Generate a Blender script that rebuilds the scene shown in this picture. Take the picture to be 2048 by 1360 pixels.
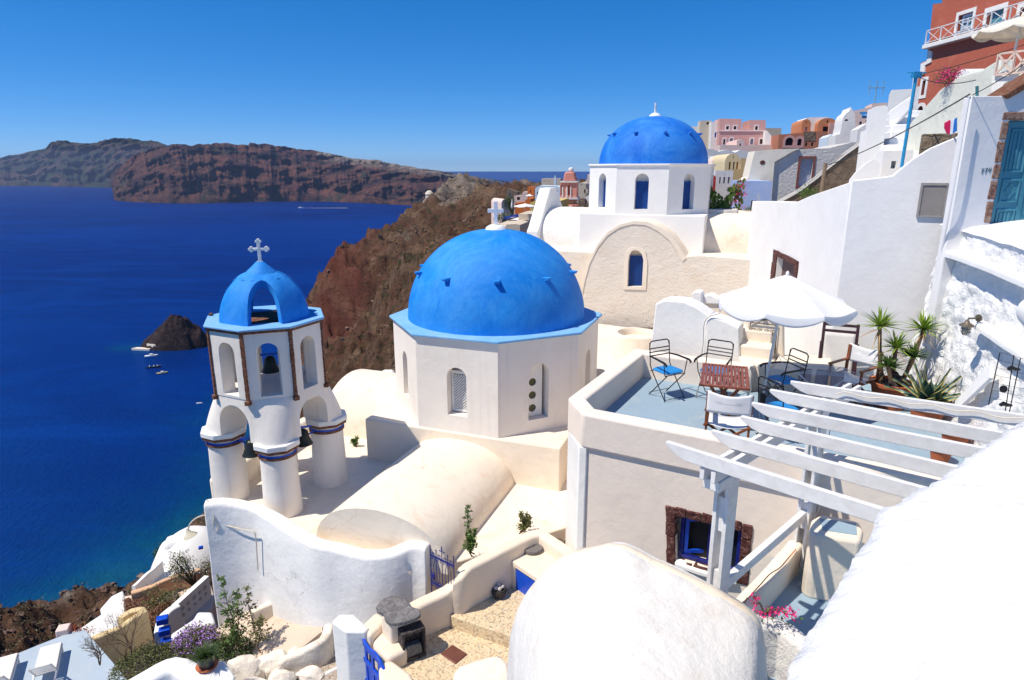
import bpy, bmesh, math, random
import numpy as np
from mathutils import Vector, Matrix, noise
from mathutils.geometry import tessellate_polygon
random.seed(7)
R = math.radians
for o in list(bpy.data.objects): bpy.data.objects.remove(o)
S = bpy.context.scene
COL = S.collection
# ---------------- camera, sky, sun, exposure ----------------
PITCH = R(14.8); FPX = 1285.0; CP, SP = math.cos(PITCH), math.sin(PITCH)
cam = bpy.data.objects.new('camera', bpy.data.cameras.new('camera')); COL.objects.link(cam)
cam.location = (0, 0, 0); cam.rotation_euler = (R(90) - PITCH, 0, 0)
cam.data.sensor_width = 36; cam.data.lens = FPX / 2048 * 36
cam.data.clip_start = .05; cam.data.clip_end = 90000
S.camera = cam
S.render.resolution_x = 1024; S.render.resolution_y = 680
SUN_EL, SUN_AZ = R(59), R(198)       # direction TO the sun, azimuth measured from +X towards +Y
sd = Vector((math.cos(SUN_EL) * math.cos(SUN_AZ), math.cos(SUN_EL) * math.sin(SUN_AZ), math.sin(SUN_EL)))
W = bpy.data.worlds.new("World"); S.world = W; W.use_nodes = True
nt = W.node_tree; nt.nodes.clear()
wo = nt.nodes.new('ShaderNodeOutputWorld'); bg = nt.nodes.new('ShaderNodeBackground')
sky = nt.nodes.new('ShaderNodeTexSky'); sky.sky_type = 'NISHITA'; sky.sun_disc = False
sky.sun_elevation = SUN_EL; sky.sun_rotation = R(90) - SUN_AZ; sky.altitude = 120
sky.air_density = .6; sky.dust_density = 0; sky.ozone_density = 6
hs = nt.nodes.new('ShaderNodeHueSaturation'); hs.inputs['Saturation'].default_value = 1.30; hs.inputs['Value'].default_value = 1.0
tn = nt.nodes.new('ShaderNodeMixRGB'); tn.blend_type = 'MULTIPLY'; tn.inputs[0].default_value = 1; tn.inputs[2].default_value = (.76, .905, 1.14, 1)
gm = nt.nodes.new('ShaderNodeGamma'); gm.inputs[1].default_value = .7; nt.links.new(sky.outputs[0], gm.inputs[0])
nt.links.new(gm.outputs[0], tn.inputs[1]); nt.links.new(tn.outputs[0], hs.inputs['Color']); nt.links.new(hs.outputs[0], bg.inputs[0])
bg.inputs[1].default_value = .145
nt.links.new(bg.outputs[0], wo.inputs[0])
sun = bpy.data.objects.new('sun', bpy.data.lights.new('sun', 'SUN')); COL.objects.link(sun)
sun.data.energy = 3.7; sun.data.angle = R(.5); sun.data.color = (1, .915, .775)
sun.rotation_euler = sd.to_track_quat('Z', 'Y').to_euler()
S.view_settings.view_transform = 'Standard'; S.view_settings.look = 'None'
S.view_settings.gamma = 1; S.view_settings.exposure = 0.50
# ---------------- measuring helpers (pixel of the 2048 px photo -> point at a known height or distance) ----------------
def ray(u, v):
    a = (u - 1024) / FPX; b = (680 - v) / FPX
    return a, CP + b * SP, -SP + b * CP
def atz(u, v, z):
    a, b, d = ray(u, v); t = z / d; return (a * t, b * t)
def aty(u, v, y):
    a, b, d = ray(u, v); t = y / b; return (a * t, y, d * t)
class Face:
    """vertical plane through A and B (plan points, left to right seen from outside)"""
    def __init__(s, A, B):
        s.A = Vector(A[:2]); d = Vector(B[:2]) - s.A; s.L = d.length; s.d = d.normalized(); s.n = Vector((s.d.y, -s.d.x))
    def px(s, u, v):
        a, b, d = ray(u, v); r = Vector((a, b))
        t = s.A.dot(s.n) / r.dot(s.n)
        return ((r * t - s.A).dot(s.d), d * t)
    def P(s, x, z, off=0):
        q = s.A + s.d * x + s.n * off; return (q.x, q.y, z)
    def shift(s, off):
        return Face(s.A + s.n * off, s.A + s.n * off + s.d * s.L)
def face_at(u0, u1, y, yaw, v=500):
    p = aty(u0, v, y); d = Vector((math.cos(R(yaw)), math.sin(R(yaw)))); F = Face(p[:2], (p[0] + d.x, p[1] + d.y))
    s1 = F.px(u1, v)[0]; F.L = s1; return F
def rect(s0, s1, z0, z1): return [(s0, z0), (s1, z0), (s1, z1), (s0, z1)]
def arch(s0, s1, z0, z1, n=10, k=1.0):
    r = (s1 - s0) / 2; c = (s0 + s1) / 2; zs = z1 - r * k
    return [(s0, z0), (s1, z0)] + [(c + r * math.cos(math.pi * i / n), zs + r * k * math.sin(math.pi * i / n)) for i in range(n + 1)]
LOC = {}
class MB:
    def __init__(s, F=None): s.v = []; s.f = []; s.F = F; s.m = []; s.mi = 0
    def add(s, vs, fs):
        o = len(s.v); s.v += [tuple(map(float, p)) for p in vs]; s.f += [tuple(i + o for i in f) for f in fs]; s.m += [s.mi] * len(fs); return s
    def box(s, x0, x1, y0, y1, z0, z1):
        return s.add([(x, y, z) for z in (z0, z1) for y in (y0, y1) for x in (x0, x1)],
                     [(0, 2, 3, 1), (4, 5, 7, 6), (0, 1, 5, 4), (2, 6, 7, 3), (0, 4, 6, 2), (1, 3, 7, 5)])
    def obox(s, c, size, rz=0, M=None):
        x, y, z = [q / 2 for q in size]; M = M or Matrix.Rotation(rz, 3, 'Z'); o = len(s.v)
        vs = [Vector(c) + M @ Vector((a * x, b * y, g * z)) for g in (-1, 1) for b in (-1, 1) for a in (-1, 1)]
        return s.add(vs, [(0, 2, 3, 1), (4, 5, 7, 6), (0, 1, 5, 4), (2, 6, 7, 3), (0, 4, 6, 2), (1, 3, 7, 5)])
    def bar(s, a, b, w, h, up=(0, 0, 1)):
        a, b = Vector(a), Vector(b); z = (b - a); L = z.length; z.normalize(); up = Vector(up)
        x = z.cross(up)
        if x.length < 1e-4: x = z.cross(Vector((1, 0, 0)))
        x.normalize(); y = x.cross(z)
        vs = [p + x * (w / 2 * i) + y * (h / 2 * j) for p in (a, b) for j in (-1, 1) for i in (-1, 1)]
        return s.add(vs, [(0, 2, 3, 1), (4, 5, 7, 6), (0, 1, 5, 4), (2, 6, 7, 3), (0, 4, 6, 2), (1, 3, 7, 5)])
    def prism(s, pts, z0, z1):
        n = len(pts); t = z1 if isinstance(z1, (list, tuple)) else [z1] * n; b = z0 if isinstance(z0, (list, tuple)) else [z0] * n
        ar = sum(pts[i][0] * pts[(i + 1) % n][1] - pts[(i + 1) % n][0] * pts[i][1] for i in range(n))
        idx = list(range(n)) if ar > 0 else list(range(n))[::-1]
        vs = [(pts[i][0], pts[i][1], b[i]) for i in idx] + [(pts[i][0], pts[i][1], t[i]) for i in idx]
        fs = [tuple(range(n))[::-1], tuple(range(n, 2 * n))] + [(i, (i + 1) % n, n + (i + 1) % n, n + i) for i in range(n)]
        return s.add(vs, fs)
    def solid(s, F, outer, holes=(), D=.3, hd=.15, back=True, off=0):
        """slab in plane F: outline (s,z), recesses of depth hd; hd>=D cuts right through"""
        def ccw(p): return sum(p[i][0] * p[(i + 1) % len(p)][1] - p[(i + 1) % len(p)][0] * p[i][1] for i in range(len(p))) > 0
        outer = list(outer) if ccw(outer) else list(outer)[::-1]
        hs_ = [list(h) if not ccw(h) else list(h)[::-1] for h in holes]
        loops = [outer] + hs_; flat = [p for l in loops for p in l]
        tri = tessellate_polygon([[Vector((p[0], p[1], 0)) for p in l] for l in loops])
        def orient(t):
            a, b, c = [flat[i] for i in t]
            return t if (b[0] - a[0]) * (c[1] - a[1]) - (c[0] - a[0]) * (b[1] - a[1]) > 0 else (t[0], t[2], t[1])
        if not holes: tri = [tuple(range(len(outer)))]
        else: tri = [orient(t) for t in tri]
        s.add([F.P(a, z, off) for a, z in flat], tri)
        thru = hd >= D
        if thru and holes: s.add([F.P(a, z, off - D) for a, z in flat], [t[::-1] for t in tri])
        else: s.add([F.P(a, z, off - D) for a, z in outer], [tuple(range(len(outer)))[::-1]])
        n = len(outer)
        s.add([F.P(a, z, off) for a, z in outer] + [F.P(a, z, off - D) for a, z in outer], [(i, n + i, n + (i + 1) % n, (i + 1) % n) for i in range(n)])
        d = min(hd, D)
        for h in hs_:
            n = len(h)
            s.add([F.P(a, z, off) for a, z in h] + [F.P(a, z, off - d) for a, z in h], [(i, n + i, n + (i + 1) % n, (i + 1) % n) for i in range(n)])
            if not thru and back: s.add([F.P(a, z, off - d) for a, z in h], [tuple(range(n))[::-1]])
        return s
    def ring(s, F, outer, inner, off0, off1):
        n = len(outer)
        vs = [F.P(a, z, off0) for a, z in outer] + [F.P(a, z, off0) for a, z in inner] + [F.P(a, z, off1) for a, z in outer] + [F.P(a, z, off1) for a, z in inner]
        fs = []
        for i in range(n):
            j = (i + 1) % n
            fs += [(i, j, n + j, n + i), (2 * n + j, 2 * n + i, 3 * n + i, 3 * n + j), (j, i, 2 * n + i, 2 * n + j), (n + i, n + j, 3 * n + j, 3 * n + i)]
        return s.add(vs, fs)
    def tube(s, pts, r, n=6, cap=True, close=False):
        pts = [Vector(p) for p in pts]; N = len(pts); rr = r if isinstance(r, (list, tuple)) else [r] * N
        vs = []; prev = None
        for i, p in enumerate(pts):
            t = (pts[(i + 1) % N] if (close or i < N - 1) else pts[i]) - (pts[i - 1] if (close or i > 0) else pts[i])
            t.normalize()
            if prev is None:
                x = t.cross(Vector((0, 0, 1)));
                if x.length < .1: x = t.cross(Vector((1, 0, 0)))
            else: x = prev - t * prev.dot(t)
            x.normalize(); prev = x; y = t.cross(x)
            vs += [p + x * (rr[i] * math.cos(2 * math.pi * k / n)) + y * (rr[i] * math.sin(2 * math.pi * k / n)) for k in range(n)]
        fs = [(i * n + k, i * n + (k + 1) % n, (i + 1) % N * n + (k + 1) % n, (i + 1) % N * n + k) for i in range(N if close else N - 1) for k in range(n)]
        if cap and not close: fs += [tuple(range(n))[::-1], tuple(range((N - 1) * n, N * n))]
        return s.add(vs, fs)
    def lathe(s, prof, c=(0, 0, 0), n=24, a0=0, a1=2 * math.pi, k=1.0):
        full = abs(a1 - a0 - 2 * math.pi) < 1e-6; m = n if full else n + 1; vs = []
        for r, z in prof:
            for i in range(m):
                a = a0 + (a1 - a0) * i / n
                vs.append((c[0] + r * math.cos(a), c[1] + r * k * math.sin(a), c[2] + z))
        fs = []
        for j in range(len(prof) - 1):
            for i in range(n):
                i2 = (i + 1) % m; fs.append((j * m + i, j * m + i2, (j + 1) * m + i2, (j + 1) * m + i))
        return s.add(vs, fs)
    def grid(s, fn, nu, nv):
        vs = [fn(i / nu, j / nv) for j in range(nv + 1) for i in range(nu + 1)]
        return s.add(vs, [(j * (nu + 1) + i, j * (nu + 1) + i + 1, (j + 1) * (nu + 1) + i + 1, (j + 1) * (nu + 1) + i) for j in range(nv) for i in range(nu)])
    def xf(s, M, start=0):
        s.v[start:] = [tuple(M @ Vector(p)) for p in s.v[start:]]; return s
    def build(s, name, mat, parent=None, label=None, cat=None, group=None, kind=None, bevel=0, seg=2, ang=40, smooth=True, weld=True, lump=0, lumpsize=.5, sub=0):
        me = bpy.data.meshes.new(name)
        if parent is None:
            xs = np.array(s.v); o0 = Vector(((xs[:, 0].min() + xs[:, 0].max()) / 2, (xs[:, 1].min() + xs[:, 1].max()) / 2, xs[:, 2].min()))
            if kind == 'structure': o0 = Vector((0, 0, 0))
        else: o0 = LOC.get(parent.name, Vector((0, 0, 0)))
        me.from_pydata([(p[0] - o0.x, p[1] - o0.y, p[2] - o0.z) for p in s.v], [], s.f)
        mats = mat if isinstance(mat, (list, tuple)) else [mat]
        for m_ in mats: me.materials.append(m_)
        if len(mats) > 1: me.polygons.foreach_set('material_index', s.m)
        bm = bmesh.new(); bm.from_mesh(me)
        if weld: bmesh.ops.remove_doubles(bm, verts=bm.verts, dist=2e-4)
        bmesh.ops.recalc_face_normals(bm, faces=bm.faces)
        bm.to_mesh(me); bm.free()
        if smooth:
            me.polygons.foreach_set('use_smooth', [True] * len(me.polygons)); me.set_sharp_from_angle(angle=R(ang))
        o = bpy.data.objects.new(name, me); COL.objects.link(o)
        if parent is None: o.location = o0; LOC[o.name] = o0.copy()
        else: o.parent = parent; LOC[o.name] = o0
        tag(o, label, cat, group, kind)
        if bevel:
            b = o.modifiers.new('b', 'BEVEL'); b.width = bevel; b.segments = seg; b.limit_method = 'ANGLE'; b.angle_limit = R(35); b.use_clamp_overlap = True
        if sub:
            q = o.modifiers.new('s', 'SUBSURF'); q.subdivision_type = 'SIMPLE'; q.levels = q.render_levels = sub
        if lump:
            t = bpy.data.textures.new('c', 'CLOUDS'); t.noise_scale = lumpsize; t.noise_depth = 2
            q = o.modifiers.new('d', 'DISPLACE'); q.texture = t; q.strength = lump; q.mid_level = .5; q.texture_coords = 'LOCAL'
        return o
def tag(o, label=None, cat=None, group=None, kind=None):
    if label: o['label'] = label
    if cat: o['category'] = cat
    if group: o['group'] = group
    if kind: o['kind'] = kind
    return o
def root(name, label, cat, loc=(0, 0, 0), group=None, rz=0, local=False, kind=None):
    o = bpy.data.objects.new(name, None); COL.objects.link(o); o.location = loc; o.rotation_euler = (0, 0, rz)
    o.empty_display_size = .2
    LOC[o.name] = Vector((0, 0, 0)) if (local or rz) else Vector(loc)
    return tag(o, label, cat, group, kind)
def dup(o, loc=None, rz=None, label=None, parent=None, scale=None):
    c = o.copy(); COL.objects.link(c)
    if parent: c.parent = parent
    if loc is not None: c.location = loc
    if rz is not None: c.rotation_euler = (0, 0, rz)
    if scale is not None: c.scale = (scale,) * 3
    if label: c['label'] = label
    for k in o.children: dup(k, parent=c)
    return c
def lerp(a, b, t): return a + (b - a) * t
def nz(p, sc=1, o=4): return noise.fractal(Vector(p) * sc, 1.0, 2.0, o)
# ---------------- materials ----------------
MATS = {}
class NT:
    def __init__(s, name):
        s.m = bpy.data.materials.new(name); s.m.use_nodes = True; s.t = s.m.node_tree; s.t.nodes.clear()
        s.o = s.n('OutputMaterial'); s.b = s.n('BsdfPrincipled'); s.l(s.b.outputs[0], s.o.inputs[0])
        tc = s.n('TexCoord'); s.co = tc.outputs['Object']
    def n(s, k, **kw):
        q = s.t.nodes.new('ShaderNode' + k)
        for a, b in kw.items(): setattr(q, a, b)
        return q
    def l(s, a, b): s.t.links.new(a, b)
    def noise(s, sc, det=4, rough=.55, co=None, dist=0):
        q = s.n('TexNoise'); q.inputs['Scale'].default_value = sc; q.inputs['Detail'].default_value = det; q.inputs['Roughness'].default_value = rough
        q.inputs['Distortion'].default_value = dist; s.l(co or s.co, q.inputs['Vector']); return q.outputs['Fac']
    def ramp(s, x, stops):
        q = s.n('ValToRGB'); e = q.color_ramp.elements
        while len(e) < len(stops): e.new(.5)
        for i, (p, c) in enumerate(stops): e[i].position = p; e[i].color = (*c, 1) if len(c) == 3 else c
        s.l(x, q.inputs[0]); return q.outputs[0]
    def mapr(s, x, a, b, c=0, d=1):
        q = s.n('MapRange'); s.l(x, q.inputs[0]); q.inputs[1].default_value = a; q.inputs[2].default_value = b; q.inputs[3].default_value = c; q.inputs[4].default_value = d; return q.outputs[0]
    def mix(s, f, a, b, mode='MIX'):
        q = s.n('MixRGB', blend_type=mode)
        for i, x in enumerate((f, a, b)):
            if hasattr(x, 'links') or hasattr(x, 'is_output'): s.l(x, q.inputs[i])
            elif i == 0: q.inputs[0].default_value = x
            else: q.inputs[i].default_value = (*x, 1)
        return q.outputs[0]
    def scale(s, v):
        q = s.n('Mapping'); q.inputs['Scale'].default_value = v; s.l(s.co, q.inputs['Vector']); return q.outputs[0]
    def bump(s, h, strength, dist, prev=None):
        q = s.n('Bump'); q.inputs['Strength'].default_value = strength; q.inputs['Distance'].default_value = dist
        s.l(h, q.inputs['Height'])
        if prev is not None: s.l(prev, q.inputs['Normal'])
        return q.outputs[0]
    def out(s, col=None, rough=None, nrm=None, metal=0, spec=None):
        if col is not None:
            if isinstance(col, tuple): s.b.inputs['Base Color'].default_value = (*col, 1)
            else: s.l(col, s.b.inputs['Base Color'])
        if rough is not None:
            if isinstance(rough, (int, float)): s.b.inputs['Roughness'].default_value = rough
            else: s.l(rough, s.b.inputs['Roughness'])
        if nrm is not None: s.l(nrm, s.b.inputs['Normal'])
        s.b.inputs['Metallic'].default_value = metal
        if spec is not None: s.b.inputs['Specular IOR Level'].default_value = spec
        return s.m
def plaster(name, col, stain=(.62, .5, .36), amt=.35, bump=.5, rough=False, crack=False, patch=None, streak=0):
    if name in MATS: return MATS[name]
    t = NT(name)
    n1 = t.noise(1.1, 5, .6); n2 = t.noise(9, 5, .6)
    c2 = tuple(x * .93 for x in col)
    c = t.mix(t.mapr(n1, .35, .7), col, c2)
    c = t.mix(t.mapr(t.noise(2.3, 8, .75, dist=.6), .52, .72, 0, amt), c, stain)
    c = t.mix(t.mapr(t.noise(23, 4, .7), .66, .78, 0, min(.5, amt * .7)), c, tuple(x * .72 for x in col))
    if patch: c = t.mix(t.mapr(t.noise(patch[1], 6, .7, dist=1), patch[2], patch[2] + .05), c, patch[0])
    if streak:
        c = t.mix(t.mapr(t.noise(1, 5, .6, co=t.scale((9, 9, .35))), .55, .75, 0, streak), c, tuple(x * .8 for x in stain))
    if crack:
        v = t.n('TexVoronoi', feature='DISTANCE_TO_EDGE'); v.inputs['Scale'].default_value = 1.3; w = t.n('MixRGB'); w.inputs[0].default_value = .25; t.l(t.co, w.inputs[1]); q = t.n('TexNoise'); q.inputs['Scale'].default_value = 4; q.inputs['Detail'].default_value = 6; t.l(t.co, q.inputs['Vector']); t.l(q.outputs['Color'], w.inputs[2]); t.l(w.outputs[0], v.inputs['Vector'])
        k = t.n('Math', operation='MULTIPLY'); t.l(t.mapr(v.outputs['Distance'], 0, .006, .55, 0), k.inputs[0]); t.l(t.mapr(t.noise(.8, 3), .50, .60), k.inputs[1]); c = t.mix(k.outputs[0], c, tuple(x * .5 for x in stain))
        c = t.mix(t.mapr(t.noise(.7, 9, .8, dist=2), .52, .56, 0, .10), c, tuple(x * .7 for x in col))
    nb = t.bump(n1, .35 * bump, .12); nb = t.bump(t.noise(5, 6, .62), .45 * bump, .05, nb); nb = t.bump(t.noise(60, 3, .6), .35 * bump, .008, nb)
    if rough:
        v = t.n('TexNoise'); v.inputs['Scale'].default_value = rough; v.inputs['Detail'].default_value = 6; v.inputs['Distortion'].default_value = 1.2; v.inputs['Roughness'].default_value = .6
        t.l(t.co, v.inputs['Vector']); nb = t.bump(v.outputs['Fac'], .9 if col[0] > .84 else .5, .5 / rough, nb)
    MATS[name] = t.out(c, .88, nb, spec=.2); return MATS[name]
def flat(name, col, rough=.6, metal=0, var=.12, sc=8, bump=.15, spec=None):
    if name in MATS: return MATS[name]
    t = NT(name); n1 = t.noise(sc, 4)
    c = t.mix(t.mapr(n1, .3, .7), tuple(x * (1 + var) for x in col), tuple(x * (1 - var) for x in col))
    MATS[name] = t.out(c, rough, t.bump(t.noise(sc * 5, 3), bump, .01), metal, spec); return MATS[name]
def wood(name, col, col2, rough=.5, ax=(2, 30, 30)):
    if name in MATS: return MATS[name]
    t = NT(name); n1 = t.noise(1, 5, .65, co=t.scale(ax), dist=.5)
    MATS[name] = t.out(t.mix(t.mapr(n1, .35, .65), col, col2), rough, t.bump(n1, .25, .01)); return MATS[name]
def stone(name, cols, sc=6, bump=.9, rough=.9, vor=True, mort=None, vs=5):
    if name in MATS: return MATS[name]
    t = NT(name); n1 = t.noise(sc, 8, .7, dist=.8)
    c = t.ramp(n1, [(.3 + .4 * i / (len(cols) - 1), k) for i, k in enumerate(cols)])
    nb = t.bump(t.noise(sc * 2.5, 6, .65), bump, .4 / sc)
    if mort:
        v = t.n('TexVoronoi', feature='DISTANCE_TO_EDGE'); v.inputs['Scale'].default_value = vs
        w = t.n('MixRGB'); w.inputs[0].default_value = .12; t.l(t.co, w.inputs[1]); q = t.n('TexNoise'); q.inputs['Scale'].default_value = 3; t.l(t.co, q.inputs['Vector']); t.l(q.outputs['Color'], w.inputs[2]); t.l(w.outputs[0], v.inputs['Vector'])
        m = t.mapr(v.outputs['Distance'], .03, .09); c = t.mix(m, mort, c); nb = t.bump(m, .8, .03, nb)
    MATS[name] = t.out(c, rough, nb, spec=.25); return MATS[name]
WHITE = plaster('white_plaster', (.84, .83, .80), amt=.12)
WHITE2 = plaster('bright_white_plaster', (.86, .85, .83), amt=.08, bump=.35)
NEARW = plaster('near_whitewash', (.80, .80, .80), stain=(.6, .55, .48), amt=.18, bump=1.1, crack=True)
CREAM = plaster('cream_plaster', (.85, .75, .62), stain=(.66, .48, .32), amt=.30)
ROOFC = plaster('roof_plaster', (.85, .755, .63), stain=(.66, .42, .25), amt=.5, crack=True)
HOUSE = plaster('house_plaster', (.85, .745, .65), stain=(.6, .48, .38), amt=.2, bump=.35)
DRUM = plaster('drum_plaster', (.86, .80, .73), stain=(.62, .52, .42), amt=.15, bump=.4, streak=.22)
ROUGHW = plaster('rough_whitewash', (.86, .86, .86), amt=.06, rough=13)
ROUGHC = plaster('rough_cream_render', (.80, .72, .62), stain=(.68, .48, .32), amt=.35, rough=9)
GREYW = plaster('grey_white_plaster', (.80, .79, .79), amt=.10, bump=.35)
def domeblue(name, a, b, c3):
    t = NT(name)
    c = t.mix(t.mapr(t.noise(1.1, 7, .7, dist=.4), .42, .68), a, b)
    c = t.mix(t.mapr(t.noise(5, 8, .75), .6, .72, 0, .55), c, c3)
    c = t.mix(t.mapr(t.noise(30, 3, .7), .68, .74, 0, .6), c, tuple(x * .4 for x in a))
    c = t.mix(t.mapr(t.noise(1, 6, .7, co=t.scale((7, 7, .8))), .52, .75, 0, .5), c, c3)
    sp = t.n('SeparateXYZ'); t.l(t.co, sp.inputs[0]); w = t.n('Math', operation='MULTIPLY'); t.l(t.mapr(t.noise(.9, 8, .75, dist=1.2), .40, .62), w.inputs[0]); w.inputs[1].default_value = .38
    c = t.mix(w.outputs[0], c, (.10, .38, .78)); c = t.mix(t.mapr(t.noise(14, 8, .8), .60, .68, 0, .35), c, (.17, .43, .8))
    return t.out(c, .68, t.bump(t.noise(7, 6, .6), .35, .03, t.bump(t.noise(50, 3), .3, .008)), spec=.25)
BLUE = domeblue('dome_blue', (.004, .20, .66), (.008, .26, .76), (.035, .34, .8))
BLUE2 = domeblue('dome_deep_blue', (.004, .135, .60), (.006, .175, .67), (.02, .25, .74))
LIP = domeblue('light_blue_lip', (.20, .44, .74), (.26, .50, .78), (.38, .58, .8))
SHUT = flat('blue_shutter_paint', (.004, .065, .30), .5)
ROYAL = flat('royal_blue_paint', (.006, .07, .55), .4, var=.08)
NAVY = flat('navy_blue_paint', (.006, .012, .16), .4)
TEAL = wood('teal_door_paint', (.06, .24, .33), (.08, .29, .38), .55, (20, 20, 2))
BROWNST = stone('brown_tuff_stone', [(.10, .035, .02), (.2, .085, .05), (.32, .2, .14)], 14)
DARKST = stone('dark_red_tuff', [(.035, .012, .012), (.10, .035, .03), (.30, .18, .15)], 16)
FLOORB = plaster('blue_grey_floor', (.29, .395, .49), stain=(.42, .48, .50), amt=.7, bump=.4, crack=True)
FLOORB2 = plaster('pale_blue_floor', (.42, .50, .58), stain=(.55, .55, .52), amt=.6, bump=.25)
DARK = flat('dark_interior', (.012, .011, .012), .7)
GLASS = flat('dark_window_glass', (.015, .02, .03), .08, spec=.6)
BLACKM = flat('black_iron', (.012, .012, .016), .4, .3)
PAINTW = wood('white_painted_wood', (.80, .80, .80), (.70, .69, .68), .45, (3, 12, 12))
TEAK = wood('teak_wood', (.30, .09, .025), (.17, .045, .015), .45, (14, 14, 3))
REDWOOD = wood('red_slat_wood', (.27, .075, .04), (.19, .05, .03), .42, (3, 30, 30))
DWOOD = wood('dark_purple_brown_wood', (.045, .012, .02), (.03, .008, .012), .5)
CLOTH = flat('white_canvas', (.80, .80, .81), .9, var=.04, sc=3)
TERRA = flat('terracotta', (.42, .11, .04), .8, var=.2)
# ---------------- sea, far island, near cliff ----------------
H = 110.0
def sea_mat():
    t = NT('deep_blue_sea')
    at = t.n('Attribute', attribute_name='shore'); sh = at.outputs['Fac']
    n = t.noise(.02, 6, .7)
    m = t.n('Math', operation='ADD'); t.l(sh, m.inputs[0]); t.l(t.mapr(n, .3, .7, -.18, .18), m.inputs[1])
    c = t.ramp(m.outputs[0], [(.0, (.0002, .014, .135)), (.35, (.0002, .014, .12)), (.55, (.0006, .03, .10)), (.78, (.0015, .075, .09)), (1, (.012, .14, .10))])
    c = t.mix(t.mapr(t.noise(.006, 5, .6, co=t.scale((1, .35, 1))), .4, .65, 0, .5), c, (.0012, .026, .15))
    w1 = t.noise(.55, 7, .7, co=t.scale((1, .45, 1)), dist=.4); w2 = t.noise(.05, 5, .6, co=t.scale((.5, 1, 1)))
    nb = t.bump(w1, .9, .9); nb = t.bump(w2, .4, 2.0, nb)
    c = t.mix(t.mapr(w1, .40, .62, .0, .55), c, t.mix(.5, c, (.0004, .012, .06)))
    c = t.mix(t.mapr(t.noise(.012, 7, .7, co=t.scale((.3, 1, 1)), dist=1.5), .46, .66, 0, .75), c, (.0006, .034, .22))
    c = t.mix(t.mapr(t.noise(.0016, 4, .6, co=t.scale((.5, 1, 1)), dist=1), .42, .6, 0, .6), c, (.0006, .030, .21))
    df = t.n('BsdfDiffuse'); t.l(c, df.inputs[0]); gl = t.n('BsdfGlossy'); gl.inputs['Roughness'].default_value = .06; gl.inputs[0].default_value = (.2, .6, 1, 1); t.l(nb, gl.inputs['Normal']); t.l(nb, df.inputs['Normal'])
    fz = t.n('Fresnel'); fz.inputs[0].default_value = 1.33; t.l(nb, fz.inputs['Normal']); ml = t.n('Math', operation='MULTIPLY'); t.l(fz.outputs[0], ml.inputs[0]); ml.inputs[1].default_value = .17
    mx = t.n('MixShader'); t.l(ml.outputs[0], mx.inputs[0]); t.l(df.outputs[0], mx.inputs[1]); t.l(gl.outputs[0], mx.inputs[2]); t.l(mx.outputs[0], t.o.inputs[0]); return t.m
COAST = [(-170, 40), (-150, 95), (-128, 128), (-111, 151), (-97, 187), (-96, 215), (-106, 256), (-126, 300), (-118, 340), (-90, 395), (-60, 450), (20, 520), (160, 560), (400, 560)]
def coastd(x, y):
    best = 1e9
    for i in range(len(COAST) - 1):
        ax, ay = COAST[i]; bx, by = COAST[i + 1]; dx, dy = bx - ax, by - ay
        t = max(0, min(1, ((x - ax) * dx + (y - ay) * dy) / (dx * dx + dy * dy)))
        best = min(best, math.hypot(x - ax - dx * t, y - ay - dy * t))
    return best
ISL = aty(350, 688, 402)[:2]
def build_sea():
    me = bpy.data.meshes.new('sea'); vs = []; fs = []
    na, nr = 120, 110
    for j in range(nr + 1):
        r = 40 * (60000 / 40) ** (j / nr)
        for i in range(na + 1):
            a = R(35) + R(125) * i / na; vs.append((r * math.cos(a), r * math.sin(a), -H))
    for j in range(nr):
        for i in range(na):
            k = j * (na + 1) + i; fs.append((k, k + 1, k + na + 2, k + na + 1))
    me.from_pydata(vs, [], fs); me.materials.append(sea_mat())
    at = me.attributes.new('shore', 'FLOAT', 'POINT'); vals = []
    for x, y, z in vs:
        d = coastd(x, y) if math.hypot(x, y) < 900 else 999
        di = math.hypot((x - ISL[0] + 12) / 1.6, y - ISL[1] + 5) - 13
        s = max(math.exp(-max(0, d) / 40), .8 * math.exp(-max(0, di) / 10))
        vals.append(s)
    at.data.foreach_set('value', vals)
    me.polygons.foreach_set('use_smooth', [True] * len(me.polygons))
    o = bpy.data.objects.new('sea', me); COL.objects.link(o); tag(o, 'deep blue caldera sea turning turquoise at the shore', None, None, 'structure')
build_sea()
def rockmat(name, a, b, c3, dark, sc, veg=None, bandz=0, white=None, bumpd=1.0):
    t = NT(name); n1 = t.noise(sc, 9, .68, dist=.5); n2 = t.noise(sc * 5, 8, .72)
    c = t.ramp(n1, [(.30, a), (.48, b), (.62, c3)])
    c = t.mix(t.mapr(n2, .50, .66), c, dark)
    if bandz:
        nb_ = t.noise(1, 8, .72, co=t.scale((sc * .8, sc * .8, bandz)), dist=1.2); c = t.mix(t.mapr(nb_, .5, .58), c, dark)
    if white:
        c = t.mix(t.mapr(t.noise(white[1], 7, .75), white[2], white[2] + .06), c, white[0])
    if veg:
        c = t.mix(t.mapr(t.noise(veg[1], 7, .75), veg[2], veg[2] + .05), c, veg[0])
    at = t.n('Attribute', attribute_name='red'); c = t.mix(at.outputs['Fac'], c, t.mix(n2, (.10, .022, .018), (.22, .06, .04)))
    at2 = t.n('Attribute', attribute_name='pale'); c = t.mix(at2.outputs['Fac'], c, t.mix(t.mapr(n2, .4, .62), (.42, .38, .33), (.13, .10, .08)))
    n3 = t.noise(sc * 22, 6, .75); c = t.mix(t.mapr(n3, .40, .62, .55, 0), c, t.mix(.65, c, dark)); c = t.mix(t.mapr(n3, .62, .72, 0, .4), c, c3)
    nb = t.bump(n2, .9, bumpd); nb = t.bump(n1, .6, bumpd * 3, nb); nb = t.bump(n3, .8, bumpd * .25, nb)
    return t.out(c, .95, nb, spec=.1)
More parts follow.
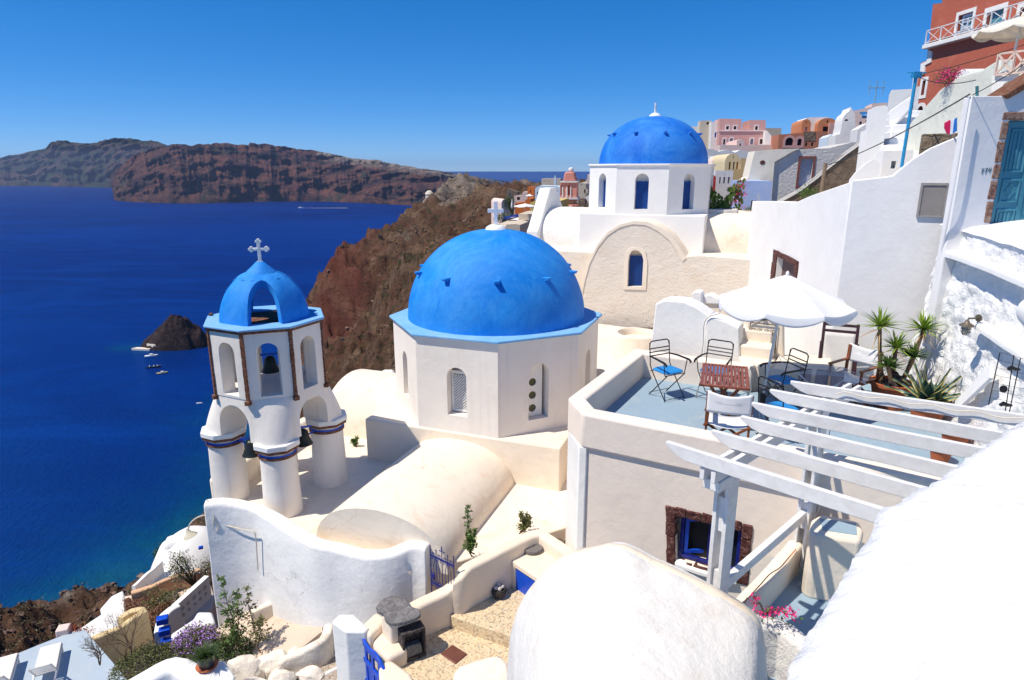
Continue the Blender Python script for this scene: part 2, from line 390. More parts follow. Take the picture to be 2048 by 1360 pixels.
def mesh_attr(o, name, vals):
    a = o.data.attributes.new(name, 'FLOAT', 'POINT'); a.data.foreach_set('value', [float(x) for x in vals])
# far island: two masses, each a ridge swept along the horizon. columns: u, v_waterline, v_crest
def island(name, label, prof, u0, u1, nu, nv, mat, rel, vdeg, white=False, nzs=.004):
    us = [p[0] for p in prof]; wl = [p[1] for p in prof]; cr = [p[2] for p in prof]
    vs = []; red = []; pale = []
    for i in range(nu + 1):
        u = u0 + (u1 - u0) * i / nu
        vw = np.interp(u, us, wl); vc = np.interp(u, us, cr)
        P0 = Vector((*atz(u, vw, -H), -H)); d0 = P0.to_2d().length; dirn = P0.to_2d().normalized()
        run = rel
        a, b, d = ray(u, vc); hz = d / math.hypot(a, b) * (d0 + run)
        ph = (hz + H)
        ph *= 1 + .05 * nz((u * .03, 3.3, 0), 1, 5)
        for j in range(nv + 1):
            t = j / nv
            if t <= .75:
                q = t / .75; z = ph * (q ** .9); dist = d0 + run * (q ** 1.25)
            else:
                q = (t - .75) / .25; z = ph * (1 - .5 * q * q) + 0; dist = d0 + run + run * 2.5 * q
            gx = dirn.x * dist; gy = dirn.y * dist
            w = min(1, t * 6) * (1 if t < .75 else .4) * min(1, .35 + 1 - abs(t / .75 - .5) * 1.2)
            n = noise.ridged_multi_fractal(Vector((u * .034, z * nzs * .7, 1.7)), .9, 2.1, 6, 1.0, 2.0) - 1.1
            n2 = noise.fractal(Vector((gx, gy, z * 2.0)) * nzs * 2.2, .9, 2.1, 6)
            st = math.sin(z * .11 + 2.2 * n2 + u * .01)
            dist2 = dist - w * (n * rel * .12 + n2 * rel * .16 + st * rel * .02)
            vs.append((dirn.x * dist2, dirn.y * dist2, -H - 3 * (t == 0) + z * (1 + .02 * n2)))
            red.append(0); pale.append(max(0, min(1, (t - .55) * 6)) * (1 if white and u > 640 else 0) * .8 * (n2 > -.2))
    m = MB(); m.add(vs, [(i * (nv + 1) + j, i * (nv + 1) + j + 1, (i + 1) * (nv + 1) + j + 1, (i + 1) * (nv + 1) + j) for i in range(nu) for j in range(nv)])
    o = m.build(name, mat, None, label, kind='structure', weld=False, ang=180)
    mesh_attr(o, 'red', red); mesh_attr(o, 'pale', pale)
FARROCK = rockmat('far_rock', (.10, .036, .026), (.17, .075, .05), (.10, .05, .038), (.022, .016, .018), .007, veg=((.05, .05, .03), .012, .56), bandz=.03, bumpd=12)
FARROCK2 = rockmat('farther_rock', (.09, .045, .035), (.14, .08, .06), (.09, .06, .05), (.025, .024, .02), .004, veg=((.035, .045, .025), .006, .46), bandz=.02, bumpd=14)
island('far_headland', 'brown layered volcanic headland across the water', [(228, 399, 352), (236, 402, 345), (262, 404, 325), (290, 405, 306), (320, 406, 297), (360, 407, 287), (400, 407, 293), (440, 406, 288), (480, 405, 290), (508, 404, 292), (512, 404, 285), (560, 403, 290), (640, 403, 302), (700, 405, 313), (760, 408, 322), (820, 411, 333), (900, 414, 346), (960, 411, 356), (1010, 400, 363), (1060, 385, 366)], 228, 1060, 520, 60, FARROCK, 420, 0, True)
island('far_mountain', 'hazy blue green mountain of the farther island', [(-120, 371, 325), (0, 372, 318), (30, 372, 311), (75, 372, 302), (105, 373, 298), (118, 373, 285), (135, 374, 280), (165, 374, 286), (205, 375, 285), (240, 376, 279), (258, 377, 275), (290, 378, 279), (330, 379, 284), (380, 380, 296), (460, 380, 310), (560, 380, 330)], -120, 560, 300, 50, FARROCK2, 900, 0)
# near hillside: height field through control points
CTRL = [(x, y, -H - 1) for x, y in COAST[:10]] + [(x - 40, y - 10, -H - 16) for x, y in COAST[1:9]] + [
    (0, 6, -10), (6, 6, -10), (-2, 16, -10), (-9, 9, -10), (8, 16, -7.5), (15, 12, -7), (30, 10, -1), (-9, 14, -14), (-12, 16, -18), (-16, 18, -20), (-18, 12, -20), (-14, 22, -20), (-20, 30, -24), (-24, 20, -24), (-34, 45, -38), (-50, 70, -62), (-72, 100, -88), (-84, 130, -99), (-96, 110, -90),
    (-104, 96, -84), (-60, 40, -54), (-100, 60, -90), (-30, 0, -30), (-70, 10, -75),
    (-2, 24, -12), (-10, 30, -17), (5, 30, -8), (10, 40, -8), (0, 60, -12), (-14, 60, -22), (20, 60, -5), (30, 40, -3), (45, 60, 0), (50, 90, -3), (24, 100, -8), (8, 110, -14), (10, 160, -16), (40, 160, -8), (70,160,-4), (90, 80, -1),
    (-20, 80, -34), (-40, 110, -60), (-12, 130, -26), (-30, 160, -44), (-50, 190, -60), (-66, 160, -80), (-62, 195, -62), (-80, 215, -80)]
for u, v, y in [(845, 432, 325), (822, 445, 318), (880, 408, 335), (920, 396, 345), (960, 390, 350), (1000, 385, 350), (1035, 384, 345), (760, 492, 285), (720, 510, 262), (690, 523, 245), (672, 545, 238), (640, 585, 225), (612, 606, 215), (900, 440, 280), (850, 480, 260), (800, 520, 240), (740, 560, 215), (960, 430, 260), (780, 600, 175), (720, 680, 140), (760, 740, 95), (900, 520, 190), (820, 560, 165), (670, 720, 150), (1060, 400, 300), (1100, 410, 330)]:
    CTRL.append(aty(u, v, y))
CTRL += [(60, 300, -14), (20, 420, -30), (-40, 420, -60), (100, 400, -10), (200, 300, 0), (150, 150, 10)]
cp = np.array(CTRL); n_ = len(cp)
def phi(r2): return np.where(r2 < 1e-9, 0, .5 * r2 * np.log(np.maximum(r2, 1e-9)))
def kern(X, Yv): return phi(((X[:, None, :] - Yv[None, :, :]) ** 2).sum(-1))
XY = cp[:, :2] / 100
A_ = np.zeros((n_ + 3, n_ + 3)); A_[:n_, :n_] = kern(XY, XY) + np.eye(n_) * .002; A_[:n_, n_] = 1; A_[:n_, n_ + 1:] = XY; A_[n_:, :n_] = A_[:n_, n_:].T
wts = np.linalg.solve(A_, np.concatenate([cp[:, 2], [0, 0, 0]]))
def hbase(P):
    Q = np.asarray(P, float)[:, :2] / 100; return kern(Q, XY) @ wts[:n_] + wts[n_] + Q @ wts[n_ + 1:]
def build_cliff():
    na, nr = 620, 420; P = []
    for j in range(nr + 1):
        r = 9 * (620 / 9) ** (j / nr)
        for i in range(na + 1):
            a = R(28) + R(124) * i / na; P.append((r * math.cos(a), r * math.sin(a)))
    z = hbase(P); vs = []; red = []; pale = []
    for (x, y), h in zip(P, z):
        d = math.hypot(x, y); amp = min(1, max(.04, (d - 25) / 110))
        n1 = noise.ridged_multi_fractal(Vector((x, y, h * .6)) / 55, .8, 2.1, 7, 1.0, 2.0) - 1.0
        n2 = noise.fractal(Vector((x, y, h)) / 16, .8, 2.2, 6)
        n3 = noise.turbulence(Vector((x, y, h)) / 5, 4, True)
        hh = h + amp * (n1 * 6.5 + n2 * 3.2 + (n3 - .4) * 3.0)
        # red crag rib
        ax, ay, az = aty(690, 560, 225)
        k = math.exp(-((x - ax + .12 * (y - ay)) / 9) ** 2 - ((y - ay + 12) / 52) ** 2)
        hh += k * (5 + 4 * n2)
        gul = noise.ridged_multi_fractal(Vector((x / 46 + y / 200, y / 11, 2.2)), .9, 2.2, 5, 1, 2) - 1.0
        hh += amp * gul * 2.4
        st_ = noise.noise(Vector((x / 24, y / 24, h / 12))); hh += amp * 2.6 * (1 / (1 + math.exp(-st_ * 16)) - .5)
        fine = noise.ridged_multi_fractal(Vector((x, y, h)) / 7, .7, 2.3, 5, 1, 2) - 1; hh += amp * fine * 1.1
        hh = max(hh, -H - 14)
        red.append(min(1, k * 1.6) * (.6 + .5 * n2)); 
        kk = math.exp(-((x + 22) / 30) ** 2 - ((y - 315) / 24) ** 2); pale.append(min(.55, max(0, kk * 1.2 - .4 + .9 * n2)))
        vs.append((x, y, hh))
    m = MB(); m.add(vs, [(j * (na + 1) + i, j * (na + 1) + i + 1, (j + 1) * (na + 1) + i + 1, (j + 1) * (na + 1) + i) for j in range(nr) for i in range(na)])
    mat = rockmat('cliff_rock', (.080, .036, .024), (.125, .066, .040), (.20, .125, .08), (.028, .019, .015), .06, veg=((.055, .05, .024), .35, .54), white=((.5, .4, .3), .6, .72), bumpd=1.2)
    o = m.build('hillside', mat, None, 'brown dry volcanic hillside dropping steeply to the sea', kind='structure', weld=False, ang=180)
    mesh_attr(o, 'red', red); mesh_attr(o, 'pale', pale)
    return vs
CV = build_cliff()
# haze
def haze():
    m = MB(); m.box(-9000, 12000, -300, 9500, -H - 20, 120)
    mt = bpy.data.materials.new('haze'); mt.use_nodes = True; t = mt.node_tree; t.nodes.clear()
    o = t.nodes.new('ShaderNodeOutputMaterial'); v = t.nodes.new('ShaderNodeVolumePrincipled')
    v.inputs['Color'].default_value = (.46, .60, .92, 1); v.inputs['Density'].default_value = .00006; v.inputs['Anisotropy'].default_value = .3
    t.links.new(v.outputs[0], o.inputs['Volume'])
    m.build('haze', mt, None, 'thin blue sea haze over the caldera', kind='stuff')
# rocky islet
def islet():
    c = Vector((ISL[0], ISL[1], -H)); m = MB()
    def fn(a, b):
        th = a * 2 * math.pi; r = b
        rx, ry = 22 * (1 + .25 * noise.noise(Vector((math.cos(th) * 2, math.sin(th) * 2, 3)))), 13
        x = rx * r * math.cos(th); y = ry * r * math.sin(th)
        hgt = 15.5 * (1 - r ** 3.6) ** .9 * (1 + .25 * math.exp(-((x - 3) / 9) ** 2)) * (.55 + .45 / (1 + math.exp(-(x + 7) / 2.2))) - 1.5 * r
        n = noise.ridged_multi_fractal(Vector((x, y, 0)) / 9, .8, 2.1, 6, 1, 2) - 1
        return (c.x + x, c.y + y, c.z + hgt + (n * 2.6 + 2.2 * noise.noise(Vector((x, y, 5)) / 3.2)) * (1 - r * .4) - (3 if r > .98 else 0))
    m.grid(fn, 200, 80)
    mat = stone('islet_rock', [(.010, .006, .006), (.03, .016, .014), (.08, .05, .042)], .35, 1.0)
    m.build('rocky_islet', mat, None, 'dark craggy rock islet in the blue sea', 'islet', ang=180)
    r = root('chapel', 'tiny whitewashed chapel with landing terrace on the rocky islet', 'chapel', (c.x - 8, c.y - 8, -H + 2))
    b = MB(); b.obox((c.x - 6, c.y - 7.5, -H + 5), (3.5, 3, 3)); b.obox((c.x - 2, c.y - 8.5, -H + 4.4), (5, 1, 1.2), .2); b.build('wall', WHITE, r)
    b = MB(); b.prism([(c.x - 22, c.y - 11), (c.x - 10, c.y - 12.5), (c.x - 9, c.y - 9), (c.x - 20, c.y - 8)], -H - 1, -H + 1.2); b.obox((c.x - 9, c.y - 8.5, -H + 2.5), (7, 4, 2.4), -.3); b.build('terrace', CREAM, r)
islet()
def boat(u, v, L, hull, rz, label, cabin=True, trail=False):
    x, y = atz(u, v, -H); r = root('motor_boat', label, 'boat', (x, y, -H), 'boats floating on the blue sea', rz, True)
    m = MB(); n = 10; secs = []
    for i in range(n + 1):
        t = i / n; w = L * .17 * (1 - max(0, (t - .45) / .55) ** 2.2); xx = (t - .5) * L; sh = .10 * L * (1 + .5 * t * t)
        secs.append([(xx, -w, sh), (xx, -w * .8, -.02 * L), (xx, 0, -.05 * L), (xx, w * .8, -.02 * L), (xx, w, sh), (xx, w * .82, sh - .01), (xx, 0, sh - .04 * L), (xx, -w * .82, sh - .01)])
    vs = [p for s_ in secs for p in s_]
    m.add(vs, [(i * 8 + k, i * 8 + (k + 1) % 8, (i + 1) * 8 + (k + 1) % 8, (i + 1) * 8 + k) for i in range(n) for k in range(8)] + [tuple(range(8)), tuple(range(n * 8, n * 8 + 8))[::-1]])
    m.build('hull', hull, r)
    if cabin:
        b = MB(); b.prism([(-.12 * L, -.1 * L), (.12 * L, -.08 * L), (.12 * L, .08 * L), (-.12 * L, .1 * L)], .09 * L, .23 * L); b.build('cabin', WHITE2, r, bevel=.05)
        b = MB(); b.obox((.125 * L, 0, .2 * L), (.02 * L, .15 * L, .06 * L)); b.build('windscreen', GLASS, r)
    else:
        for q in (-.3, 0, .25):
            b = MB(); b.lathe([(0, .2 * L), (.03 * L, .18 * L), (.035 * L, .06 * L)], (q * L, .03 * L, 0), 8); b.obox((q * L, 0, .13 * L), (.03 * L, .26 * L, .02 * L)); b.build('seat', WHITE2, r)
    return r
WH = flat('boat_white', (.8, .8, .8), .3); NVH = flat('boat_navy', (.01, .015, .04), .3); YLH = flat('boat_tan', (.45, .38, .18), .5)
boat(303, 713, 7.5, WH, R(20), 'white motor boat nearest the islet')
boat(308, 735, 7.5, NVH, R(15), 'dark hulled open boat between the white and tan boats', False)
boat(325, 747, 5.8, YLH, R(25), 'tan boat with small cabin, lowest of the moored three')
boat(399, 807, 3.0, WH, R(5), 'small white dinghy just left of the bell tower', False)
sb = boat(601, 416, 15, WH, R(180), 'tiny distant speedboat ahead of a long white wake')
def wake():
    x, y = atz(606, 416, -H); m = MB()
    m.add([(x, y - 1.5, -H + .1), (x + 135, y - 3.5, -H + .1), (x + 135, y + 4, -H + .1), (x, y + 1.5, -H + .1)], [(0, 1, 2, 3)])
    m.build('boat_wake', flat('wake_foam', (.75, .8, .85), .9, var=.2, sc=.3), None, 'long straight white foam wake behind the speedboat', None, kind='structure')
wake()
# ---------------- churches ----------------
YAW = R(-20.5)
def octo(R_, a0=-math.pi / 8): return [(R_ * math.cos(a0 + i * math.pi / 4), R_ * math.sin(a0 + i * math.pi / 4)) for i in range(8)]
def lattice(F, s0, s1, z0, z1, off, n, r, arch_=False):
    m = MB(); w = s1 - s0; h = z1 - z0; st = w / n
    for sg in (1, -1):
        k = -int(h / st) - 1
        while k < n + int(h / st) + 2:
            a = s0 + k * st; pts = []
            for q in np.linspace(0, h, 2): pts.append((a + sg * q, z0 + q))
            (x0, y0), (x1, y1) = pts; t0, t1 = 0, 1; dx = x1 - x0
            for lim, sgn in ((s0, 1), (s1, -1)):
                pass
            ta = (s0 - x0) / dx; tb = (s1 - x0) / dx; lo, hi = max(0, min(ta, tb)), min(1, max(ta, tb))
            if hi > lo + .02:
                p = F.P(x0 + dx * lo, y0 + (y1 - y0) * lo, off + sg * r * .5); q = F.P(x0 + dx * hi, y0 + (y1 - y0) * hi, off + sg * r * .5)
                m.bar(p, q, r * 1.6, r, up=(F.n.x, F.n.y, 0))
            k += 1
    return m
def dome(rt, rad, hgt, z, mat, nsp, a_sp, spr=.085, spz=.53, wob=.004):
    m = MB(); prof = []
    N = 40
    def fn(a, b):
        th = a * 2 * math.pi; ph = b * math.pi / 2 * .985; r = rad * math.cos(ph) ** .94; zz = hgt * math.sin(ph)
        k = 1 + wob * nz((math.cos(th) * 2, math.sin(th) * 2, zz * 1.3), 1.2, 3)
        return (r * k * math.cos(th), r * k * math.sin(th), z + zz)
    m.grid(fn, 96, N); d = m.build('dome', mat, rt, ang=180)
    for i in range(nsp):
        th = a_sp + i * 2 * math.pi / nsp; zz = hgt * spz; r = rad * math.cos(math.asin(spz)) ** .94
        b = MB(); x0, x1 = r - .06, r + spr * 1.5; w = spr * .75; h = spr * .42
        vs = [(x0, -w, zz + h), (x0, w, zz + h), (x0, -w * .8, zz - h * 2.6), (x0, w * .8, zz - h * 2.6), (x1, -w * .8, zz + h * .9), (x1, w * .8, zz + h * .9), (x1, -w * .7, zz - h * .1), (x1, w * .7, zz - h * .1)]
        c, s_ = math.cos(th), math.sin(th)
        b.add([(x * c - y * s_, x * s_ + y * c, z + q) for x, y, q in vs], [(0, 1, 3, 2), (4, 6, 7, 5), (0, 4, 5, 1), (2, 3, 7, 6), (0, 2, 6, 4), (1, 5, 7, 3)])
        b.build('bracket', mat, rt, bevel=.01)
def sheet(m, F, outer, holes, hd):
    loops = [outer] + [h[::-1] for h in holes]; flat = [p for l in loops for p in l]
    tri = tessellate_polygon([[Vector((p[0], p[1], 0)) for p in l] for l in loops])
    m.add([F.P(a, z) for a, z in flat], tri)
    for h in holes:
        n = len(h)
        m.add([F.P(a, z) for a, z in h] + [F.P(a, z, -hd) for a, z in h], [(i, n + i, n + (i + 1) % n, (i + 1) % n) for i in range(n)] + [tuple(range(n, 2 * n))])
def drum(rt, ap, z0, z1, niches, wallmat, hd=.28):
    R_ = ap / math.cos(math.pi / 8); pts = octo(R_); m = MB(); faces = []
    for i in range(8):
        F = Face(pts[i], pts[(i + 1) % 8]); w, a, b = niches[i]; c = F.L / 2
        faces.append(F); sheet(m, F, rect(0, F.L, z0, z1), [arch(c - w / 2, c + w / 2, a, b, 12)], hd)
    m.build('drum_wall', wallmat, rt)
    return faces
def lip(rt, ap, z, mat, t=.05, over=.07, z0=None):
    m = MB(); m.prism(octo((ap + over) / math.cos(math.pi / 8)), z - t, z); m.build('roof_edge', mat, rt, bevel=.015)
def cross(rt, c, h, w, t, mat, rz, trefoil=False):
    m = MB(); M = Matrix.Rotation(rz, 3, 'Z')
    def P(x, y, z): q = M @ Vector((x, y, z)); return (c[0] + q.x, c[1] + q.y, c[2] + z)
    def pr(poly):
        n = len(poly); m.add([P(x, -t / 2, z) for x, z in poly] + [P(x, t / 2, z) for x, z in poly], [tuple(range(n)), tuple(range(n, 2 * n))[::-1]] + [(i, n + i, n + (i + 1) % n, (i + 1) % n) for i in range(n)])
    a = w * .12 if not trefoil else w * .085
    zc = h * .62
    pr([(-a, 0), (a, 0), (a, h), (-a, h)]); pr([(-w / 2, zc - a), (-a, zc - a), (-a, zc + a), (-w / 2, zc + a)]); pr([(a, zc - a), (w / 2, zc - a), (w / 2, zc + a), (a, zc + a)])
    if trefoil:
        for cx, cz, dx, dz in ((0, h, 0, 1), (-w / 2, zc, -1, 0), (w / 2, zc, 1, 0), (0, 0, 0, -1)):
            for ox, oz in ((dx, dz), (dz, dx), (-dz, -dx)):
                k = a * 1.15; X, Z = cx + ox * k * .9 - dx * k * .4, cz + oz * k * .9 - dz * k * .4
                n = 12; t0 = t; t = t0 * (1.05 + .06 * ox + .03 * oz)
                pr([(X + k * math.cos(2 * math.pi * i / n), Z + k * math.sin(2 * math.pi * i / n)) for i in range(n)]); t = t0
    return m.build('cross', mat, rt, bevel=.006)
# front church -------------------------------------------------
C1 = (-.33, 13.2)
Rf = -5.65
def loc1(x, y): return (C1[0] + x * math.cos(YAW) - y * math.sin(YAW), C1[1] + x * math.sin(YAW) + y * math.cos(YAW))
ch1 = root('domed_church', 'cream church with the large sky blue dome nearest the viewer and a plain white cross', 'church', (C1[0], C1[1], 0), None, YAW, True)
b = MB(); b.box(-2.03, 2.03, -2.03, 2.03, -9, -4.80); b.build('base_block', CREAM, ch1, bevel=.03, lump=.012)
ni = {6: (.40, -4.47, -3.52), 7: (.42, -4.55, -3.45), 5: (.34, -4.45, -3.5), 0: (.4, -4.45, -3.5), 4: (.4, -4.4, -3.5)}
# side k spans angles -22.5+45k .. ; in local frame side index 6 centre = -90 deg (front), 7 = -45, 5 = -135
dF = drum(ch1, 2.0, -4.80, -2.97, {k: ni.get(k, (.4, -4.45, -3.5)) for k in range(8)}, DRUM)
lip(ch1, 2.0, -2.93, LIP)
dome(ch1, 1.84, 1.79, -2.94, BLUE, 10, R(-90 + 20.5 + 2), .085, .54)
m = MB(); m.lathe([(.0, .13), (.12, .13), (.19, .09), (.23, .0), (.24, -.06)], (0, 0, -1.2), 20); m.build('cross_base', WHITE2, ch1)
cross(ch1, (0, 0, -1.1), .50, .32, .07, GREYW, R(20))
F = dF[6]; c_ = F.L / 2
lat = lattice(F, c_ - .155, c_ + .175, -4.40, -3.72, -.2, 6, .012)
fr = lat; fr.ring(F, rect(c_ - .19, c_ + .2, -4.45, -3.64), rect(c_ - .15, c_ + .17, -4.40, -3.70), -.225, -.18)
fr.build('lattice_window', PAINTW, ch1)
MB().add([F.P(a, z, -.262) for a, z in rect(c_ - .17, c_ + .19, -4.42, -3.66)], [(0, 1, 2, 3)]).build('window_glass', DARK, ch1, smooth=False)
F = dF[7]; c_ = F.L / 2 - .05
OLIVE = flat('olive_glass', (.05, .05, .012), .2)
m = MB(); ci = lambda x, z, r: [(x + r * math.cos(2 * math.pi * i / 20), z + r * math.sin(2 * math.pi * i / 20)) for i in range(20)]
m.solid(F, rect(c_ - .155, c_ + .20, -4.54, -3.50), [ci(c_, z, .077) for z in (-3.86, -4.12, -4.38)], D=.05, hd=.06, off=-.16)
m.build('pierced_window', WHITE, ch1)
for z in (-3.86, -4.12, -4.38): MB().add([F.P(a, q, -.19) for a, q in ci(c_, z, .085)], [tuple(range(20))]).build('round_glass', OLIVE, ch1, smooth=False)
# nave vault, left arm, flat roof
def barrel(m, hw, h, y0, y1, z0, zc, n=20, ex=0, axis='y', wob=.006):
    def prof(k): a = math.pi * k; return -hw * math.cos(a), z0 + (zc - z0) * math.sin(a) ** .85
    ny = 18
    def fn(a, b):
        x, z = prof(a); y = y0 + (y1 - y0) * b; q = wob * nz((x, y, z), 1.3, 3)
        return (x, y, z + q) if axis == 'y' else (y, x, z + q)
    m.grid(fn, n, ny)
    for yy, fl in ((y0, 0), (y1, 1)):
        pts = [prof(k / n) for k in range(n + 1)]; vs = [((x, yy, z) if axis == 'y' else (yy, x, z)) for x, z in pts]; m.add(vs, [tuple(range(n + 1))])
    return m
barrel(MB(), 1.16, 0, -4.85, -1.9, -5.75, -4.93).build('nave_vault', ROOFC, ch1, bevel=.02)
barrel(MB(), 1.25, 0, -3.7, -1.9, -5.75, -4.60, axis='x').build('side_vault', ROOFC, ch1, bevel=.05)
m = MB(); m.prism([(-3.45, -4.7), (-2.2, -4.9), (-1.3, -5.25), (.4, -5.25), (1.25, -4.6), (2.6, -3.0), (2.6, 3.2), (-3.75, 3.2), (-3.75, -2)], -12, -5.65)
m.build('flat_roof', ROOFC, ch1, bevel=.02)
m = MB(); m.prism([(-3.42, -4.5), (-3.72, -2.0), (-3.85, 1.5), (-4.1, 1.5), (-3.97, -2.0), (-3.64, -4.5)], -7, -5.22); m.build('roof_parapet', CREAM, ch1, bevel=.05, lump=.03)
def smooth_pts(P, step=.09):
    P = [Vector(p) for p in P]; out = []
    for i in range(len(P) - 1):
        p0 = P[max(0, i - 1)]; p1 = P[i]; p2 = P[i + 1]; p3 = P[min(len(P) - 1, i + 2)]
        n = max(1, int((p2 - p1).length / step))
        for k in range(n):
            t = k / n; out.append(.5 * ((2 * p1) + (p2 - p0) * t + (2 * p0 - 5 * p1 + 4 * p2 - p3) * t * t + (3 * p1 - p0 - 3 * p2 + p3) * t ** 3))
    out.append(P[-1]); return out
def wallrun(P, zb, th, amp=.012, rnd=.06, step=.09, batter=.0, curve=True, m=None, nv=8):
    """rounded plaster wall along points (x,y,ztop)"""
    Q = smooth_pts(P, step) if curve else [Vector(p) for p in sum([[Vector(P[i]).lerp(Vector(P[i + 1]), k / max(1, int((Vector(P[i + 1]) - Vector(P[i])).length / step))) for k in range(max(1, int((Vector(P[i + 1]) - Vector(P[i])).length / step)))] for i in range(len(P) - 1)], [])] + [Vector(P[-1])]
    m = m or MB(); n = len(Q); loops = []
    for i, p in enumerate(Q):
        d = (Q[min(n - 1, i + 1)] - Q[max(0, i - 1)]); d.z = 0; d.normalize(); nr = Vector((d.y, -d.x, 0)); zbb = zb(p) if callable(zb) else zb
        e = 0
        cs = []
        H_ = p.z - zbb
        for k in range(nv): q = k / nv; cs.append((th / 2 + batter * (1 - q), zbb + (H_ - rnd) * q))
        for k in range(4): a = math.pi / 2 * k / 3; cs.append((th / 2 - rnd + rnd * math.cos(a), p.z - rnd + rnd * math.sin(a)))
        cs2 = [(-x, z) for x, z in cs[::-1]]
        ring = []
        for x, z in cs + cs2:
            w = p + nr * x; w.z = z; nn = noise.noise_vector(w * 1.7) * amp + noise.noise_vector(w * 6) * amp * .25; ring.append(w + nn)
        loops.append(ring)
    k = len(loops[0])
    # rounded ends
    m.add([v for r_ in loops for v in r_], [(i * k + j, i * k + (j + 1) % k, (i + 1) * k + (j + 1) % k, (i + 1) * k + j) for i in range(n - 1) for j in range(k)] + [tuple(range(k))[::-1], tuple(range((n - 1) * k, n * k))])
    return m
zc = -5.3
P = [(*atz(u, v, z), z) for u, v, z in [(409, 1003, -5.22), (440, 1000, -5.22), (478, 1003, -5.26), (516, 1013, -5.3), (548, 1030, -5.33), (590, 1058, -5.34), (640, 1082, -5.34), (680, 1092, -5.36), (735, 1104, -5.38), (780, 1102, -5.36), (820, 1086, -5.3), (848, 1086, -5.28), (857, 1090, -5.3)]]
wallrun(P, -9, .24, .018, .07, batter=.12).build('curved_wall', plaster('wall_whitewash', (.87, .85, .82), stain=(.5, .48, .46), amt=.25, bump=.6, crack=True), None, 'tall wavy whitewashed wall curving below the bell tower', 'wall', bevel=.03, ang=60)
# bell tower -----------------------------------------------------
TC = (-4.22, 10.74); TA = R(20)
bt = root('bell_tower', 'white bell tower on four round columns under an open blue dome', 'bell tower', (TC[0], TC[1], 0), None, TA, True)
lw = .86
for i in range(4):
    a = -math.pi / 2 + i * math.pi / 2; c = (lw * math.cos(a), lw * math.sin(a))
    zb_ = -5.75 if i != 3 else -7
    m = MB(); m.lathe([(0, zb_), (.325, zb_), (.305, -5.3), (.29, -4.75), (.29, -4.34), (0, -4.34)], (*c, 0), 28); col = m.build('column', DRUM if i != 9 else WHITE, bt, lump=.015)
    m = MB(); m.lathe([(.29, -4.545), (.312, -4.545), (.312, -4.522), (.29, -4.522)], (*c, 0), 28); m.build('blue_ring', ROYAL, col)
    m = MB(); m.lathe([(.29, -4.595), (.315, -4.595), (.315, -4.555), (.29, -4.555)], (*c, 0), 28); m.build('stone_ring', BROWNST, col)
    m = MB(); s_ = .30; m.prism([(c[0] + s_ * 1.3 * math.cos(q + R(22.5)), c[1] + s_ * 1.3 * math.sin(q + R(22.5))) for q in [k * math.pi / 4 for k in range(8)]], -4.42, -4.33); m.build('capital', WHITE, col, bevel=.012)
    m = MB(); s_ = .30; m.prism([(c[0] + s_ * 1.24 * math.cos(q + R(22.5)), c[1] + s_ * 1.24 * math.sin(q + R(22.5))) for q in [k * math.pi / 4 for k in range(8)]], -4.47, -4.421); m.build('capital_stone', BROWNST, col)
# arcade: lofted mass cut by two crossing arched tunnels
def loft_secs():
    secs = []
    for k in range(9):
        t = k / 8; z = -4.33 + t * .73
        pts = []
        for i in range(48):
            a = 2 * math.pi * i / 48
            # square with corners towards the columns
            q = (a + math.pi / 4) % (math.pi / 2) - math.pi / 4
            r_oct = .875 / math.cos(((a + math.pi / 8) % (math.pi / 4)) - math.pi / 8)
            a4 = (a) % (math.pi / 2); a4 = min(a4, math.pi / 2 - a4)   # 0 at a column
            r_sq = min(1.15, .90 / max(.02, math.cos(math.pi / 4 - a4)))
            w = 1 - t ** 1.25
            r = r_oct * (1 - w) + r_sq * w
            pts.append((r * math.cos(a), r * math.sin(a), z))
        secs.append(pts)
    return secs
secs = loft_secs(); m = MB(); m.add([p for s_ in secs for p in s_], [(j * 48 + i, j * 48 + (i + 1) % 48, (j + 1) * 48 + (i + 1) % 48, (j + 1) * 48 + i) for j in range(8) for i in range(48)] + [tuple(range(48))[::-1], tuple(range(8 * 48, 9 * 48))])
arc = m.build('arcade', DRUM, bt, ang=35)
cut = MB()
for k in range(2):
    a = R(45 + 90 * k); c, s_ = math.cos(a), math.sin(a)
    pr = arch(-.335, .335, -5, -3.74, 16, 1.0)
    n = len(pr); cut.add([(-1.6 * c - x * s_, -1.6 * s_ + x * c, z + .0007 * k) for x, z in pr] + [(1.6 * c - x * s_, 1.6 * s_ + x * c, z + .0007 * k) for x, z in pr], [tuple(range(n)), tuple(range(n, 2 * n))[::-1]] + [(i, n + i, n + (i + 1) % n, (i + 1) % n) for i in range(n)])
def boolean(o, cutter_mb, op='DIFFERENCE'):
    c = cutter_mb.build('cutter', WHITE, None, smooth=False)
    c.location = LOC[c.name]
    if o.parent: c.matrix_world = Matrix.Translation(o.parent.location) @ Matrix.Rotation(o.parent.rotation_euler.z, 4, 'Z') @ Matrix.Translation(LOC[c.name])
    md = o.modifiers.new('x', 'BOOLEAN'); md.object = c; md.operation = op; md.solver = 'EXACT'; md.use_self = True
    bpy.context.view_layer.update()
    dg = bpy.context.evaluated_depsgraph_get(); me = bpy.data.meshes.new_from_object(o.evaluated_get(dg)); o.modifiers.remove(md); o.data = me
    bpy.data.objects.remove(c)
    me.polygons.foreach_set('use_smooth', [True] * len(me.polygons)); me.set_sharp_from_angle(angle=R(35))
boolean(arc, cut)
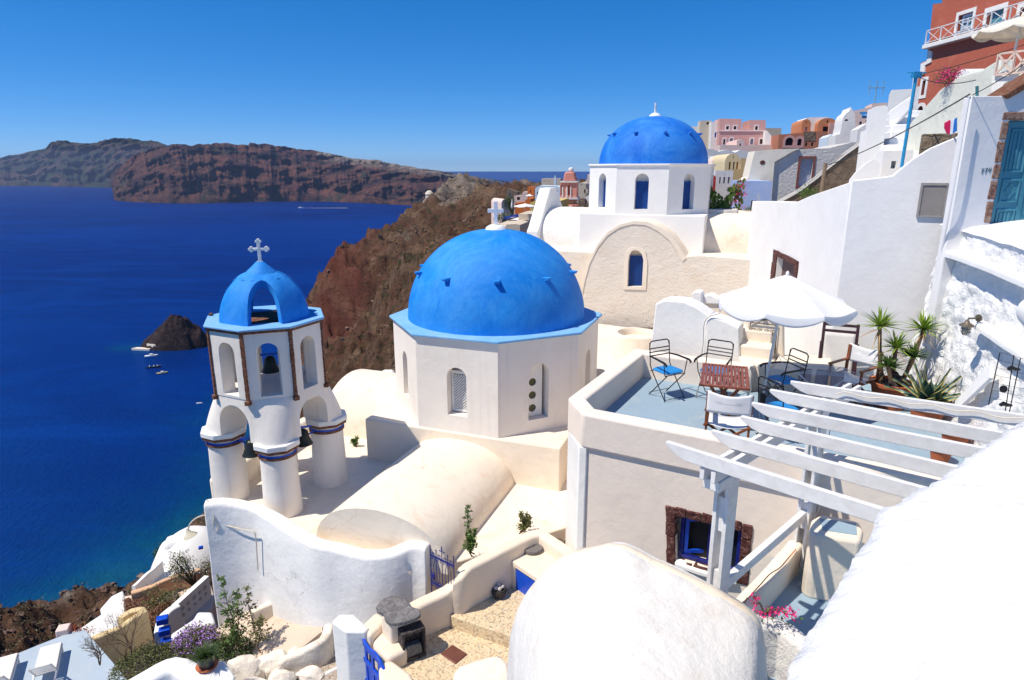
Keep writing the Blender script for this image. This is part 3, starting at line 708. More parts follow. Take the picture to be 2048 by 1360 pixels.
# lantern
R1 = .885 / math.cos(math.pi / 8); po = octo(R1); pi_ = octo(R1 * .74); m = MB()
zl, zu = -3.60, -2.50
for i in range(8):
    F = Face(po[i], po[(i + 1) % 8]); c_ = F.L / 2; h = arch(c_ - .17, c_ + .17, zl + .04, zu - .17, 12)
    G = Face(pi_[i], pi_[(i + 1) % 8]); cg = G.L / 2; hg = [(cg + (x - c_) * .85, z) for x, z in h]
    for FF, oo, hh in ((F, rect(0, F.L, zl, zu), h), (G, rect(0, G.L, zl, zu), hg)):
        loops = [oo, hh[::-1]]; flat_ = [p for l in loops for p in l]
        m.add([FF.P(a, z) for a, z in flat_], tessellate_polygon([[Vector((p[0], p[1], 0)) for p in l] for l in loops]))
    n = len(h); m.add([F.P(*p) for p in h] + [G.P(*p) for p in hg], [(k, n + k, n + (k + 1) % n, (k + 1) % n) for k in range(n)])
m.build('lantern_wall', DRUM, bt, weld=True, bevel=.006)
m = MB(); m.prism(octo(R1 * .93), zl - .2, zl + .012); m.build('lantern_floor', DRUM, bt)
for i in range(8):
    a = -math.pi / 8 + i * math.pi / 4; r_ = R1 + .005
    m = MB(); z = zl - .02; rr = random.Random(i)
    while z < zu - .02:
        h_ = .09 + .09 * rr.random(); t = .03; w_ = .035 + .006 * rr.random()
        p = []
        for sg in (-1, 1):
            pass
        c0 = (r_ * math.cos(a), r_ * math.sin(a)); M = Matrix.Rotation(a, 3, 'Z')
        m.obox((c0[0] * (1 - .012), c0[1] * (1 - .012), z + h_ / 2 - .004), (.05, .055 + .012 * rr.random(), h_ - .006), M=M); z += h_
    m.obox((r_ * math.cos(a), r_ * math.sin(a), zl - .04), (.09, .09, .07), M=Matrix.Rotation(a, 3, 'Z'))
    m.build('corner_stone_strip', BROWNST, bt, bevel=.006)
m = MB(); m.prism(octo(R1 + .035), zu, zu + .045); m.build('stone_cornice', BROWNST, bt, bevel=.006)
m = MB(); o8, i8 = octo(R1 + .06), octo(R1 * .62)
n = 8; m.add([(x, y, z) for z in (zu + .046, zu + .085) for x, y in o8] + [(x, y, z) for z in (zu + .046, zu + .085) for x, y in i8],
    [q for i in range(8) for j in [(i + 1) % 8] for q in [(i, j, 8 + j, 8 + i), (16 + j, 16 + i, 24 + i, 24 + j), (8 + i, 8 + j, 24 + j, 24 + i), (j, i, 16 + i, 16 + j)]])
m.build('roof_edge', LIP, bt, bevel=.012)
zd = zu + .085
def dprof(t):   # 0..1 -> outer radius, height of the ribbed dome
    a = t * math.pi / 2; return .735 * math.cos(a) ** .92, .80 * math.sin(a) ** 1.05
th_ = .15
def ribsec(a0, a1, t0, t1, nt=16, na=8):
    m = MB()
    def P(t, a, inn):
        r, z = dprof(t); r2, z2 = max(0, r - th_ * (1 if t < .6 else 1)), z
        if inn: a2 = t * math.pi / 2; r, z = max(.0, (.735 - th_) * math.cos(a2) ** .92), (.80 - th_) * math.sin(a2) ** 1.05
        f = 1 / math.cos(((a + math.pi / 8) % (math.pi / 4)) - math.pi / 8) * .965
        return (r * f * math.cos(a), r * f * math.sin(a), zd + z)
    am = (a0 + a1) / 2; hf = (a1 - a0) / 2
    def AA(t, u):
        if t1 > .9 or t < .38: h = hf
        else: q = min(1, (t - .38) / (t1 - .38)); h = hf + (R(45) - hf) * (1 - math.sqrt(max(0, 1 - q * q)))
        return am + h * (2 * u - 1)
    for inn in (0, 1): m.grid(lambda u, w: P(t0 + (t1 - t0) * w, AA(t0 + (t1 - t0) * w, u), inn), na, nt)
    m.grid(lambda u, w: P(t0 + (t1 - t0) * w, AA(t0 + (t1 - t0) * w, 0), u > .5), 1, nt); m.grid(lambda u, w: P(t0 + (t1 - t0) * w, AA(t0 + (t1 - t0) * w, 1), u > .5), 1, nt)
    m.grid(lambda u, w: P(t0, a0 + (a1 - a0) * u, w > .5), na, 1); m.grid(lambda u, w: P(t1, a0 + (a1 - a0) * u, w > .5), na, 1)
    return m
for i in range(4):
    a = math.pi / 4 + i * math.pi / 2
    ribsec(a - R(25), a + R(25), 0, .66, 24).build('dome_rib', BLUE, bt, ang=50)
ribsec(0, 2 * math.pi, .655, .97, 10, 48).build('dome_crown', BLUE, bt, ang=60)
m = MB(); m.lathe([(.30, .0), (.27, .06), (.2, .13), (.12, .2), (.07, .25), (0, .26)], (0, 0, zd + .68), 24); m.build('dome_tip', BLUE, bt)
cross(bt, (0, 0, zd + .92), .36, .26, .06, WHITE, R(-10), True)
# bells hung on a beam inside
def bell(p, s=1):
    r = root('bell', 'dark bronze bell hanging in the right arch of the bell tower' if s == 1 else 'dark bell hanging inside the left arch of the bell tower' if s < 1 else 'dark bell seen through the windows of the upper octagon of the bell tower', 'bell', p)
    MB().lathe([(0, .0), (.05, -.01), (.09, -.05), (.11, -.16), (.15, -.26), (.165, -.28), (.15, -.285), (0, -.27)], p, 20).build('bell_body', flat('bell_bronze', (.03, .035, .03), .4, .6), r)
    MB().bar((p[0] - .14, p[1] - .06, p[2] + .03), (p[0] + .14, p[1] + .06, p[2] + .03), .03, .03).build('bell_yoke', ROYAL, r)
p = Vector(TC); a45 = TA - math.pi / 4
bell((p.x, p.y, -3.12), 1.01)
bell((p.x + .6 * math.cos(a45), p.y + .6 * math.sin(a45), -4.38)); a135 = TA - 3 * math.pi / 4
bell((p.x + .6 * math.cos(a135), p.y + .6 * math.sin(a135), -4.45), .9)
for k, (aa, bb) in enumerate(((-90, 0), (-90, 180))):
    a, c = TA + R(aa), TA + R(bb)
    MB().tube([(TC[0] + lw * math.cos(a), TC[1] + lw * math.sin(a), -4.53), (TC[0] + lw * math.cos(c), TC[1] + lw * math.sin(c), -4.53)], .014, 6).build('tie_rod', ROYAL, None, 'blue iron tie rod across the %s arch of the bell tower' % ('right' if k == 0 else 'left'), 'tie rod')
# second church ----------------------------------------------------
C2 = (4.85, 23.0)
ch2 = root('domed_church', 'white church farther up the hill with a deep blue dome and blue lattice windows', 'church', (C2[0], C2[1], 0), None, YAW, True)
MB().box(-2.03, 2.03, -2.03, 2.03, -8, -1.38).build('base_block', WHITE2, ch2, bevel=.03, lump=.012)
d2 = drum(ch2, 2.0, -1.38, .14, {k: (.44, -1.22, -.10) for k in range(8)}, WHITE2, .3)
lip(ch2, 2.0, .20, WHITE2, .06, .05)
dome(ch2, 1.84, 1.58, .19, BLUE2, 10, R(-90 + 22), .085, .62)
MB().lathe([(.0, .16), (.1, .15), (.2, .07), (.22, .0), (.24, -.06)], (0, 0, 1.72), 20).build('cross_base', WHITE2, ch2)
m = MB(); m.tube([(0, 0, 1.85), (0, 0, 2.2)], .035, 8); m.lathe([(0, 0), (.05, .05), (.0, .1)], (0, 0, 2.0), 8); m.obox((0, 0, 2.12), (.04, .14, .04)); m.build('cross', GREYW, ch2)
for k in (5, 6, 7):
    F = d2[k]; c_ = F.L / 2; z0_, z1_ = -1.20, -.34
    m = lattice(F, c_ - .17, c_ + .17, z0_ + .04, z1_ - .04, -.21, 7, .014); m.ring(F, rect(c_ - .21, c_ + .21, z0_ - .01, z1_), rect(c_ - .17, c_ + .17, z0_ + .03, z1_ - .04), -.24, -.19)
    m.solid(F, rect(c_ - .2, c_ + .2, z0_, z1_ - .01), D=.03, off=-.24); m.build('blue_shutter', SHUT, ch2)
# its rough gable front, defined on its own plane
def l2w(x, y): return (C2[0] + x * math.cos(YAW) - y * math.sin(YAW), C2[1] + x * math.sin(YAW) + y * math.cos(YAW))
GF = Face(l2w(-2.5, -3.1), l2w(6, -3.1))
def gp(*a): return [GF.px(u, v) for u, v in a]
gab = gp((1163, 655), (1163, 585), (1168, 560), (1178, 525), (1195, 492), (1215, 468), (1240, 452), (1268, 445), (1295, 447), (1322, 460), (1345, 478), (1362, 502), (1372, 514), (1400, 512), (1500, 520), (1530, 523), (1530, 655))
hole = [GF.px(u, v) for u, v in [(1255, 573), (1284, 573), (1287, 520), (1284, 509), (1278, 502), (1271, 500), (1264, 502), (1259, 510), (1257, 522)]]
ch2w = root('rendered_gable_house', 'rough rendered arched gable with one blue lattice window below the farther dome', 'church', (GF.A.x, GF.A.y, -4))
MB().solid(GF, gab, [hole], D=.35, hd=.22).build('gable_wall', ROUGHC, ch2w)
zz = [p[1] for p in hole]; ss = [p[0] for p in hole]
m = lattice(GF, min(ss) + .02, max(ss) - .02, min(zz), max(zz) - .20, -.14, 7, .012); m.solid(GF, rect(min(ss) + .0, max(ss) - .0, min(zz), max(zz) - .20), D=.03, off=-.16); m.build('lattice_shutter', SHUT, ch2w)
cx, cz = sum(ss) / len(ss), 0
outer = [((x - cx) * 1.55 + cx, z + (.10 if z > -2.6 else -.10)) for x, z in hole]
MB().ring(GF, outer, hole, 0, .03).build('window_surround', CREAM, ch2w, bevel=.008)
# raised rim and barrel behind the gable
arcp = gp((1163, 585), (1168, 560), (1178, 525), (1195, 492), (1215, 468), (1240, 452), (1268, 445), (1295, 447), (1322, 460), (1345, 478), (1362, 502), (1372, 520))
m = MB(); n = len(arcp)
vs = []
for off in (.02, -1.4):
    for k in (1.0,):
        vs += [GF.P(x, z + .05, off) for x, z in arcp]
m.add(vs, [(i, i + 1, n + i + 1, n + i) for i in range(n - 1)])
inner = [(x + (1.75 - x) * .045, z - .05) for x, z in arcp]
m.add([GF.P(x, z + .05, .02) for x, z in arcp] + [GF.P(x, z, .02) for x, z in inner], [(i, i + 1, n + i + 1, n + i) for i in range(n - 1)])
m.add([GF.P(x, z - .3, -1.4) for x, z in arcp] + [GF.P(x, z + .05, -1.4) for x, z in arcp], [(i, i + 1, n + i + 1, n + i) for i in range(n - 1)])
m.build('vault_roof', CREAM, ch2w, bevel=.0)
# flat roofs between the churches
m = MB(); q = [l2w(-3.4, -2.75), l2w(6.2, -2.75), l2w(6.2, 2.5), l2w(-4.6, 2.5), l2w(-4.6, -1.4)]; m.prism(q, -8, -2.55); m.build('upper_roof', ROOFC, ch2w, bevel=.05)
# long side vault left of the drum with buttress
m = MB(); vp = []
LV = Face(l2w(-4.35, -1.6), l2w(-2.0, -1.6))
barrel(MB(), 1.55, 0, -3.55, -2.0, -2.6, -1.30, axis='x').build('side_vault', plaster('weathered_vault', (.80, .77, .72), stain=(.45, .42, .38), amt=.35, streak=.3), ch2, bevel=.03)
m = MB(); m.add([(x, y, z) for x in (-3.98, -3.55) for y, z in [(-1.75, -2.8), (-1.75, -2.05), (-1.6, -1.95), (-.35, -.62), (.35, -.62), (1.6, -1.6), (1.6, -2.8)]], [tuple(range(7)), tuple(range(7, 14))[::-1]] + [(i, 7 + i, 7 + (i + 1) % 7, (i + 1) % 7) for i in range(7)])
m.build('buttress_wall', WHITE, ch2, bevel=.04)
# lower annex left of the gable
GL = Face(l2w(-4.6, -3.5), l2w(-2.0, -3.5))
q1 = l2w(-4.2, -3.3); q2 = l2w(-2.3, -3.3)
m = MB(); m.prism([l2w(-4.4, -3.6), l2w(-2.28, -3.6), l2w(-2.28, -2.76), l2w(-4.4, -2.76)], -8, -3.2); m.build('annex_wall', plaster('annex_render', (.78, .69, .60), stain=(.62, .40, .25), amt=.5, streak=.3), ch2w, bevel=.03)
# lower pale roof between the two churches
m = MB(); m.prism([loc1(1.9, 2.6), loc1(2.4, -.5), (3.3, 11.8), (6.2, 12.3), (7.0, 17.5), l2w(-1.5, -3.4), l2w(-5.5, -3.2), loc1(-2.5, 4.5)], -10, -4.75)
m.build('lower_roof', ROOFC, None, 'flat cream roof lying between the two domed churches', 'roof', bevel=.02)
# ---------------- terrace house (frame turned -29 degrees) ----------------
T0 = Vector((.98, 8.36)); TE1 = Vector((math.cos(R(-29)), math.sin(R(-29)))); TE2 = Vector((-TE1.y, TE1.x))
def tw(x, y, z=None):
    q = T0 + TE1 * x + TE2 * y; return (q.x, q.y) if z is None else (q.x, q.y, z)
TZ, TF = -3.24, -3.70
th = root('terrace_house', 'cream house with a blue floored roof terrace and a stone framed blue window', 'house', (*tw(0, 0), -7))
FW = Face(tw(0, 0), tw(6, 0))
win = [(1.33, -5.14), (2.20, -5.12), (2.20, -4.44), (1.34, -4.46)]
m = MB(); m.solid(FW, [(.0, -8), (6, -8), (6, -3.76), (.0, -3.72)], [[FW.px(1352, 1120), FW.px(1476, 1152), FW.px(1484, 1062), FW.px(1350, 1030)], [(1.28, -7.6), (2.0, -7.6), (2.0, -5.48), (1.28, -5.44)]], D=.45, hd=.24)
m.build('front_wall', HOUSE, th, bevel=.01, lump=.0)
m = MB(); m.prism([tw(-.38, .48), tw(-.02, .02), tw(-.02, .4), tw(-.3, .7), tw(-.3, 3.4), tw(-.4, 3.4)], -8, -3.72)
m.prism([tw(-.30, .4), tw(6, .4), tw(6, 5.3), tw(2.2, 5.3), tw(2.2, 3.4), tw(-.3, 3.4)], -8, -3.73); m.build('side_wall', HOUSE, th, bevel=.01)
m = MB(); m.prism([tw(-.42, .46), tw(-.03, -.04), tw(.09, -.04), tw(.09, .02), tw(-.02, .1), tw(-.36, .52)], -8, -3.74); m.build('corner_pilaster', WHITE, th, bevel=.02)
m = MB(); m.prism([tw(-.44, .62), tw(-.36, .62), tw(-.36, .70), tw(-.44, .70)], -8, -3.9); m.build('drain_pipe', WHITE, th, bevel=.02)
# parapet with projecting band
m = MB()
def ringwall(m, out, inn, z0, z1):
    n = len(out); m.add([(*p, z) for z in (z0, z1) for p in out] + [(*p, z) for z in (z0, z1) for p in inn],
        [q for i in range(n - 1) for j in [i + 1] for q in [(i, j, n + j, n + i), (2 * n + j, 2 * n + i, 3 * n + i, 3 * n + j), (n + i, n + j, 3 * n + j, 3 * n + i), (j, i, 2 * n + i, 2 * n + j)]] + [(0, n, 3 * n, 2 * n), (n - 1, 3 * n - 1, 4 * n - 1, 2 * n - 1)])
ringwall(m, [tw(6, -.05), tw(.02, -.05), tw(-.42, .44), tw(-.45, 3.55), tw(1.72, 3.6)], [tw(6, .22), tw(.10, .22), tw(-.16, .52), tw(-.18, 3.28), tw(1.72, 3.32)], -3.76, TZ)
m.build('parapet', HOUSE, th, bevel=.04, seg=3, lump=.02, lumpsize=.6, sub=0)
m = MB(); m.prism([tw(-.24, .52), tw(.02, .14), tw(6.4, .14), tw(6.4, 5.6), tw(1.8, 5.6), tw(1.8, 3.45), tw(-.28, 3.45)], -3.725, TF); m.build('terrace_floor', FLOORB, th)
# window surround of dark tuff blocks
rr = random.Random(3)
WB = [FW.px(1352, 1120), FW.px(1476, 1152), FW.px(1484, 1062), FW.px(1350, 1030)]
m = MB()
def blocks(m, F, a, b, w, out, nb, proud=.03):
    ax = Vector(a); bx = Vector(b); o = Vector(out); t = 0
    for i in range(nb):
        t1 = (i + 1) / nb if i == nb - 1 else (i + 1 + rr.uniform(-.2, .2)) / nb
        p0, p1 = ax.lerp(bx, t), ax.lerp(bx, t1 - .01); q = [p0, p1, p1 + o * w * rr.uniform(.92, 1.08), p0 + o * w * rr.uniform(.92, 1.08)]
        m.solid(F, [(p.x, p.y) for p in q], D=.14, off=proud * rr.uniform(.6, 1.2)); t = t1
blocks(m, FW, WB[3], WB[2], .125, (0, 1), 5); blocks(m, FW, (WB[0][0] - .0, WB[0][1] - .1), (WB[3][0], WB[3][1] + .12), .125, (-1, 0), 4); blocks(m, FW, (WB[1][0], WB[1][1] - .1), (WB[2][0], WB[2][1] + .12), .125, (1, 0), 4); blocks(m, FW, WB[0], WB[1], .11, (0, -1), 4, .045)
m.build('stone_surround', DARKST, th, bevel=.012, lump=.012, lumpsize=.05, sub=1)
Fi = FW.shift(-.12); s0, s1, z0, z1 = WB[0][0] + .01, WB[1][0] - .01, WB[0][1] + .02, WB[2][1] - .01
m = MB(); m.ring(Fi, rect(s0, s1, z0, z1), rect(s0 + .05, s1 - .05, z0 + .05, z1 - .05), 0, .05); m.solid(Fi, rect((s0 + s1) / 2 - .025, (s0 + s1) / 2 + .025, z0, z1), D=.05, off=.04); wf = m.build('window_frame', NAVY, th, bevel=.005)
# one casement standing open inwards
pv = Vector(Fi.P(s0 + .05, 0, .0)[:2]); ang = R(-29 + 28); C_ = Face(pv, (pv.x + math.cos(ang), pv.y + math.sin(ang))); w_ = (s1 - s0) / 2 - .06
m = MB(); m.ring(C_, rect(0, w_, z0 + .06, z1 - .06), rect(.05, w_ - .05, z0 + .11, z1 - .11), 0, .03); m.build('casement', ROYAL, wf)
m = MB(); m.solid(Fi, rect((s0 + s1) / 2 + .03, s1 - .06, z0 + .07, z1 - .07), D=.01, off=.0); m.build('window_pane', GLASS, wf, smooth=False)
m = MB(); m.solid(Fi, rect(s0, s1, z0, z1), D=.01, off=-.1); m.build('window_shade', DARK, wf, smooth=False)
m = MB(); m.solid(FW.shift(-.1), rect(1.3, 1.98, -7.6, -5.46), D=.05); dd = m.build('door', NAVY, th)
wallrun([(*FW.P(s0, 0, .0)[:2], z0 - .015), (*FW.P((s0 + s1) / 2, 0, .03)[:2], z0 - .02), (*FW.P(s1, 0, .0)[:2], z0 - .02)], z0 - .08, .14, .004, .02, step=.05, nv=2).build('window_sill', WHITE, th)
# thin rafter fittings: pergola ------------------------------------------------
pg = root('pergola', 'white painted timber pergola with six pointed rafters on forked posts', 'pergola', (*tw(2.2, -2), -5))
raf = [((1.77, -2.24), (3.95, -2.78)), ((2.08, -1.76), (4.1, -2.2)), ((2.26, -1.24), (4.4, -1.62)), ((2.29, -.77), (4.6, -1.02)), ((2.4, -.22), (4.8, -.50)), ((2.57, .22), (5.3, .20))]
for a, b_ in raf:
    m = MB(); A, B = Vector(tw(*a)), Vector(tw(*b_)); F = Face(A, B); L = (B - A).length; h = .066
    prof = [(0.0, -2.5 + h), (.0 - .0, -2.5 + h - .03), (.05, -2.5 + .0), (.12, -2.5 - .04), (.2, -2.5 - h), (L, -2.5 - h), (L, -2.5 + h)]
    m.solid(F, prof, D=.05, off=.025); m.build('rafter', PAINTW, pg, bevel=.006, lump=.002, lumpsize=.4)
bA, bB = tw(2.18, -2.35), tw(3.25, .95)
bd = (Vector(bB) - Vector(bA)).normalized(); bn = Vector((bd.y, -bd.x))
for s_ in (-1, 1):
    m = MB(); o_ = bn * .055 * s_
    m.bar((bA[0] + o_.x, bA[1] + o_.y, -2.64), (bB[0] + o_.x, bB[1] + o_.y, -2.64), .045, .12); m.build('beam', PAINTW, pg, bevel=.005)
def post(c, zt, zb_):
    for s_ in (-1, 1):
        o_ = bn * .055 * s_; m = MB(); F = Face((c[0] - bd.x * .09 + o_.x, c[1] - bd.y * .09 + o_.y), (c[0] + bd.x * .09 + o_.x, c[1] + bd.y * .09 + o_.y))
        m.solid(F, rect(0, .18, zb_, zt), D=.04, off=.02); p_ = m.build('post', PAINTW, pg, bevel=.006)
    m = MB(); z = zt - .55
    while z > zb_ + .2: m.obox((c[0], c[1], z), (.075, .11, .36), math.atan2(bn.y, bn.x)); z -= .78
    m.build('post_spacer', PAINTW, pg, bevel=.004)
pc1, pc2 = tw(2.30, -2.0), tw(2.93, -.12)
post(pc1, -2.6, -6.0); post(pc2, -2.6, -4.6)
m = MB(); m.bar((*[pc1[i] - bd[i] * .30 for i in (0, 1)], -2.76), (*[pc1[i] + bd[i] * .12 for i in (0, 1)], -2.76), .17, .10); m.build('beam_block', PAINTW, pg, bevel=.01)
m = MB(); m.bar((*pc1, -4.0), (*pc2, -3.92), .07, .11); m.build('rail', PAINTW, pg, bevel=.006)
m = MB(); pts = [Vector((*pc2, -2.7)) + Vector((.08, -.05, 0))]
for k in range(24): t = k / 23; pts.append(Vector((pc2[0] + .09 + .03 * math.sin(k), pc2[1] - .06, -2.75 - 1.7 * t)))
m.tube(pts, .007, 5); m.build('cable', CREAM, pg)
A, B = Vector((*tw(3.05, .19), -2.47)), Vector((*tw(5.2, .17), -2.47)); m = MB()
m.tube([A.lerp(B, k / 30) + Vector((0, -.035, .015 * math.sin(k * 1.1) - .03 * (k == 0))) for k in range(31)], .006, 5); m.build('cable', CREAM, pg)
# lower right terrace -------------------------------------------------
LF = -4.68
lt = root('lower_terrace', 'small lower terrace with pale blue floor and plastered seat below the pergola', 'terrace', (*tw(3.2, -.8), -7))
m = MB(); m.prism([tw(2.62, -.02), tw(5.5, -.02), tw(5.5, -2.6), tw(2.2, -2.6)], -8, LF); m.build('terrace_floor', FLOORB, lt)
m = MB(); m.prism([atz(u, v, -3.86) for u, v in [(1623, 1037), (1640, 1027), (1718, 1040), (1728, 1060), (1722, 1082), (1635, 1068), (1618, 1058)]], -4.7, -3.86)
bo = m.build('bench', CREAM, lt, bevel=.05, seg=3, lump=.01)
m = MB(); m.prism([atz(u, v, -3.855) for u, v in [(1640, 1037), (1712, 1047), (1714, 1070), (1645, 1060)]], -3.87, -3.852); m.build('blue_seat_top', FLOORB, bo)
P = [(*tw(2.86, -.15), -4.30), (*tw(2.72, -.7), -4.34), (*tw(2.55, -1.3), -4.36), (*tw(2.45, -1.75), -4.34), (*tw(2.44, -1.95), -4.30)]
wallrun(P, -8, .17, .012, .05).build('side_parapet', CREAM, lt, bevel=.01)
P = [(*atz(u, v, -4.1), -4.1 - .02 * k) for k, (u, v) in enumerate([(1490, 1240), (1525, 1236), (1560, 1238), (1600, 1262), (1640, 1290)])]
wallrun(P, -8, .2, .02, .06).build('front_parapet', plaster('grey_rough_edge', (.72, .70, .68), stain=(.5, .42, .35), amt=.5, bump=1, rough=12), lt, bevel=.01)
m = MB(); pts = [Vector((*atz(u, v, -4.3), -4.3)) for u, v in [(1592, 1098), (1575, 1118), (1560, 1135), (1540, 1148), (1520, 1170), (1500, 1192), (1480, 1215), (1470, 1225)]]
m.tube(smooth_pts(pts, .03), .006, 5); m.build('cable', TERRA, lt)
# ---------------- walls and steps behind the terrace ----------------
def pf(y, x0=-1, x1=8): return Face(tw(x0, y), tw(x1, y))
def pslab(name, F, pts, D, mat, label, cat='wall', parent=None, bevel=.03, off=0, lump=.015, holes=(), hd=.1):
    m = MB(); m.solid(F, [F.px(*p) for p in pts], [[F.px(*p) for p in h] for h in holes], D=D, off=off, hd=hd)
    return m.build(name, mat, parent, label if parent is None else None, cat if parent is None else None, bevel=bevel, seg=3, lump=lump, lumpsize=.5)
pslab('stair_side_wall', pf(4.0), [(1290, 760), (1302, 680), (1311, 607), (1330, 600), (1368, 603), (1392, 614), (1420, 633), (1413, 680), (1407, 760)], .5, WHITE, 'white slab wall with sloping top right behind the back parapet of the terrace')
pslab('stair_side_wall', pf(3.9), [(1405, 760), (1413, 640), (1421, 632), (1450, 642), (1478, 656), (1480, 760)], .45, WHITE, 'lower white wall with a hanging cable left of the plaster steps')
m = MB(); pts = [pf(3.88).P(*pf(3.88).px(u, v)) for u, v in [(1440, 627), (1418, 634), (1408, 650), (1406, 690), (1400, 725)]]
m.tube(smooth_pts(pts, .03), .008, 5); m.build('hanging_cable', flat('grey_cable', (.4, .39, .38), .6), None, 'thin grey cable hanging down the join of the two white walls', 'cable')
stp = root('plaster_steps', 'cream plaster steps climbing from the terrace behind the red slatted table', 'steps', (*tw(1.75, 3.8), -3.7))
for k, (y0, z) in enumerate([(3.55, -3.24), (3.95, -3.03), (4.3, -2.82), (4.65, -2.6)]):
    m = MB(); m.prism([tw(1.30 if k else 1.5, y0), tw(1.98 - .06 * k, y0), tw(1.98 - .06 * k, y0 + .6), tw(1.3, y0 + .6)], -4, z); m.build('step', CREAM, stp, bevel=.035, seg=3)
pslab('garden_wall', pf(4.35), [(1490, 760), (1493, 640), (1502, 630), (1528, 618), (1545, 617), (1566, 622), (1568, 760)], .18, CREAM, 'cream wall holding a black wrought iron scroll panel under the big umbrella')
pslab('garden_wall', pf(6.3), [(1380, 660), (1385, 608), (1440, 606), (1480, 618), (1500, 625), (1500, 660)], .5, CREAM, 'low cream wall beyond the white stair walls')
pslab('chimney', pf(6.1), [(1382, 612), (1384, 586), (1390, 582), (1403, 584), (1404, 612)], .3, WHITE2, 'small white square chimney on the low cream wall', 'chimney')
pslab('sloping_ledge', pf(6.25), [(1404, 608), (1405, 592), (1420, 588), (1450, 604), (1452, 610)], .3, WHITE2, 'small white ledge sloping down beside the square chimney', 'ledge')
F = pf(5.2)
m = MB(); m.solid(F, [F.px(*p) for p in [(1460, 660), (1462, 618), (1475, 615), (1507, 622), (1520, 650), (1520, 665)]], [[F.px(*p) for p in [(1470, 636), (1478, 636), (1478, 628), (1474, 622), (1470, 628)]], [F.px(*p) for p in [(1490, 636), (1502, 638), (1503, 632), (1497, 627), (1491, 630)]]], D=.2, hd=.15)
m.build('pierced_wall', WHITE, None, 'short white wall with two small arched openings under the umbrella edge', 'wall', bevel=.02)
m = MB(); m.prism([tw(1.98, 3.45), tw(2.75, 3.45), tw(2.9, 4.1), tw(2.85, 4.9), tw(1.98, 4.5)], -3.72, -3.26); m.build('plaster_ledge', CREAM, None, 'cream plastered ledge along the foot of the wall behind the blue cushioned chair', 'ledge', bevel=.05, seg=3, lump=.02)
# iron scroll panel
IF = pf(4.35).shift(.03); a0, b0 = IF.px(1497, 705 - 18); a1, b1 = IF.px(1556, 645)
def spiral(F, cx, cz, r, turns, a0_, sg, r1=.12):
    return [F.P(cx + (r * (1 - t * (1 - r1))) * math.cos(a0_ + sg * turns * 2 * math.pi * t), cz + (r * (1 - t * (1 - r1))) * math.sin(a0_ + sg * turns * 2 * math.pi * t)) for t in np.linspace(0, 1, 22)]
m = MB(); sw = a1 - a0; sh = .52; zb0 = b0 - .12
for p, q in [((a0, zb0), (a1, zb0)), ((a0, zb0), (a0, zb0 + sh)), ((a1, zb0), (a1, zb0 + sh)), ((a0, zb0 + sh), (a1, zb0 + sh))]: m.tube([IF.P(*p), IF.P(*q)], .009, 5)
r_ = sw / 9
for i in range(4):
    for j in range(2):
        m.tube(spiral(IF, a0 + sw * (.14 + .24 * i), zb0 + sh * (.27 + .46 * j), r_ * 1.05, 1.6, math.pi * (j + .5), 1 if (i + j) % 2 else -1), .006, 5)
for s_ in (-1, 1):
    m.tube([IF.P(a0 + sw / 2 + s_ * sw / 2 * (1 - t), zb0 + sh + .14 * math.sin(t * math.pi / 2) ** 1.5) for t in np.linspace(0, 1, 10)], .007, 5)
    m.tube(spiral(IF, a0 + sw / 2 + s_ * r_ * .6, zb0 + sh + .07, r_ * .6, 1.3, math.pi / 2, s_), .006, 5)
m.build('scroll_panel', BLACKM, None, 'black wrought iron scroll panel with eight spirals on the cream wall', 'iron panel')
# round cistern
cx, cy = atz(1272, 666, -4.05); m = MB()
m.lathe([(.62, -5), (.60, -4.08), (.55, -4.03), (.47, -4.03), (.44, -4.10), (.44, -4.2), (0, -4.16)], (cx, cy, 0), 40)
m.build('round_cistern', ROOFC, None, 'round plastered cistern with rubble filled top left of the white stair wall', 'cistern', bevel=.0, lump=.03, ang=50)
# tall wall block -----------------------------------------------------
TB = Vector((5.9, 11.5)); TBf = Vector((7.05, 19.1))
bw = root('retaining_block', 'tall smooth white corner block with a grey shuttered hatch above the terrace plants', 'building', (TB.x, TB.y, -4))
FL = Face(TBf, TB)
q = [FL.px(u, v) for u, v in [(1490, 545), (1505, 402), (1545, 402), (1590, 405), (1622, 391)]] + [(FL.L, -.19), (FL.L, -4), (0, -5)]
wf_ = [(1550, 574), (1587, 576), (1591, 531), (1553, 524)]
wq = [FL.px(*p) for p in wf_]; wR = rect(min(p[0] for p in wq), max(p[0] for p in wq), min(p[1] for p in wq), max(p[1] for p in wq)); m = MB(); m.solid(FL, q, [wR], D=.5, hd=.2); m.build('left_wall', WHITE2, bw, bevel=.015, lump=.012)
q = [FL.px(*p) for p in wf_]; sA = min(p[0] for p in q); sB = max(p[0] for p in q); zA = min(p[1] for p in q); zB = max(p[1] for p in q)
m = MB(); blocks(m, FL, (sA, zB), (sB, zB), .13, (0, 1), 3); blocks(m, FL, (sA, zA), (sA, zB + .13), .35, (-1, 0), 3); blocks(m, FL, (sB, zA), (sB, zB + .13), .2, (1, 0), 3)
m.build('stone_frame', DARKST, bw, bevel=.01)
m = MB(); m.solid(FL, rect(sA - .01, sB + .01, zA, zB + .01), D=.02, off=-.15); m.build('dark_recess', flat('maroon_grey_board', (.12, .07, .075), .8, var=.3), bw)
d_ = TE1; RB = (TB.x + d_.x * 1.72, TB.y + d_.y * 1.72)
FR = Face(TB, RB)
top = [(1766, 354), (1785, 351), (1800, 338), (1825, 318), (1860, 296), (1890, 283), (1912, 274), (1925, 268)]
q = [(0, -4), (0, -.17)] + [FR.px(*p) for p in top]; q = q + [(q[-1][0], -4)]
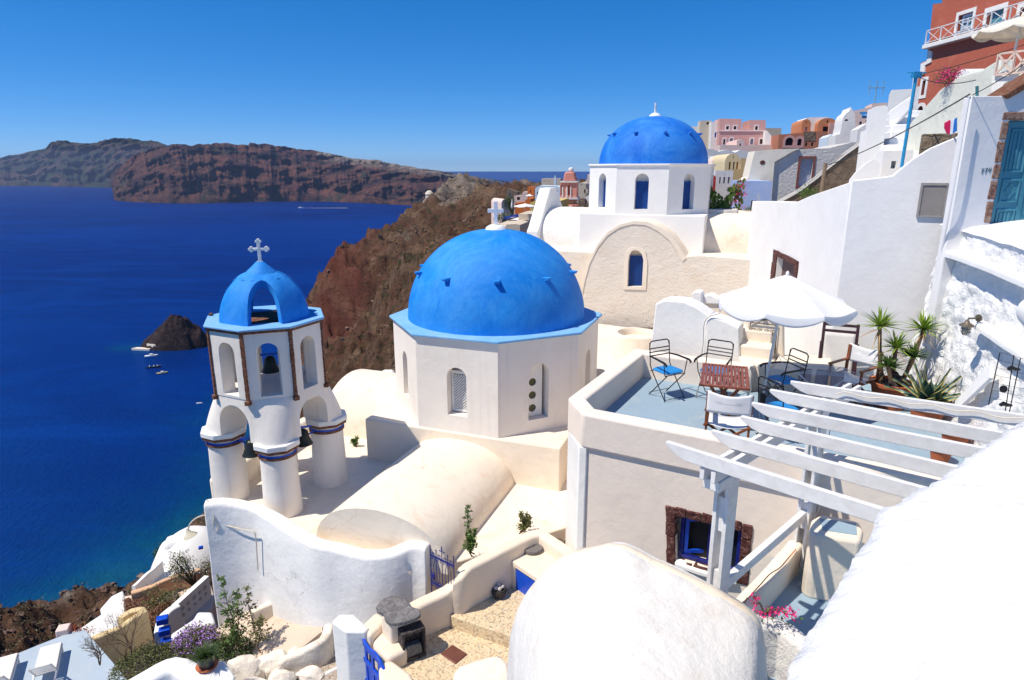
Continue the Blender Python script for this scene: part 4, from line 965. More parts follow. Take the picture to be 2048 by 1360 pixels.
m = MB(); m.solid(FR, q, D=.35); m.build('right_wall', GREYW, bw, bevel=.02, seg=2)
hq = [FR.px(*p) for p in [(1834, 431), (1886, 433), (1896, 371), (1842, 368)]]
m = MB(); sA = min(p[0] for p in hq); sB = max(p[0] for p in hq); zA = min(p[1] for p in hq); zB = max(p[1] for p in hq)
m.solid(FR, rect(sA + .03, sB - .02, zA, zB), D=.05, off=.03); hh = m.build('metal_hatch', flat('grey_metal_shutter', (.24, .22, .215), .7, var=.08), bw, bevel=.004)
m = MB(); m.ring(FR, rect(sA + .0, sB, zA - .01, zB + .02), rect(sA + .035, sB - .02, zA + .01, zB - .02), .0, .045); m.build('hatch_frame', flat('grey_metal_frame', (.30, .28, .27), .6), hh)
# fill behind the block so that the path above stands on something
m = MB(); m.prism([(6.2, 12.0), (TBf.x + .6, 18.6), (10.5, 18.6), (10.5, 9.5), (7.5, 11.1)], -4, -1.0); m.build('path_fill', CREAM, bw)
# door building --------------------------------------------------------
DA = aty(1941, 192, 9.9); DB_ = (DA[0] + 3.2, DA[1] - .15)
DF = Face(DA[:2], DB_)
dz = DA[2]
db = root('door_building', 'white house numbered 774 with a panelled teal door in a rough stone frame', 'house', (DA[0], DA[1], -4))
dq = [DF.px(*p) for p in [(1965, 520), (2046, 540), (2080, 540), (2095, 236), (2022, 240), (2008, 240)]]
s0, z1_ = DF.px(2020, 240); s1 = s0 + .98; z0_ = z1_ - 2.0
m = MB(); m.solid(DF, [(0, -4), (3.2, -4), (3.2, dz), DF.px(2048, 166), DF.px(2003, 190), (0, dz)][::-1] if False else [(0, -4), (3.2, -4), (3.2, dz + 1.2), (DF.px(2003, 190)[0], dz), (0, dz)], [rect(s0, s1, z0_, z1_)], D=.17, hd=.16)
m.build('front_wall', GREYW, db, bevel=.03, seg=3)
rr = random.Random(9); m = MB(); blocks(m, DF, (s0, z0_), (s0, z1_), .115, (-1, 0), 7, .012); blocks(m, DF, (s0 - .115, z1_), (s1 + .15, z1_), .12, (0, 1), 4, .012); blocks(m, DF, (s1, z0_), (s1, z1_), .15, (1, 0), 7, .012)
m.build('stone_frame', stone('pink_grey_tuff', [(.10, .04, .03), (.30, .17, .13), (.45, .38, .30)], 12), db, bevel=.02, lump=.02, lumpsize=.08, sub=2)
m = MB(); D2 = DF.shift(-.10); m.solid(D2, rect(s0, s1, z0_, z1_), D=.05)
for k in (0, 1):
    a = s0 + .03 + k * .49; b_ = a + .44
    m.ring(D2, rect(a, b_, z0_, z1_ - .02), rect(a + .07, b_ - .07, z0_ + .08, z1_ - .1), 0, .012)
    for (za, zb_2) in ((z0_ + .1, z0_ + .72), (z0_ + .82, z0_ + 1.16), (z0_ + 1.26, z1_ - .12)):
        m.ring(D2, rect(a + .085, b_ - .085, za, zb_2), rect(a + .11, b_ - .11, za + .025, zb_2 - .025), 0, .02)
        if zb_2 - za > .4:
            for q_ in range(3): m.solid(D2, rect(a + .135 + q_ * .06, a + .165 + q_ * .06, za + .05, zb_2 - .05), D=.02, off=.015)
        else:
            c_ = (a + b_) / 2; zc_ = (za + zb_2) / 2; m.ring(D2, [(c_, za + .05), (b_ - .14, zc_), (c_, zb_2 - .05), (a + .14, zc_)], [(c_, za + .07), (b_ - .155, zc_), (c_, zb_2 - .07), (a + .155, zc_)], 0, .012)
m.build('door', TEAL, db, bevel=.003)
# slanted stone coping on the roof line
m = MB(); a = DF.px(2003, 190)[0]; m.solid(DF, [(a, dz + .0), (a + .08, dz - .05), (a + 1.2, dz + .62), (a + 1.1, dz + .74)], D=.5, off=.05); m.build('roof_coping', BROWNST, db, bevel=.015, lump=.02, lumpsize=.1)
m = MB()
def glyph(ch, x, z, h, F, off):
    w = h * .55; L = []
    if ch == '7': L = [[(0, 1), (.9, 1), (.35, 0)], [(.2, .52), (.75, .52)]]
    if ch == '4': L = [[(.25, 1), (0, .42), (.95, .5)], [(.85, 1), (.55, 0)]]
    for l in L: m.tube([F.P(x + px_ * w, z + pz_ * h, off) for px_, pz_ in l], .004, 5)
gx, gz = DF.px(1961, 348)
for k, ch in enumerate('774'): glyph(ch, gx + k * .052, gz + .008 * k, .075, DF, .004)
m.build('house_number', flat('dark_green_paint', (.01, .06, .05), .6), db)
# pipe and cable down the edge
m = MB(); e0 = Vector((DA[0] - .12, DA[1] + .15, dz)); e1_ = Vector((7.12, 10.62, -3.6))
pp = [Vector(aty(u, v, y)) for u, v, y in [(1938, 194, 9.8), (1930, 240, 9.8), (1915, 330, 9.8), (1903, 400, 9.82), (1890, 470, 9.9), (1872, 560, 10.1), (1856, 640, 10.3), (1845, 700, 10.4)]]
m.tube(smooth_pts(pp, .1), .014, 6); m.build('cable_pipe', GREYW, None, 'thin pale cable pipe running down the corner beside the shuttered hatch', 'pipe')
# left return of door building
# ---------------- rough white retaining wall ----------------
def rough_wall():
    m = MB()
    A0, A1 = Vector((7.02, 10.62, 0)), Vector((5.9, 4.6, 0)); nu, nv = 190, 80
    def fn(a, b):
        ztop = -.86 - .30 * max(0, a * 1.0) ** 1.0
        z = -3.9 + (ztop + 3.9) * b; p = A0.lerp(A1, a); lean = (1 - b) * .30
        p = Vector((p.x - lean, p.y, z)); w = 1 if b < .97 else .3
        n = noise.fractal(p * 2.2, .8, 2.1, 6) * .035 + (noise.turbulence(p * 7, 3, False) - .3) * .035
        n += .05 * noise.noise(p * .9)
        d = abs((p - Vector((6.5, 8.0, -1.9))).z)
        return (p.x - n * w, p.y + n * .2 * w, z)
    m.grid(fn, nu, nv)
    def top(a, b):
        ztop = -.86 - .30 * a; p = A0.lerp(A1, a); n = .015 * nz((p.x * 3, p.y * 3, b * 2))
        return (p.x - .04 + b * 1.0, p.y, ztop + n + .05 * min(1, b * 8) + .12 * b)
    m.grid(top, 90, 12)
    m.build('retaining_wall', ROUGHW, rw, ang=180)
    m = MB()   # sloping stair ledge that crosses the face
    G = Face((7.02, 10.62), (5.9, 4.6)).shift(.12); Q = [G.P(*G.px(u, v)) for u, v in [(1893, 498), (1915, 503), (1950, 514), (2000, 533), (2060, 556), (2120, 585)]]
    wallrun([tuple(q) for q in Q], lambda p: p.z - .10, .2, .012, .04, nv=2).build('ledge', WHITE2, rw)
    G = Face((7.02, 10.62), (5.9, 4.6)).shift(.18); Q = [G.P(*G.px(u, v)) for u, v in [(1962, 641), (1985, 655), (2015, 674), (2050, 697), (2100, 735), (2160, 780)]]
    wallrun([tuple(q) for q in Q], lambda p: p.z - .10, .2, .012, .05, nv=2).build('ledge', WHITE2, rw)
    m = MB()
    def bul(a, b):
        th = a * 2 * math.pi; ph = b * math.pi; r = 1 + .05 * nz((math.cos(th), math.sin(th), ph))
        return (6.22 + .30 * r * math.sin(ph) * math.cos(th), 7.05 + .62 * r * math.sin(ph) * math.sin(th), -1.62 + .26 * r * math.cos(ph))
    m.grid(bul, 32, 20); m.build('bulging_boulder', WHITE2, rw)
rw = root('rough_retaining_wall', 'rough lumpy whitewashed rock wall below the teal door', 'wall', (7.0, 9, -4))
rough_wall()
# ---------------- nearest roofs ----------------
def near_roof():
    E_ = [(2140, 760), (2048, 832), (1985, 875), (1940, 905), (1900, 935), (1865, 958), (1830, 978), (1790, 998), (1762, 1010), (1752, 1022), (1752, 1040), (1738, 1066), (1712, 1100), (1690, 1140), (1665, 1180), (1640, 1225), (1612, 1262), (1592, 1300), (1575, 1345), (1560, 1400), (1540, 1480)]
    z = -1.55
    edge = [Vector((*atz(u, v, z), z)) for u, v in E_]; edge = smooth_pts(edge, .018); edge += smooth_pts([edge[-1]] + [Vector((x, y, z)) for x, y in ((.75, .55), (.8, -.3), (1.6, -1.1), (3.4, -1.3), (5.3, -.4), (5.75, 1.4), (5.4, 2.8), (4.9, 3.6))] + [edge[0]], .06)[1:]
    C_ = Vector((3.0, 1.3, -1.35)); m = MB(); n = len(edge); K = 26; vs = []
    for p in edge:
        j = noise.noise_vector(p * 8) * .014 + noise.noise_vector(p * 25) * .005
        for k in range(-5, K + 1):
            if k < 0:
                t = -k / 5; q = Vector((p.x, p.y, z - .05 - t * 1.2)) + j
                q += (p - C_).to_2d().to_3d().normalized() * (-.02)
            else:
                t = k / K; e = 1 - (1 - t) ** 1.5
                q = p.lerp(C_, t); q.z = z + .22 * (1 - (1 - min(1, t * 2.2)) ** 2) - .03 * (1 - min(1, t * 12)) + j.z * max(0, 1 - t * 6)
                q += j * max(0, 1 - t * 5); q += noise.noise_vector(q * 2.0) * .012 * min(1, t * 5); q.z += .006 * noise.noise(q * 7)
                if t < .12: q.z += .012 * noise.noise(q * 30)
            vs.append(q)
    kk = K + 6
    m.add(vs, [(i * kk + j, i * kk + j + 1, (i + 1) * kk + j + 1, (i + 1) * kk + j) for i in range(n - 1) for j in range(kk - 1)])
    o = m.build('white_roof', NEARW, None, 'huge blank white rounded roof filling the lower right corner', 'roof', ang=180)
near_roof()
def arch_roof():
    m = MB(); A = Vector((.02, 5.55)); B = Vector((1.86, 4.62)); ax = (B - A).normalized(); ay = Vector((-ax.y, ax.x)); L = (B - A).length
    prof = [(1014, 1400), (1014, 1340), (1018, 1290), (1024, 1258), (1040, 1215), (1062, 1180), (1090, 1148), (1122, 1125), (1155, 1112), (1188, 1106), (1212, 1100), (1235, 1101), (1262, 1112), (1300, 1133), (1340, 1150), (1380, 1170), (1430, 1196), (1475, 1222), (1508, 1250), (1522, 1290), (1530, 1400)]
    F = Face(A, B); P = [F.px(*p) for p in prof]; P = [Vector((a, z, 0)) for a, z in P]; P = smooth_pts(P, .04); n = len(P); K = 40; vs = []
    cx_ = .95
    ker = [math.exp(-(i / 9) ** 2) for i in range(-22, 23)]
    PS = [Vector((a.x, sum(P[min(n - 1, max(0, i + j - 22))].y * ker[j] for j in range(45)) / sum(ker), 0)) for i, a in enumerate(P)]
    for k in range(K + 1):
        t = k / K; dep = t * 3.6; wb = min(1, dep / .7)
        for a, a2 in zip(P, PS):
            s_, z = a.x, a.y * (1 - wb) + a2.y * wb
            sc = 1 + .0 * t; s_ *= max(.45, 1 - .17 * dep); w = F.P(s_, z, 0); w = Vector((w[0] + .02 * dep, w[1] - dep, w[2]))
            edge = max(0, 1 - t * 14)
            w.z += .03 * edge
            w += noise.noise_vector(w * 1.5) * .018 + noise.noise_vector(w * 6) * .006
            vs.append(w)
    m.add(vs, [(k * n + i, k * n + i + 1, (k + 1) * n + i + 1, (k + 1) * n + i) for k in range(K) for i in range(n - 1)])
    back = [Vector(F.P(a.x, a.y, -.22)) + noise.noise_vector(Vector(F.P(a.x, a.y, -.22)) * 1.5) * .018 - Vector((0, 0, .05)) for a in P]
    m.add(back + vs[:n], [(i, i + 1, n + i + 1, n + i) for i in range(n - 1)]); m.add(back, [tuple(range(n))])
    vr = root('vaulted_roof', 'rough white barrel vaulted roof in front of the blue window', 'roof', (.95, 3.5, -5))
    m.build('vault', plaster('vault_whitewash', (.78, .755, .72), stain=(.55, .42, .32), amt=.35, bump=1.1, crack=True), vr, ang=70)
    Q = [Vector(F.P(a.x, a.y, -.03)) + Vector((0, 0, .012)) for a in P[::3] if a.y > -4.55]
    m = MB(); loops = []
    for q in Q:
        nn = noise.noise_vector(q * 7) * .012
        loops.append([q + nn + Vector((F.n.x * x, F.n.y * x, z)) for x, z in ((.07, -.05), (.05, .012), (0, .028), (-.06, .02), (-.10, -.05))])
    m.add([p for l in loops for p in l], [(i * 5 + j, i * 5 + j + 1, i * 5 + j + 6, i * 5 + j + 5) for i in range(len(loops) - 1) for j in range(4)])
    m.build('edge_rim', plaster('rim_plaster', (.82, .72, .58), stain=(.55, .38, .24), amt=.8), vr, ang=60)
    m = MB(); m.prism([tuple(F.P(0, 0, -.2)[:2]), tuple(F.P(L, 0, -.2)[:2]), tuple(F.P(L, 0, 3.6)[:2]), tuple(F.P(0, 0, 3.6)[:2])], -7, -4.9)
arch_roof()
PROCK = plaster('painted_rock', (.78, .71, .62), stain=(.42, .30, .21), amt=.9, bump=1.8)
# ---------------- pebble courtyard ----------------
CFZ = -6.20
def pebble():
    t = NT('pebble_floor'); v = t.n('TexVoronoi'); v.inputs['Scale'].default_value = 42; t.l(t.co, v.inputs['Vector'])
    c = t.ramp(v.outputs['Color'], [(0, (.62, .48, .30)), (.45, (.70, .58, .40)), (.75, (.50, .36, .22)), (.88, (.28, .24, .2)), (1, (.75, .70, .6))])
    n = t.noise(2, 5); c = t.mix(t.mapr(n, .4, .65, 0, .35), c, (.62, .5, .30))
    return t.out(c, .8, t.bump(v.outputs['Distance'], .5, .01))
PEB = pebble()
cy_ = root('pebble_courtyard', 'small courtyard paved in speckled yellow pebble concrete with one step', 'courtyard', (-.8, 7.4, -7))
def poly(z, *uv): return [atz(u, v, z) for u, v in uv]
m = MB(); m.prism(poly(-6.2, (800, 1270), (880, 1240), (905, 1215), (1080, 1290), (1100, 1500), (800, 1500), (800, 1330)), -7.5, -6.2); m.build('paving', PEB, cy_, bevel=.01)
m = MB(); m.prism(poly(-6.0, (903, 1232), (893, 1218), (960, 1180), (1030, 1130), (1200, 1200), (1120, 1330), (1018, 1271)), -7, -6.0); m.build('step', PEB, cy_, bevel=.012)
x, y = atz(906, 1300, CFZ); m = MB()
q = poly(-6.19, (881, 1307), (911, 1328), (935, 1308), (905, 1289)); m.prism(q, -6.23, -6.185); m.build('manhole_cover', flat('rusty_brown_iron', (.17, .06, .04), .5, .2), None, 'small square rust brown manhole cover in the pebble paving', 'manhole cover', bevel=.01)
CWALL = plaster('court_cream', (.82, .70, .56), stain=(.6, .42, .26), amt=.18, bump=.5)
q = [(796, 1232, -5.72), (830, 1208, -5.70), (862, 1192, -5.68), (890, 1178, -5.65), (905, 1165, -5.58), (918, 1148, -5.42), (935, 1130, -5.37), (970, 1112, -5.36), (1020, 1087, -5.35), (1062, 1066, -5.35), (1080, 1062, -5.35)]
P = [(*atz(u, v, z), z) for u, v, z in q]; wallrun(P, -7.5, .20, .01, .05).build('courtyard_wall', CWALL, None, 'cream courtyard wall stepping up from the volcanic slab to the millstone corner', 'wall', bevel=.0, ang=60)
P = [(*atz(u, v, -5.36), -5.36) for u, v in [(1078, 1061), (1100, 1075), (1125, 1092), (1150, 1108)]]; wallrun(P, -7.5, .2, .008, .05).build('corner_wall', CWALL, None, 'short cream wall between the millstone corner and the wall lamp', 'wall', ang=60)
cb = root('plaster_cupboard', 'cream plastered outdoor cupboard with royal blue doors in the courtyard', 'cupboard', (.4, 8.4, -6))
cz = -5.56; a, b_, c_, d_ = atz(1006, 1110, cz), atz(1100, 1172, cz), (1.25, 8.2), atz(1085, 1068, cz)
b_ = (a[0] + (b_[0] - a[0]) * 1.25, a[1] + (b_[1] - a[1]) * 1.25)
m = MB(); FC = Face(a, b_); hc = [FC.px(1030, 1196), FC.px(1096, 1228), FC.px(1096, 1172), FC.px(1029, 1136)]
hc[1] = (FC.L - .12, hc[0][1]); hc[2] = (FC.L - .12, hc[3][1]); hc[0] = (hc[3][0], hc[0][1])
m.solid(FC, rect(0, FC.L, -6.3, cz), [hc], D=.12, hd=.05); m.prism([FC.P(.0, 0, -.12)[:2], FC.P(FC.L, 0, -.12)[:2], c_, d_], -6.3, cz); m.build('plaster_body', CWALL, cb, bevel=.02, seg=3)
w2 = (hc[1][0] - hc[0][0]) / 2
for k in (0, 1):
    m = MB(); m.solid(FC, rect(hc[0][0] + .01 + k * w2, hc[0][0] + w2 * (k + 1) - .005, hc[0][1] + .01, hc[2][1] - .01), D=.02, off=-.02); dd = m.build('door', ROYAL, cb, bevel=.004)
    m = MB(); kx, kz = hc[0][0] + w2 + (-.035 if k == 0 else .035), (hc[0][1] + hc[2][1]) / 2 - .02; m.lathe([(0, 0), (.012, .004), (.014, .014), (0, .026)], FC.P(kx, kz, -.02), 10); m.build('knob', flat('brass', (.5, .4, .3), .3, .8), dd)
m = MB(); x, y = atz(1065, 1094, cz + .05); m.lathe([(0, .0), (.15, 0), (.16, .01), (.16, .055), (.15, .065), (.02, .065), (.018, .04), (0, .04)], (x, y, cz + .002), 32)
m.build('millstone', stone('grey_millstone', [(.10, .09, .085), (.17, .155, .15), (.24, .22, .21)], 30, .5), None, 'round dark grey millstone with a centre hole lying on the cream cupboard', 'millstone', bevel=.005)
x, y = atz(998, 1190, -5.98); r = root('stone_mortar', 'dark stone mortar holding pale pebbles on the step beside the cupboard', 'mortar', (x, y, -6.0))
VOLC = stone('black_volcanic_rock', [(.018, .015, .015), (.06, .05, .048), (.15, .13, .13)], 22, 1)
MB().lathe([(0, 0), (.07, 0), (.105, .05), (.115, .10), (.10, .14), (.085, .14), (.075, .09), (0, .06)], (x, y, -6.0), 20).build('bowl', VOLC, r, lump=.02, lumpsize=.08)
def rock(c, r_, seed, k=(1, 1, .8), nn=14, amp=.25):
    m = MB(); m.grid(lambda a, b: (lambda th, ph: (lambda d: tuple(Vector(c) + Vector((d.x * k[0], d.y * k[1], d.z * k[2])) * r_ * (1 + amp * noise.noise(d * 1.6 + Vector((seed, 0, 0))) + amp * .4 * noise.noise(d * 5 + Vector((seed, 0, 0))))))(Vector((math.sin(ph) * math.cos(th), math.sin(ph) * math.sin(th), math.cos(ph)))))(a * 2 * math.pi, b * math.pi), nn * 2, nn); return m
for k, (dx, dy) in enumerate([(0, .02), (.05, 0), (-.04, -.03), (.01, -.05)]): rock((x + dx, y + dy, -5.84 + .02 * (k == 0)), .033, k, nn=6).build('pebble', flat('pale_pebble', (.5, .45, .42), .7), r)
# volcanic slab and fountain niche
zs = -5.60; px_ = [(752, 1214), (762, 1200), (785, 1190), (805, 1192), (815, 1202), (822, 1212), (838, 1218), (841, 1228), (830, 1236), (808, 1243), (785, 1246), (772, 1240), (766, 1226), (756, 1222)]
ps = smooth_pts([Vector((*atz(u, v, zs), 0)) for u, v in px_ + px_[:1]], .02)[:-1]; m = MB(); m.prism([(p.x + noise.noise(p * 30) * .008, p.y + noise.noise(p * 30 + Vector((5, 5, 5))) * .008) for p in ps], zs - .05, zs)
m.build('volcanic_slab', stone('grey_volcanic_slab', [(.09, .085, .085), (.2, .19, .19), (.33, .31, .31)], 14, 1), None, 'irregular grey volcanic stone slab capping the courtyard fountain', 'stone slab', bevel=.01, sub=0)
fr = root('plaster_fountain', 'curved cream plaster basin with a black stone niche under the volcanic slab', 'fountain', (*atz(800, 1280, -6.2), -6.2))
m = MB(); q = poly(-5.66, (762, 1228), (775, 1212), (812, 1206), (836, 1218), (838, 1228), (800, 1240), (780, 1248)); m.prism(q, -7, -5.655); m.build('basin_wall', CWALL, fr, bevel=.03, seg=3, lump=.01)
c = Vector((*atz(822, 1262, -5.95), -5.95)); 
m = MB(); A, B = atz(800, 1264, -5.76), atz(846, 1247, -5.76); NF = Face(A, B).shift(.03); m.ring(NF, rect(0, NF.L, -6.2, -5.76), rect(.035, NF.L - .03, -6.15, -5.81), -.12, .05); m.solid(NF, rect(.0, NF.L, -6.2, -5.8), D=.04, off=-.08); m.build('stone_niche', VOLC, fr, bevel=.01, lump=.01, lumpsize=.05)
m = MB(); m.solid(NF, [(.04, -6.15), (NF.L - .04, -6.15), (NF.L - .06, -5.99), (.06, -5.97)], D=.09, off=.03); m.build('stone_trough', stone('grey_trough', [(.06, .06, .06), (.16, .16, .16), (.25, .25, .25)], 30), fr, bevel=.01)
# rounded plaster blocks near the gate
def blk(name, uv, z0, z1, label, mat=CWALL, bev=.05, lump=.02, cat='block'):
    m = MB(); m.prism([atz(u, v, z1) for u, v in uv], z0, z1); return m.build(name, mat, None, label, cat, bevel=bev, seg=4, lump=lump, lumpsize=.4)
blk('plaster_bench', [(752, 1252), (778, 1244), (800, 1252), (812, 1278), (814, 1300), (775, 1318), (745, 1290)], -7, -5.98, 'rounded cream plaster block between the blue gate and the fountain niche')
blk('low_wall', [(722, 1250), (752, 1222), (770, 1232), (772, 1242), (740, 1272), (728, 1262)], -7, -5.88, 'short cream wall top behind the blue gate, left of the volcanic slab')
blk('gate_pillar', [(664, 1243), (678, 1228), (707, 1228), (738, 1256), (730, 1264), (690, 1264)], -7.6, -5.85, 'white plaster pillar holding the hinge side of the blue gate', WHITE, .025, cat='pillar')
blk('gate_pillar', [(757, 1336), (764, 1322), (785, 1318), (800, 1330), (822, 1345), (835, 1375), (835, 1420), (762, 1420)], -7.3, -6.02, 'rounded white plaster pier at the free side of the blue gate', CWALL, cat='pillar')
blk('plaster_mound', [(915, 1400), (905, 1345), (918, 1330), (950, 1318), (985, 1309), (1005, 1312), (1018, 1325), (1030, 1400)], -7, -5.75, 'low rounded cream wall top at the bottom edge left of the vaulted roof', ROOFC, .06)
# blue gate
g0, g1 = Vector((*atz(716, 1256, -5.9), 0)), Vector((*atz(770, 1325, -5.9), 0)); GFc = Face(g0, g0 + (g1 - g0) * 1.1)
gt = root('wooden_gate', 'bright blue wooden gate with a wavy top rail, standing ajar', 'gate', (g0.x, g0.y, -6.7)); L = GFc.L
m = MB(); m.solid(GFc, rect(-.085, -.01, -6.72, -5.86), D=.06, off=.03); m.build('post', ROYAL, gt, bevel=.006)
top = [(L * t, -5.93 + .05 * math.cos(t * 3 * math.pi) * (1 - t * .3) - .10 * t ** 2) for t in np.linspace(0, 1, 24)]
m = MB(); m.solid(GFc, [(0, -6.0), *[(L * t, -6.0 + .045 * math.cos(t * 3 * math.pi) * (1 - .3 * t) - .10 * t * t - .02) for t in np.linspace(0, 1, 24)][1:], *top[::-1]], D=.035, off=.02); m.build('top_rail', ROYAL, gt, bevel=.005)
n = 4
for k in range(n + 1):
    x = .0 + (L - .07) * k / n; m = MB(); m.solid(GFc, rect(x, x + (.07 if k in (0, n) else .055), -6.70, -5.985 - .1 * (k / n) ** 2), D=.028, off=.015); m.build('slat', ROYAL, gt, bevel=.004)
for z in (-6.30, -6.64):
    m = MB(); m.solid(GFc, rect(0, L, z, z + .07), D=.03, off=.02); m.build('cross_rail', ROYAL, gt, bevel=.004)
m = MB(); m.solid(GFc, rect(.04, L - .04, -6.6, -6.27), D=.012, off=.004); m.build('lower_panel', ROYAL, gt, bevel=.002)
# wrought iron gate
GI = Face(atz(860, 1086, -5.1), atz(907, 1108, -5.1)); gi = root('iron_gate', 'blue wrought iron gate with scrolls and a small cross beside the wavy wall', 'gate', (*GI.P(0, 0)[:2], -6)); L = GI.L; zb_, zt_ = -5.95, -5.2
for k in range(5):
    x = L * k / 4; m = MB(); h = zt_ + (.07 if k == 2 else .03 * (k % 2 == 0)); m.tube([GI.P(x, zb_), GI.P(x, h)], .009 if k in (0, 4) else .007, 6); m.lathe([(0, .05), (.012, .02), (.0, -.005)], GI.P(x, h), 6)
    if k == 2: m.tube([GI.P(x - .05, h - .02), GI.P(x + .05, h - .02)], .007, 5); m.tube([GI.P(x, h), GI.P(x, h + .06)], .007, 5)
    m.build('bar', NAVY, gi)
for z in (zt_ - .09, zb_ + .22):
    m = MB(); m.bar(GI.P(0, z), GI.P(L, z), .02, .022)
    for k in range(4):
        for s_ in (-1, 1): m.tube(spiral(GI, L * (k + .5) / 4 + s_ * .02, z + .045 * (1 if k % 2 else 1), .022, 1.1, math.pi / 2, s_), .004, 5)
        for s_ in (-1, 1): m.tube(spiral(GI, L * (k + .5) / 4 + s_ * .02, z - .04, .02, 1.1, -math.pi / 2, s_), .004, 5)
    m.build('scroll_rail', NAVY, gi)
m = MB()
for k in range(2):
    for s_ in (-1, 1): m.tube([GI.P(L * (.25 + .5 * k) + s_ * .055 * math.cos(t), -5.52 + .2 * math.sin(t)) for t in np.linspace(-math.pi / 2, math.pi / 2, 12)], .005, 5)
m.build('curved_bars', NAVY, gi)
m = MB(); m.solid(GI, rect(.0, .075, -5.66, -5.57), D=.03, off=.015); m.build('lock_box', NAVY, gi, bevel=.004)
# lamps
def lamp(p, rz, label, s=1.0):
    r = root('bulkhead_lamp', label, 'lamp', p, None, rz, True); r.scale = (s,) * 3
    IR = flat('aged_brass_iron', (.16, .13, .10), .5, .5)
    m = MB(); m.lathe([(0, 0), (.045, 0), (.045, .012), (0, .015)], (0, 0, 0), 12); m.xf(Matrix.Rotation(R(90), 4, 'Y')); m.tube([(0, 0, 0), (-.13, 0, .0), (-.14, 0, -.03)], .011, 8); m.build('arm', IR, r)
    m = MB(); m.lathe([(0, .05), (.02, .045), (.03, .02), (.075, -.005), (.08, -.02), (.045, -.02)], (-.14, 0, -.07), 18); m.build('lamp_shade', IR, r)
    MB().lathe([(.042, -.02), (.045, -.05), (.04, -.10), (.02, -.125), (0, -.13)], (-.14, 0, -.07), 14).build('glass_globe', flat('frosted_globe', (.42, .40, .33), .15), r)
    m = MB()
    for k in range(6): a = k * math.pi / 3; m.tube([(-.14 + .05 * math.cos(a), .05 * math.sin(a), -.09), (-.14 + .052 * math.cos(a), .052 * math.sin(a), -.16), (-.14 + .02 * math.cos(a), .02 * math.sin(a), -.205)], .003, 4)
    for z in (-.12, -.16): m.tube([(-.14 + .052 * math.cos(a), .052 * math.sin(a), z) for a in np.linspace(0, 2 * math.pi, 17)[:-1]], .003, 4, close=True)
    m.build('wire_cage', IR, r)
lamp((*tw(-.44, .50), -5.66), R(-29), 'caged brass wall lamp on the left corner of the cream terrace house')
lamp((6.36, 8.55, -1.95), R(10), 'caged brass wall lamp on the rough whitewashed rock wall', 1.15)
# ---------------- rough stone steps and painted rocks ----------------
def ground_z(x, y): return -6.15 + (x + 1.28) * .40 - max(0, 8.3 - y) * .15
STEPM = stone('stair_stone', [(.30, .22, .17), (.52, .42, .34), (.70, .62, .54)], 7, 1, mort=(.58, .50, .42), vs=15)
st = root('stone_steps', 'rough stone steps with whitewashed edges climbing to the blue gate', 'steps', (-3, 8, -8))
L0, L1 = Vector(atz(560, 1296, -7.2)), Vector(atz(700, 1212, -6.95)); dl = (L1 - L0).normalized(); nl = Vector((dl.y, -dl.x))
for k in range(7):
    o_ = nl * (.30 * k - .1); z = -7.18 + .03 * k
    A = L0 + o_ - dl * .25; B = L1 + o_ + dl * .15; m = MB(); nn = 16
    def fn(a, b, A=A, B=B, z=z):
        p = A.lerp(B, a) + nl * (b * .36); zz = z + .40 * ((B - A).length * a - .4) * .3 + .018 * noise.noise(Vector((p.x * 4, p.y * 4, z)))
        return (p.x + .02 * noise.noise(Vector((p.x * 7, p.y * 7, 1))), p.y + .02 * noise.noise(Vector((p.x * 7, p.y * 7, 4))), zz)
    m.grid(fn, 22, 5); top_ = list(m.v); 
    for row in (0,):
        e = [m.v[i] for i in range(23)]; m.add(e + [(x, y, q - .3) for x, y, q in e], [(i, i + 1, 24 + i, 23 + i) for i in range(22)])
    m.build('tread', STEPM, st)
    P = [fn(t, .04) for t in np.linspace(0, 1, 9)]; P = [(x, y, q + .02) for x, y, q in P]
    wallrun(P, lambda p: p.z - .07, .055, .03, .02, nv=2, step=.05).build('white_edge', WHITE, st)
def patch(name, uvz, mat, label, kind=None, cat=None, bev=0):
    m = MB(); P = [(*atz(u, v, z), z) for u, v, z in uvz]; n = len(P); m.add(P + [(x, y, z - 2) for x, y, z in P], [tuple(range(n))] + [(i, (i + 1) % n, n + (i + 1) % n, n + i) for i in range(n)])
    return m.build(name, mat, None, label, cat, kind=kind, bevel=bev, lump=.0)
patch('earth_path', [(430, 1260, -7.5), (520, 1195, -7.1), (590, 1165, -6.95), (640, 1215, -6.75), (645, 1262, -6.7), (560, 1330, -7.1), (470, 1330, -7.4)], plaster('dusty_path', (.62, .50, .40), stain=(.45, .3, .2), amt=.6, bump=1), 'dusty beige path patch at the foot of the wavy wall', 'structure')
wallrun([(*atz(u, v, z), z) for u, v, z in [(655, 1248, -6.62), (640, 1278, -6.66), (600, 1302, -6.78), (560, 1322, -6.9), (530, 1340, -7.0)]], -7.8, .16, .06, .05).build('rock_edge', PROCK, None, 'rough whitewashed rock edge between the dusty path and the stone steps', 'kerb')
wallrun([(*atz(u, v, z), z) for u, v, z in [(655, 1262, -6.7), (672, 1240, -6.6), (690, 1224, -6.5), (712, 1214, -6.4)]], -7.8, .2, .05, .05).build('rock_edge', PROCK, None, 'rough whitewashed rock edge behind the pillar of the blue gate', 'kerb')
wallrun([(*atz(u, v, z), z) for u, v, z in [(500, 1225, -6.98), (540, 1205, -6.9), (580, 1190, -6.82), (600, 1198, -6.8), (620, 1225, -6.72)]], -7.8, .12, .03, .04).build('path_kerb', CREAM, None, 'low cream kerb curving round the dusty path', 'kerb')
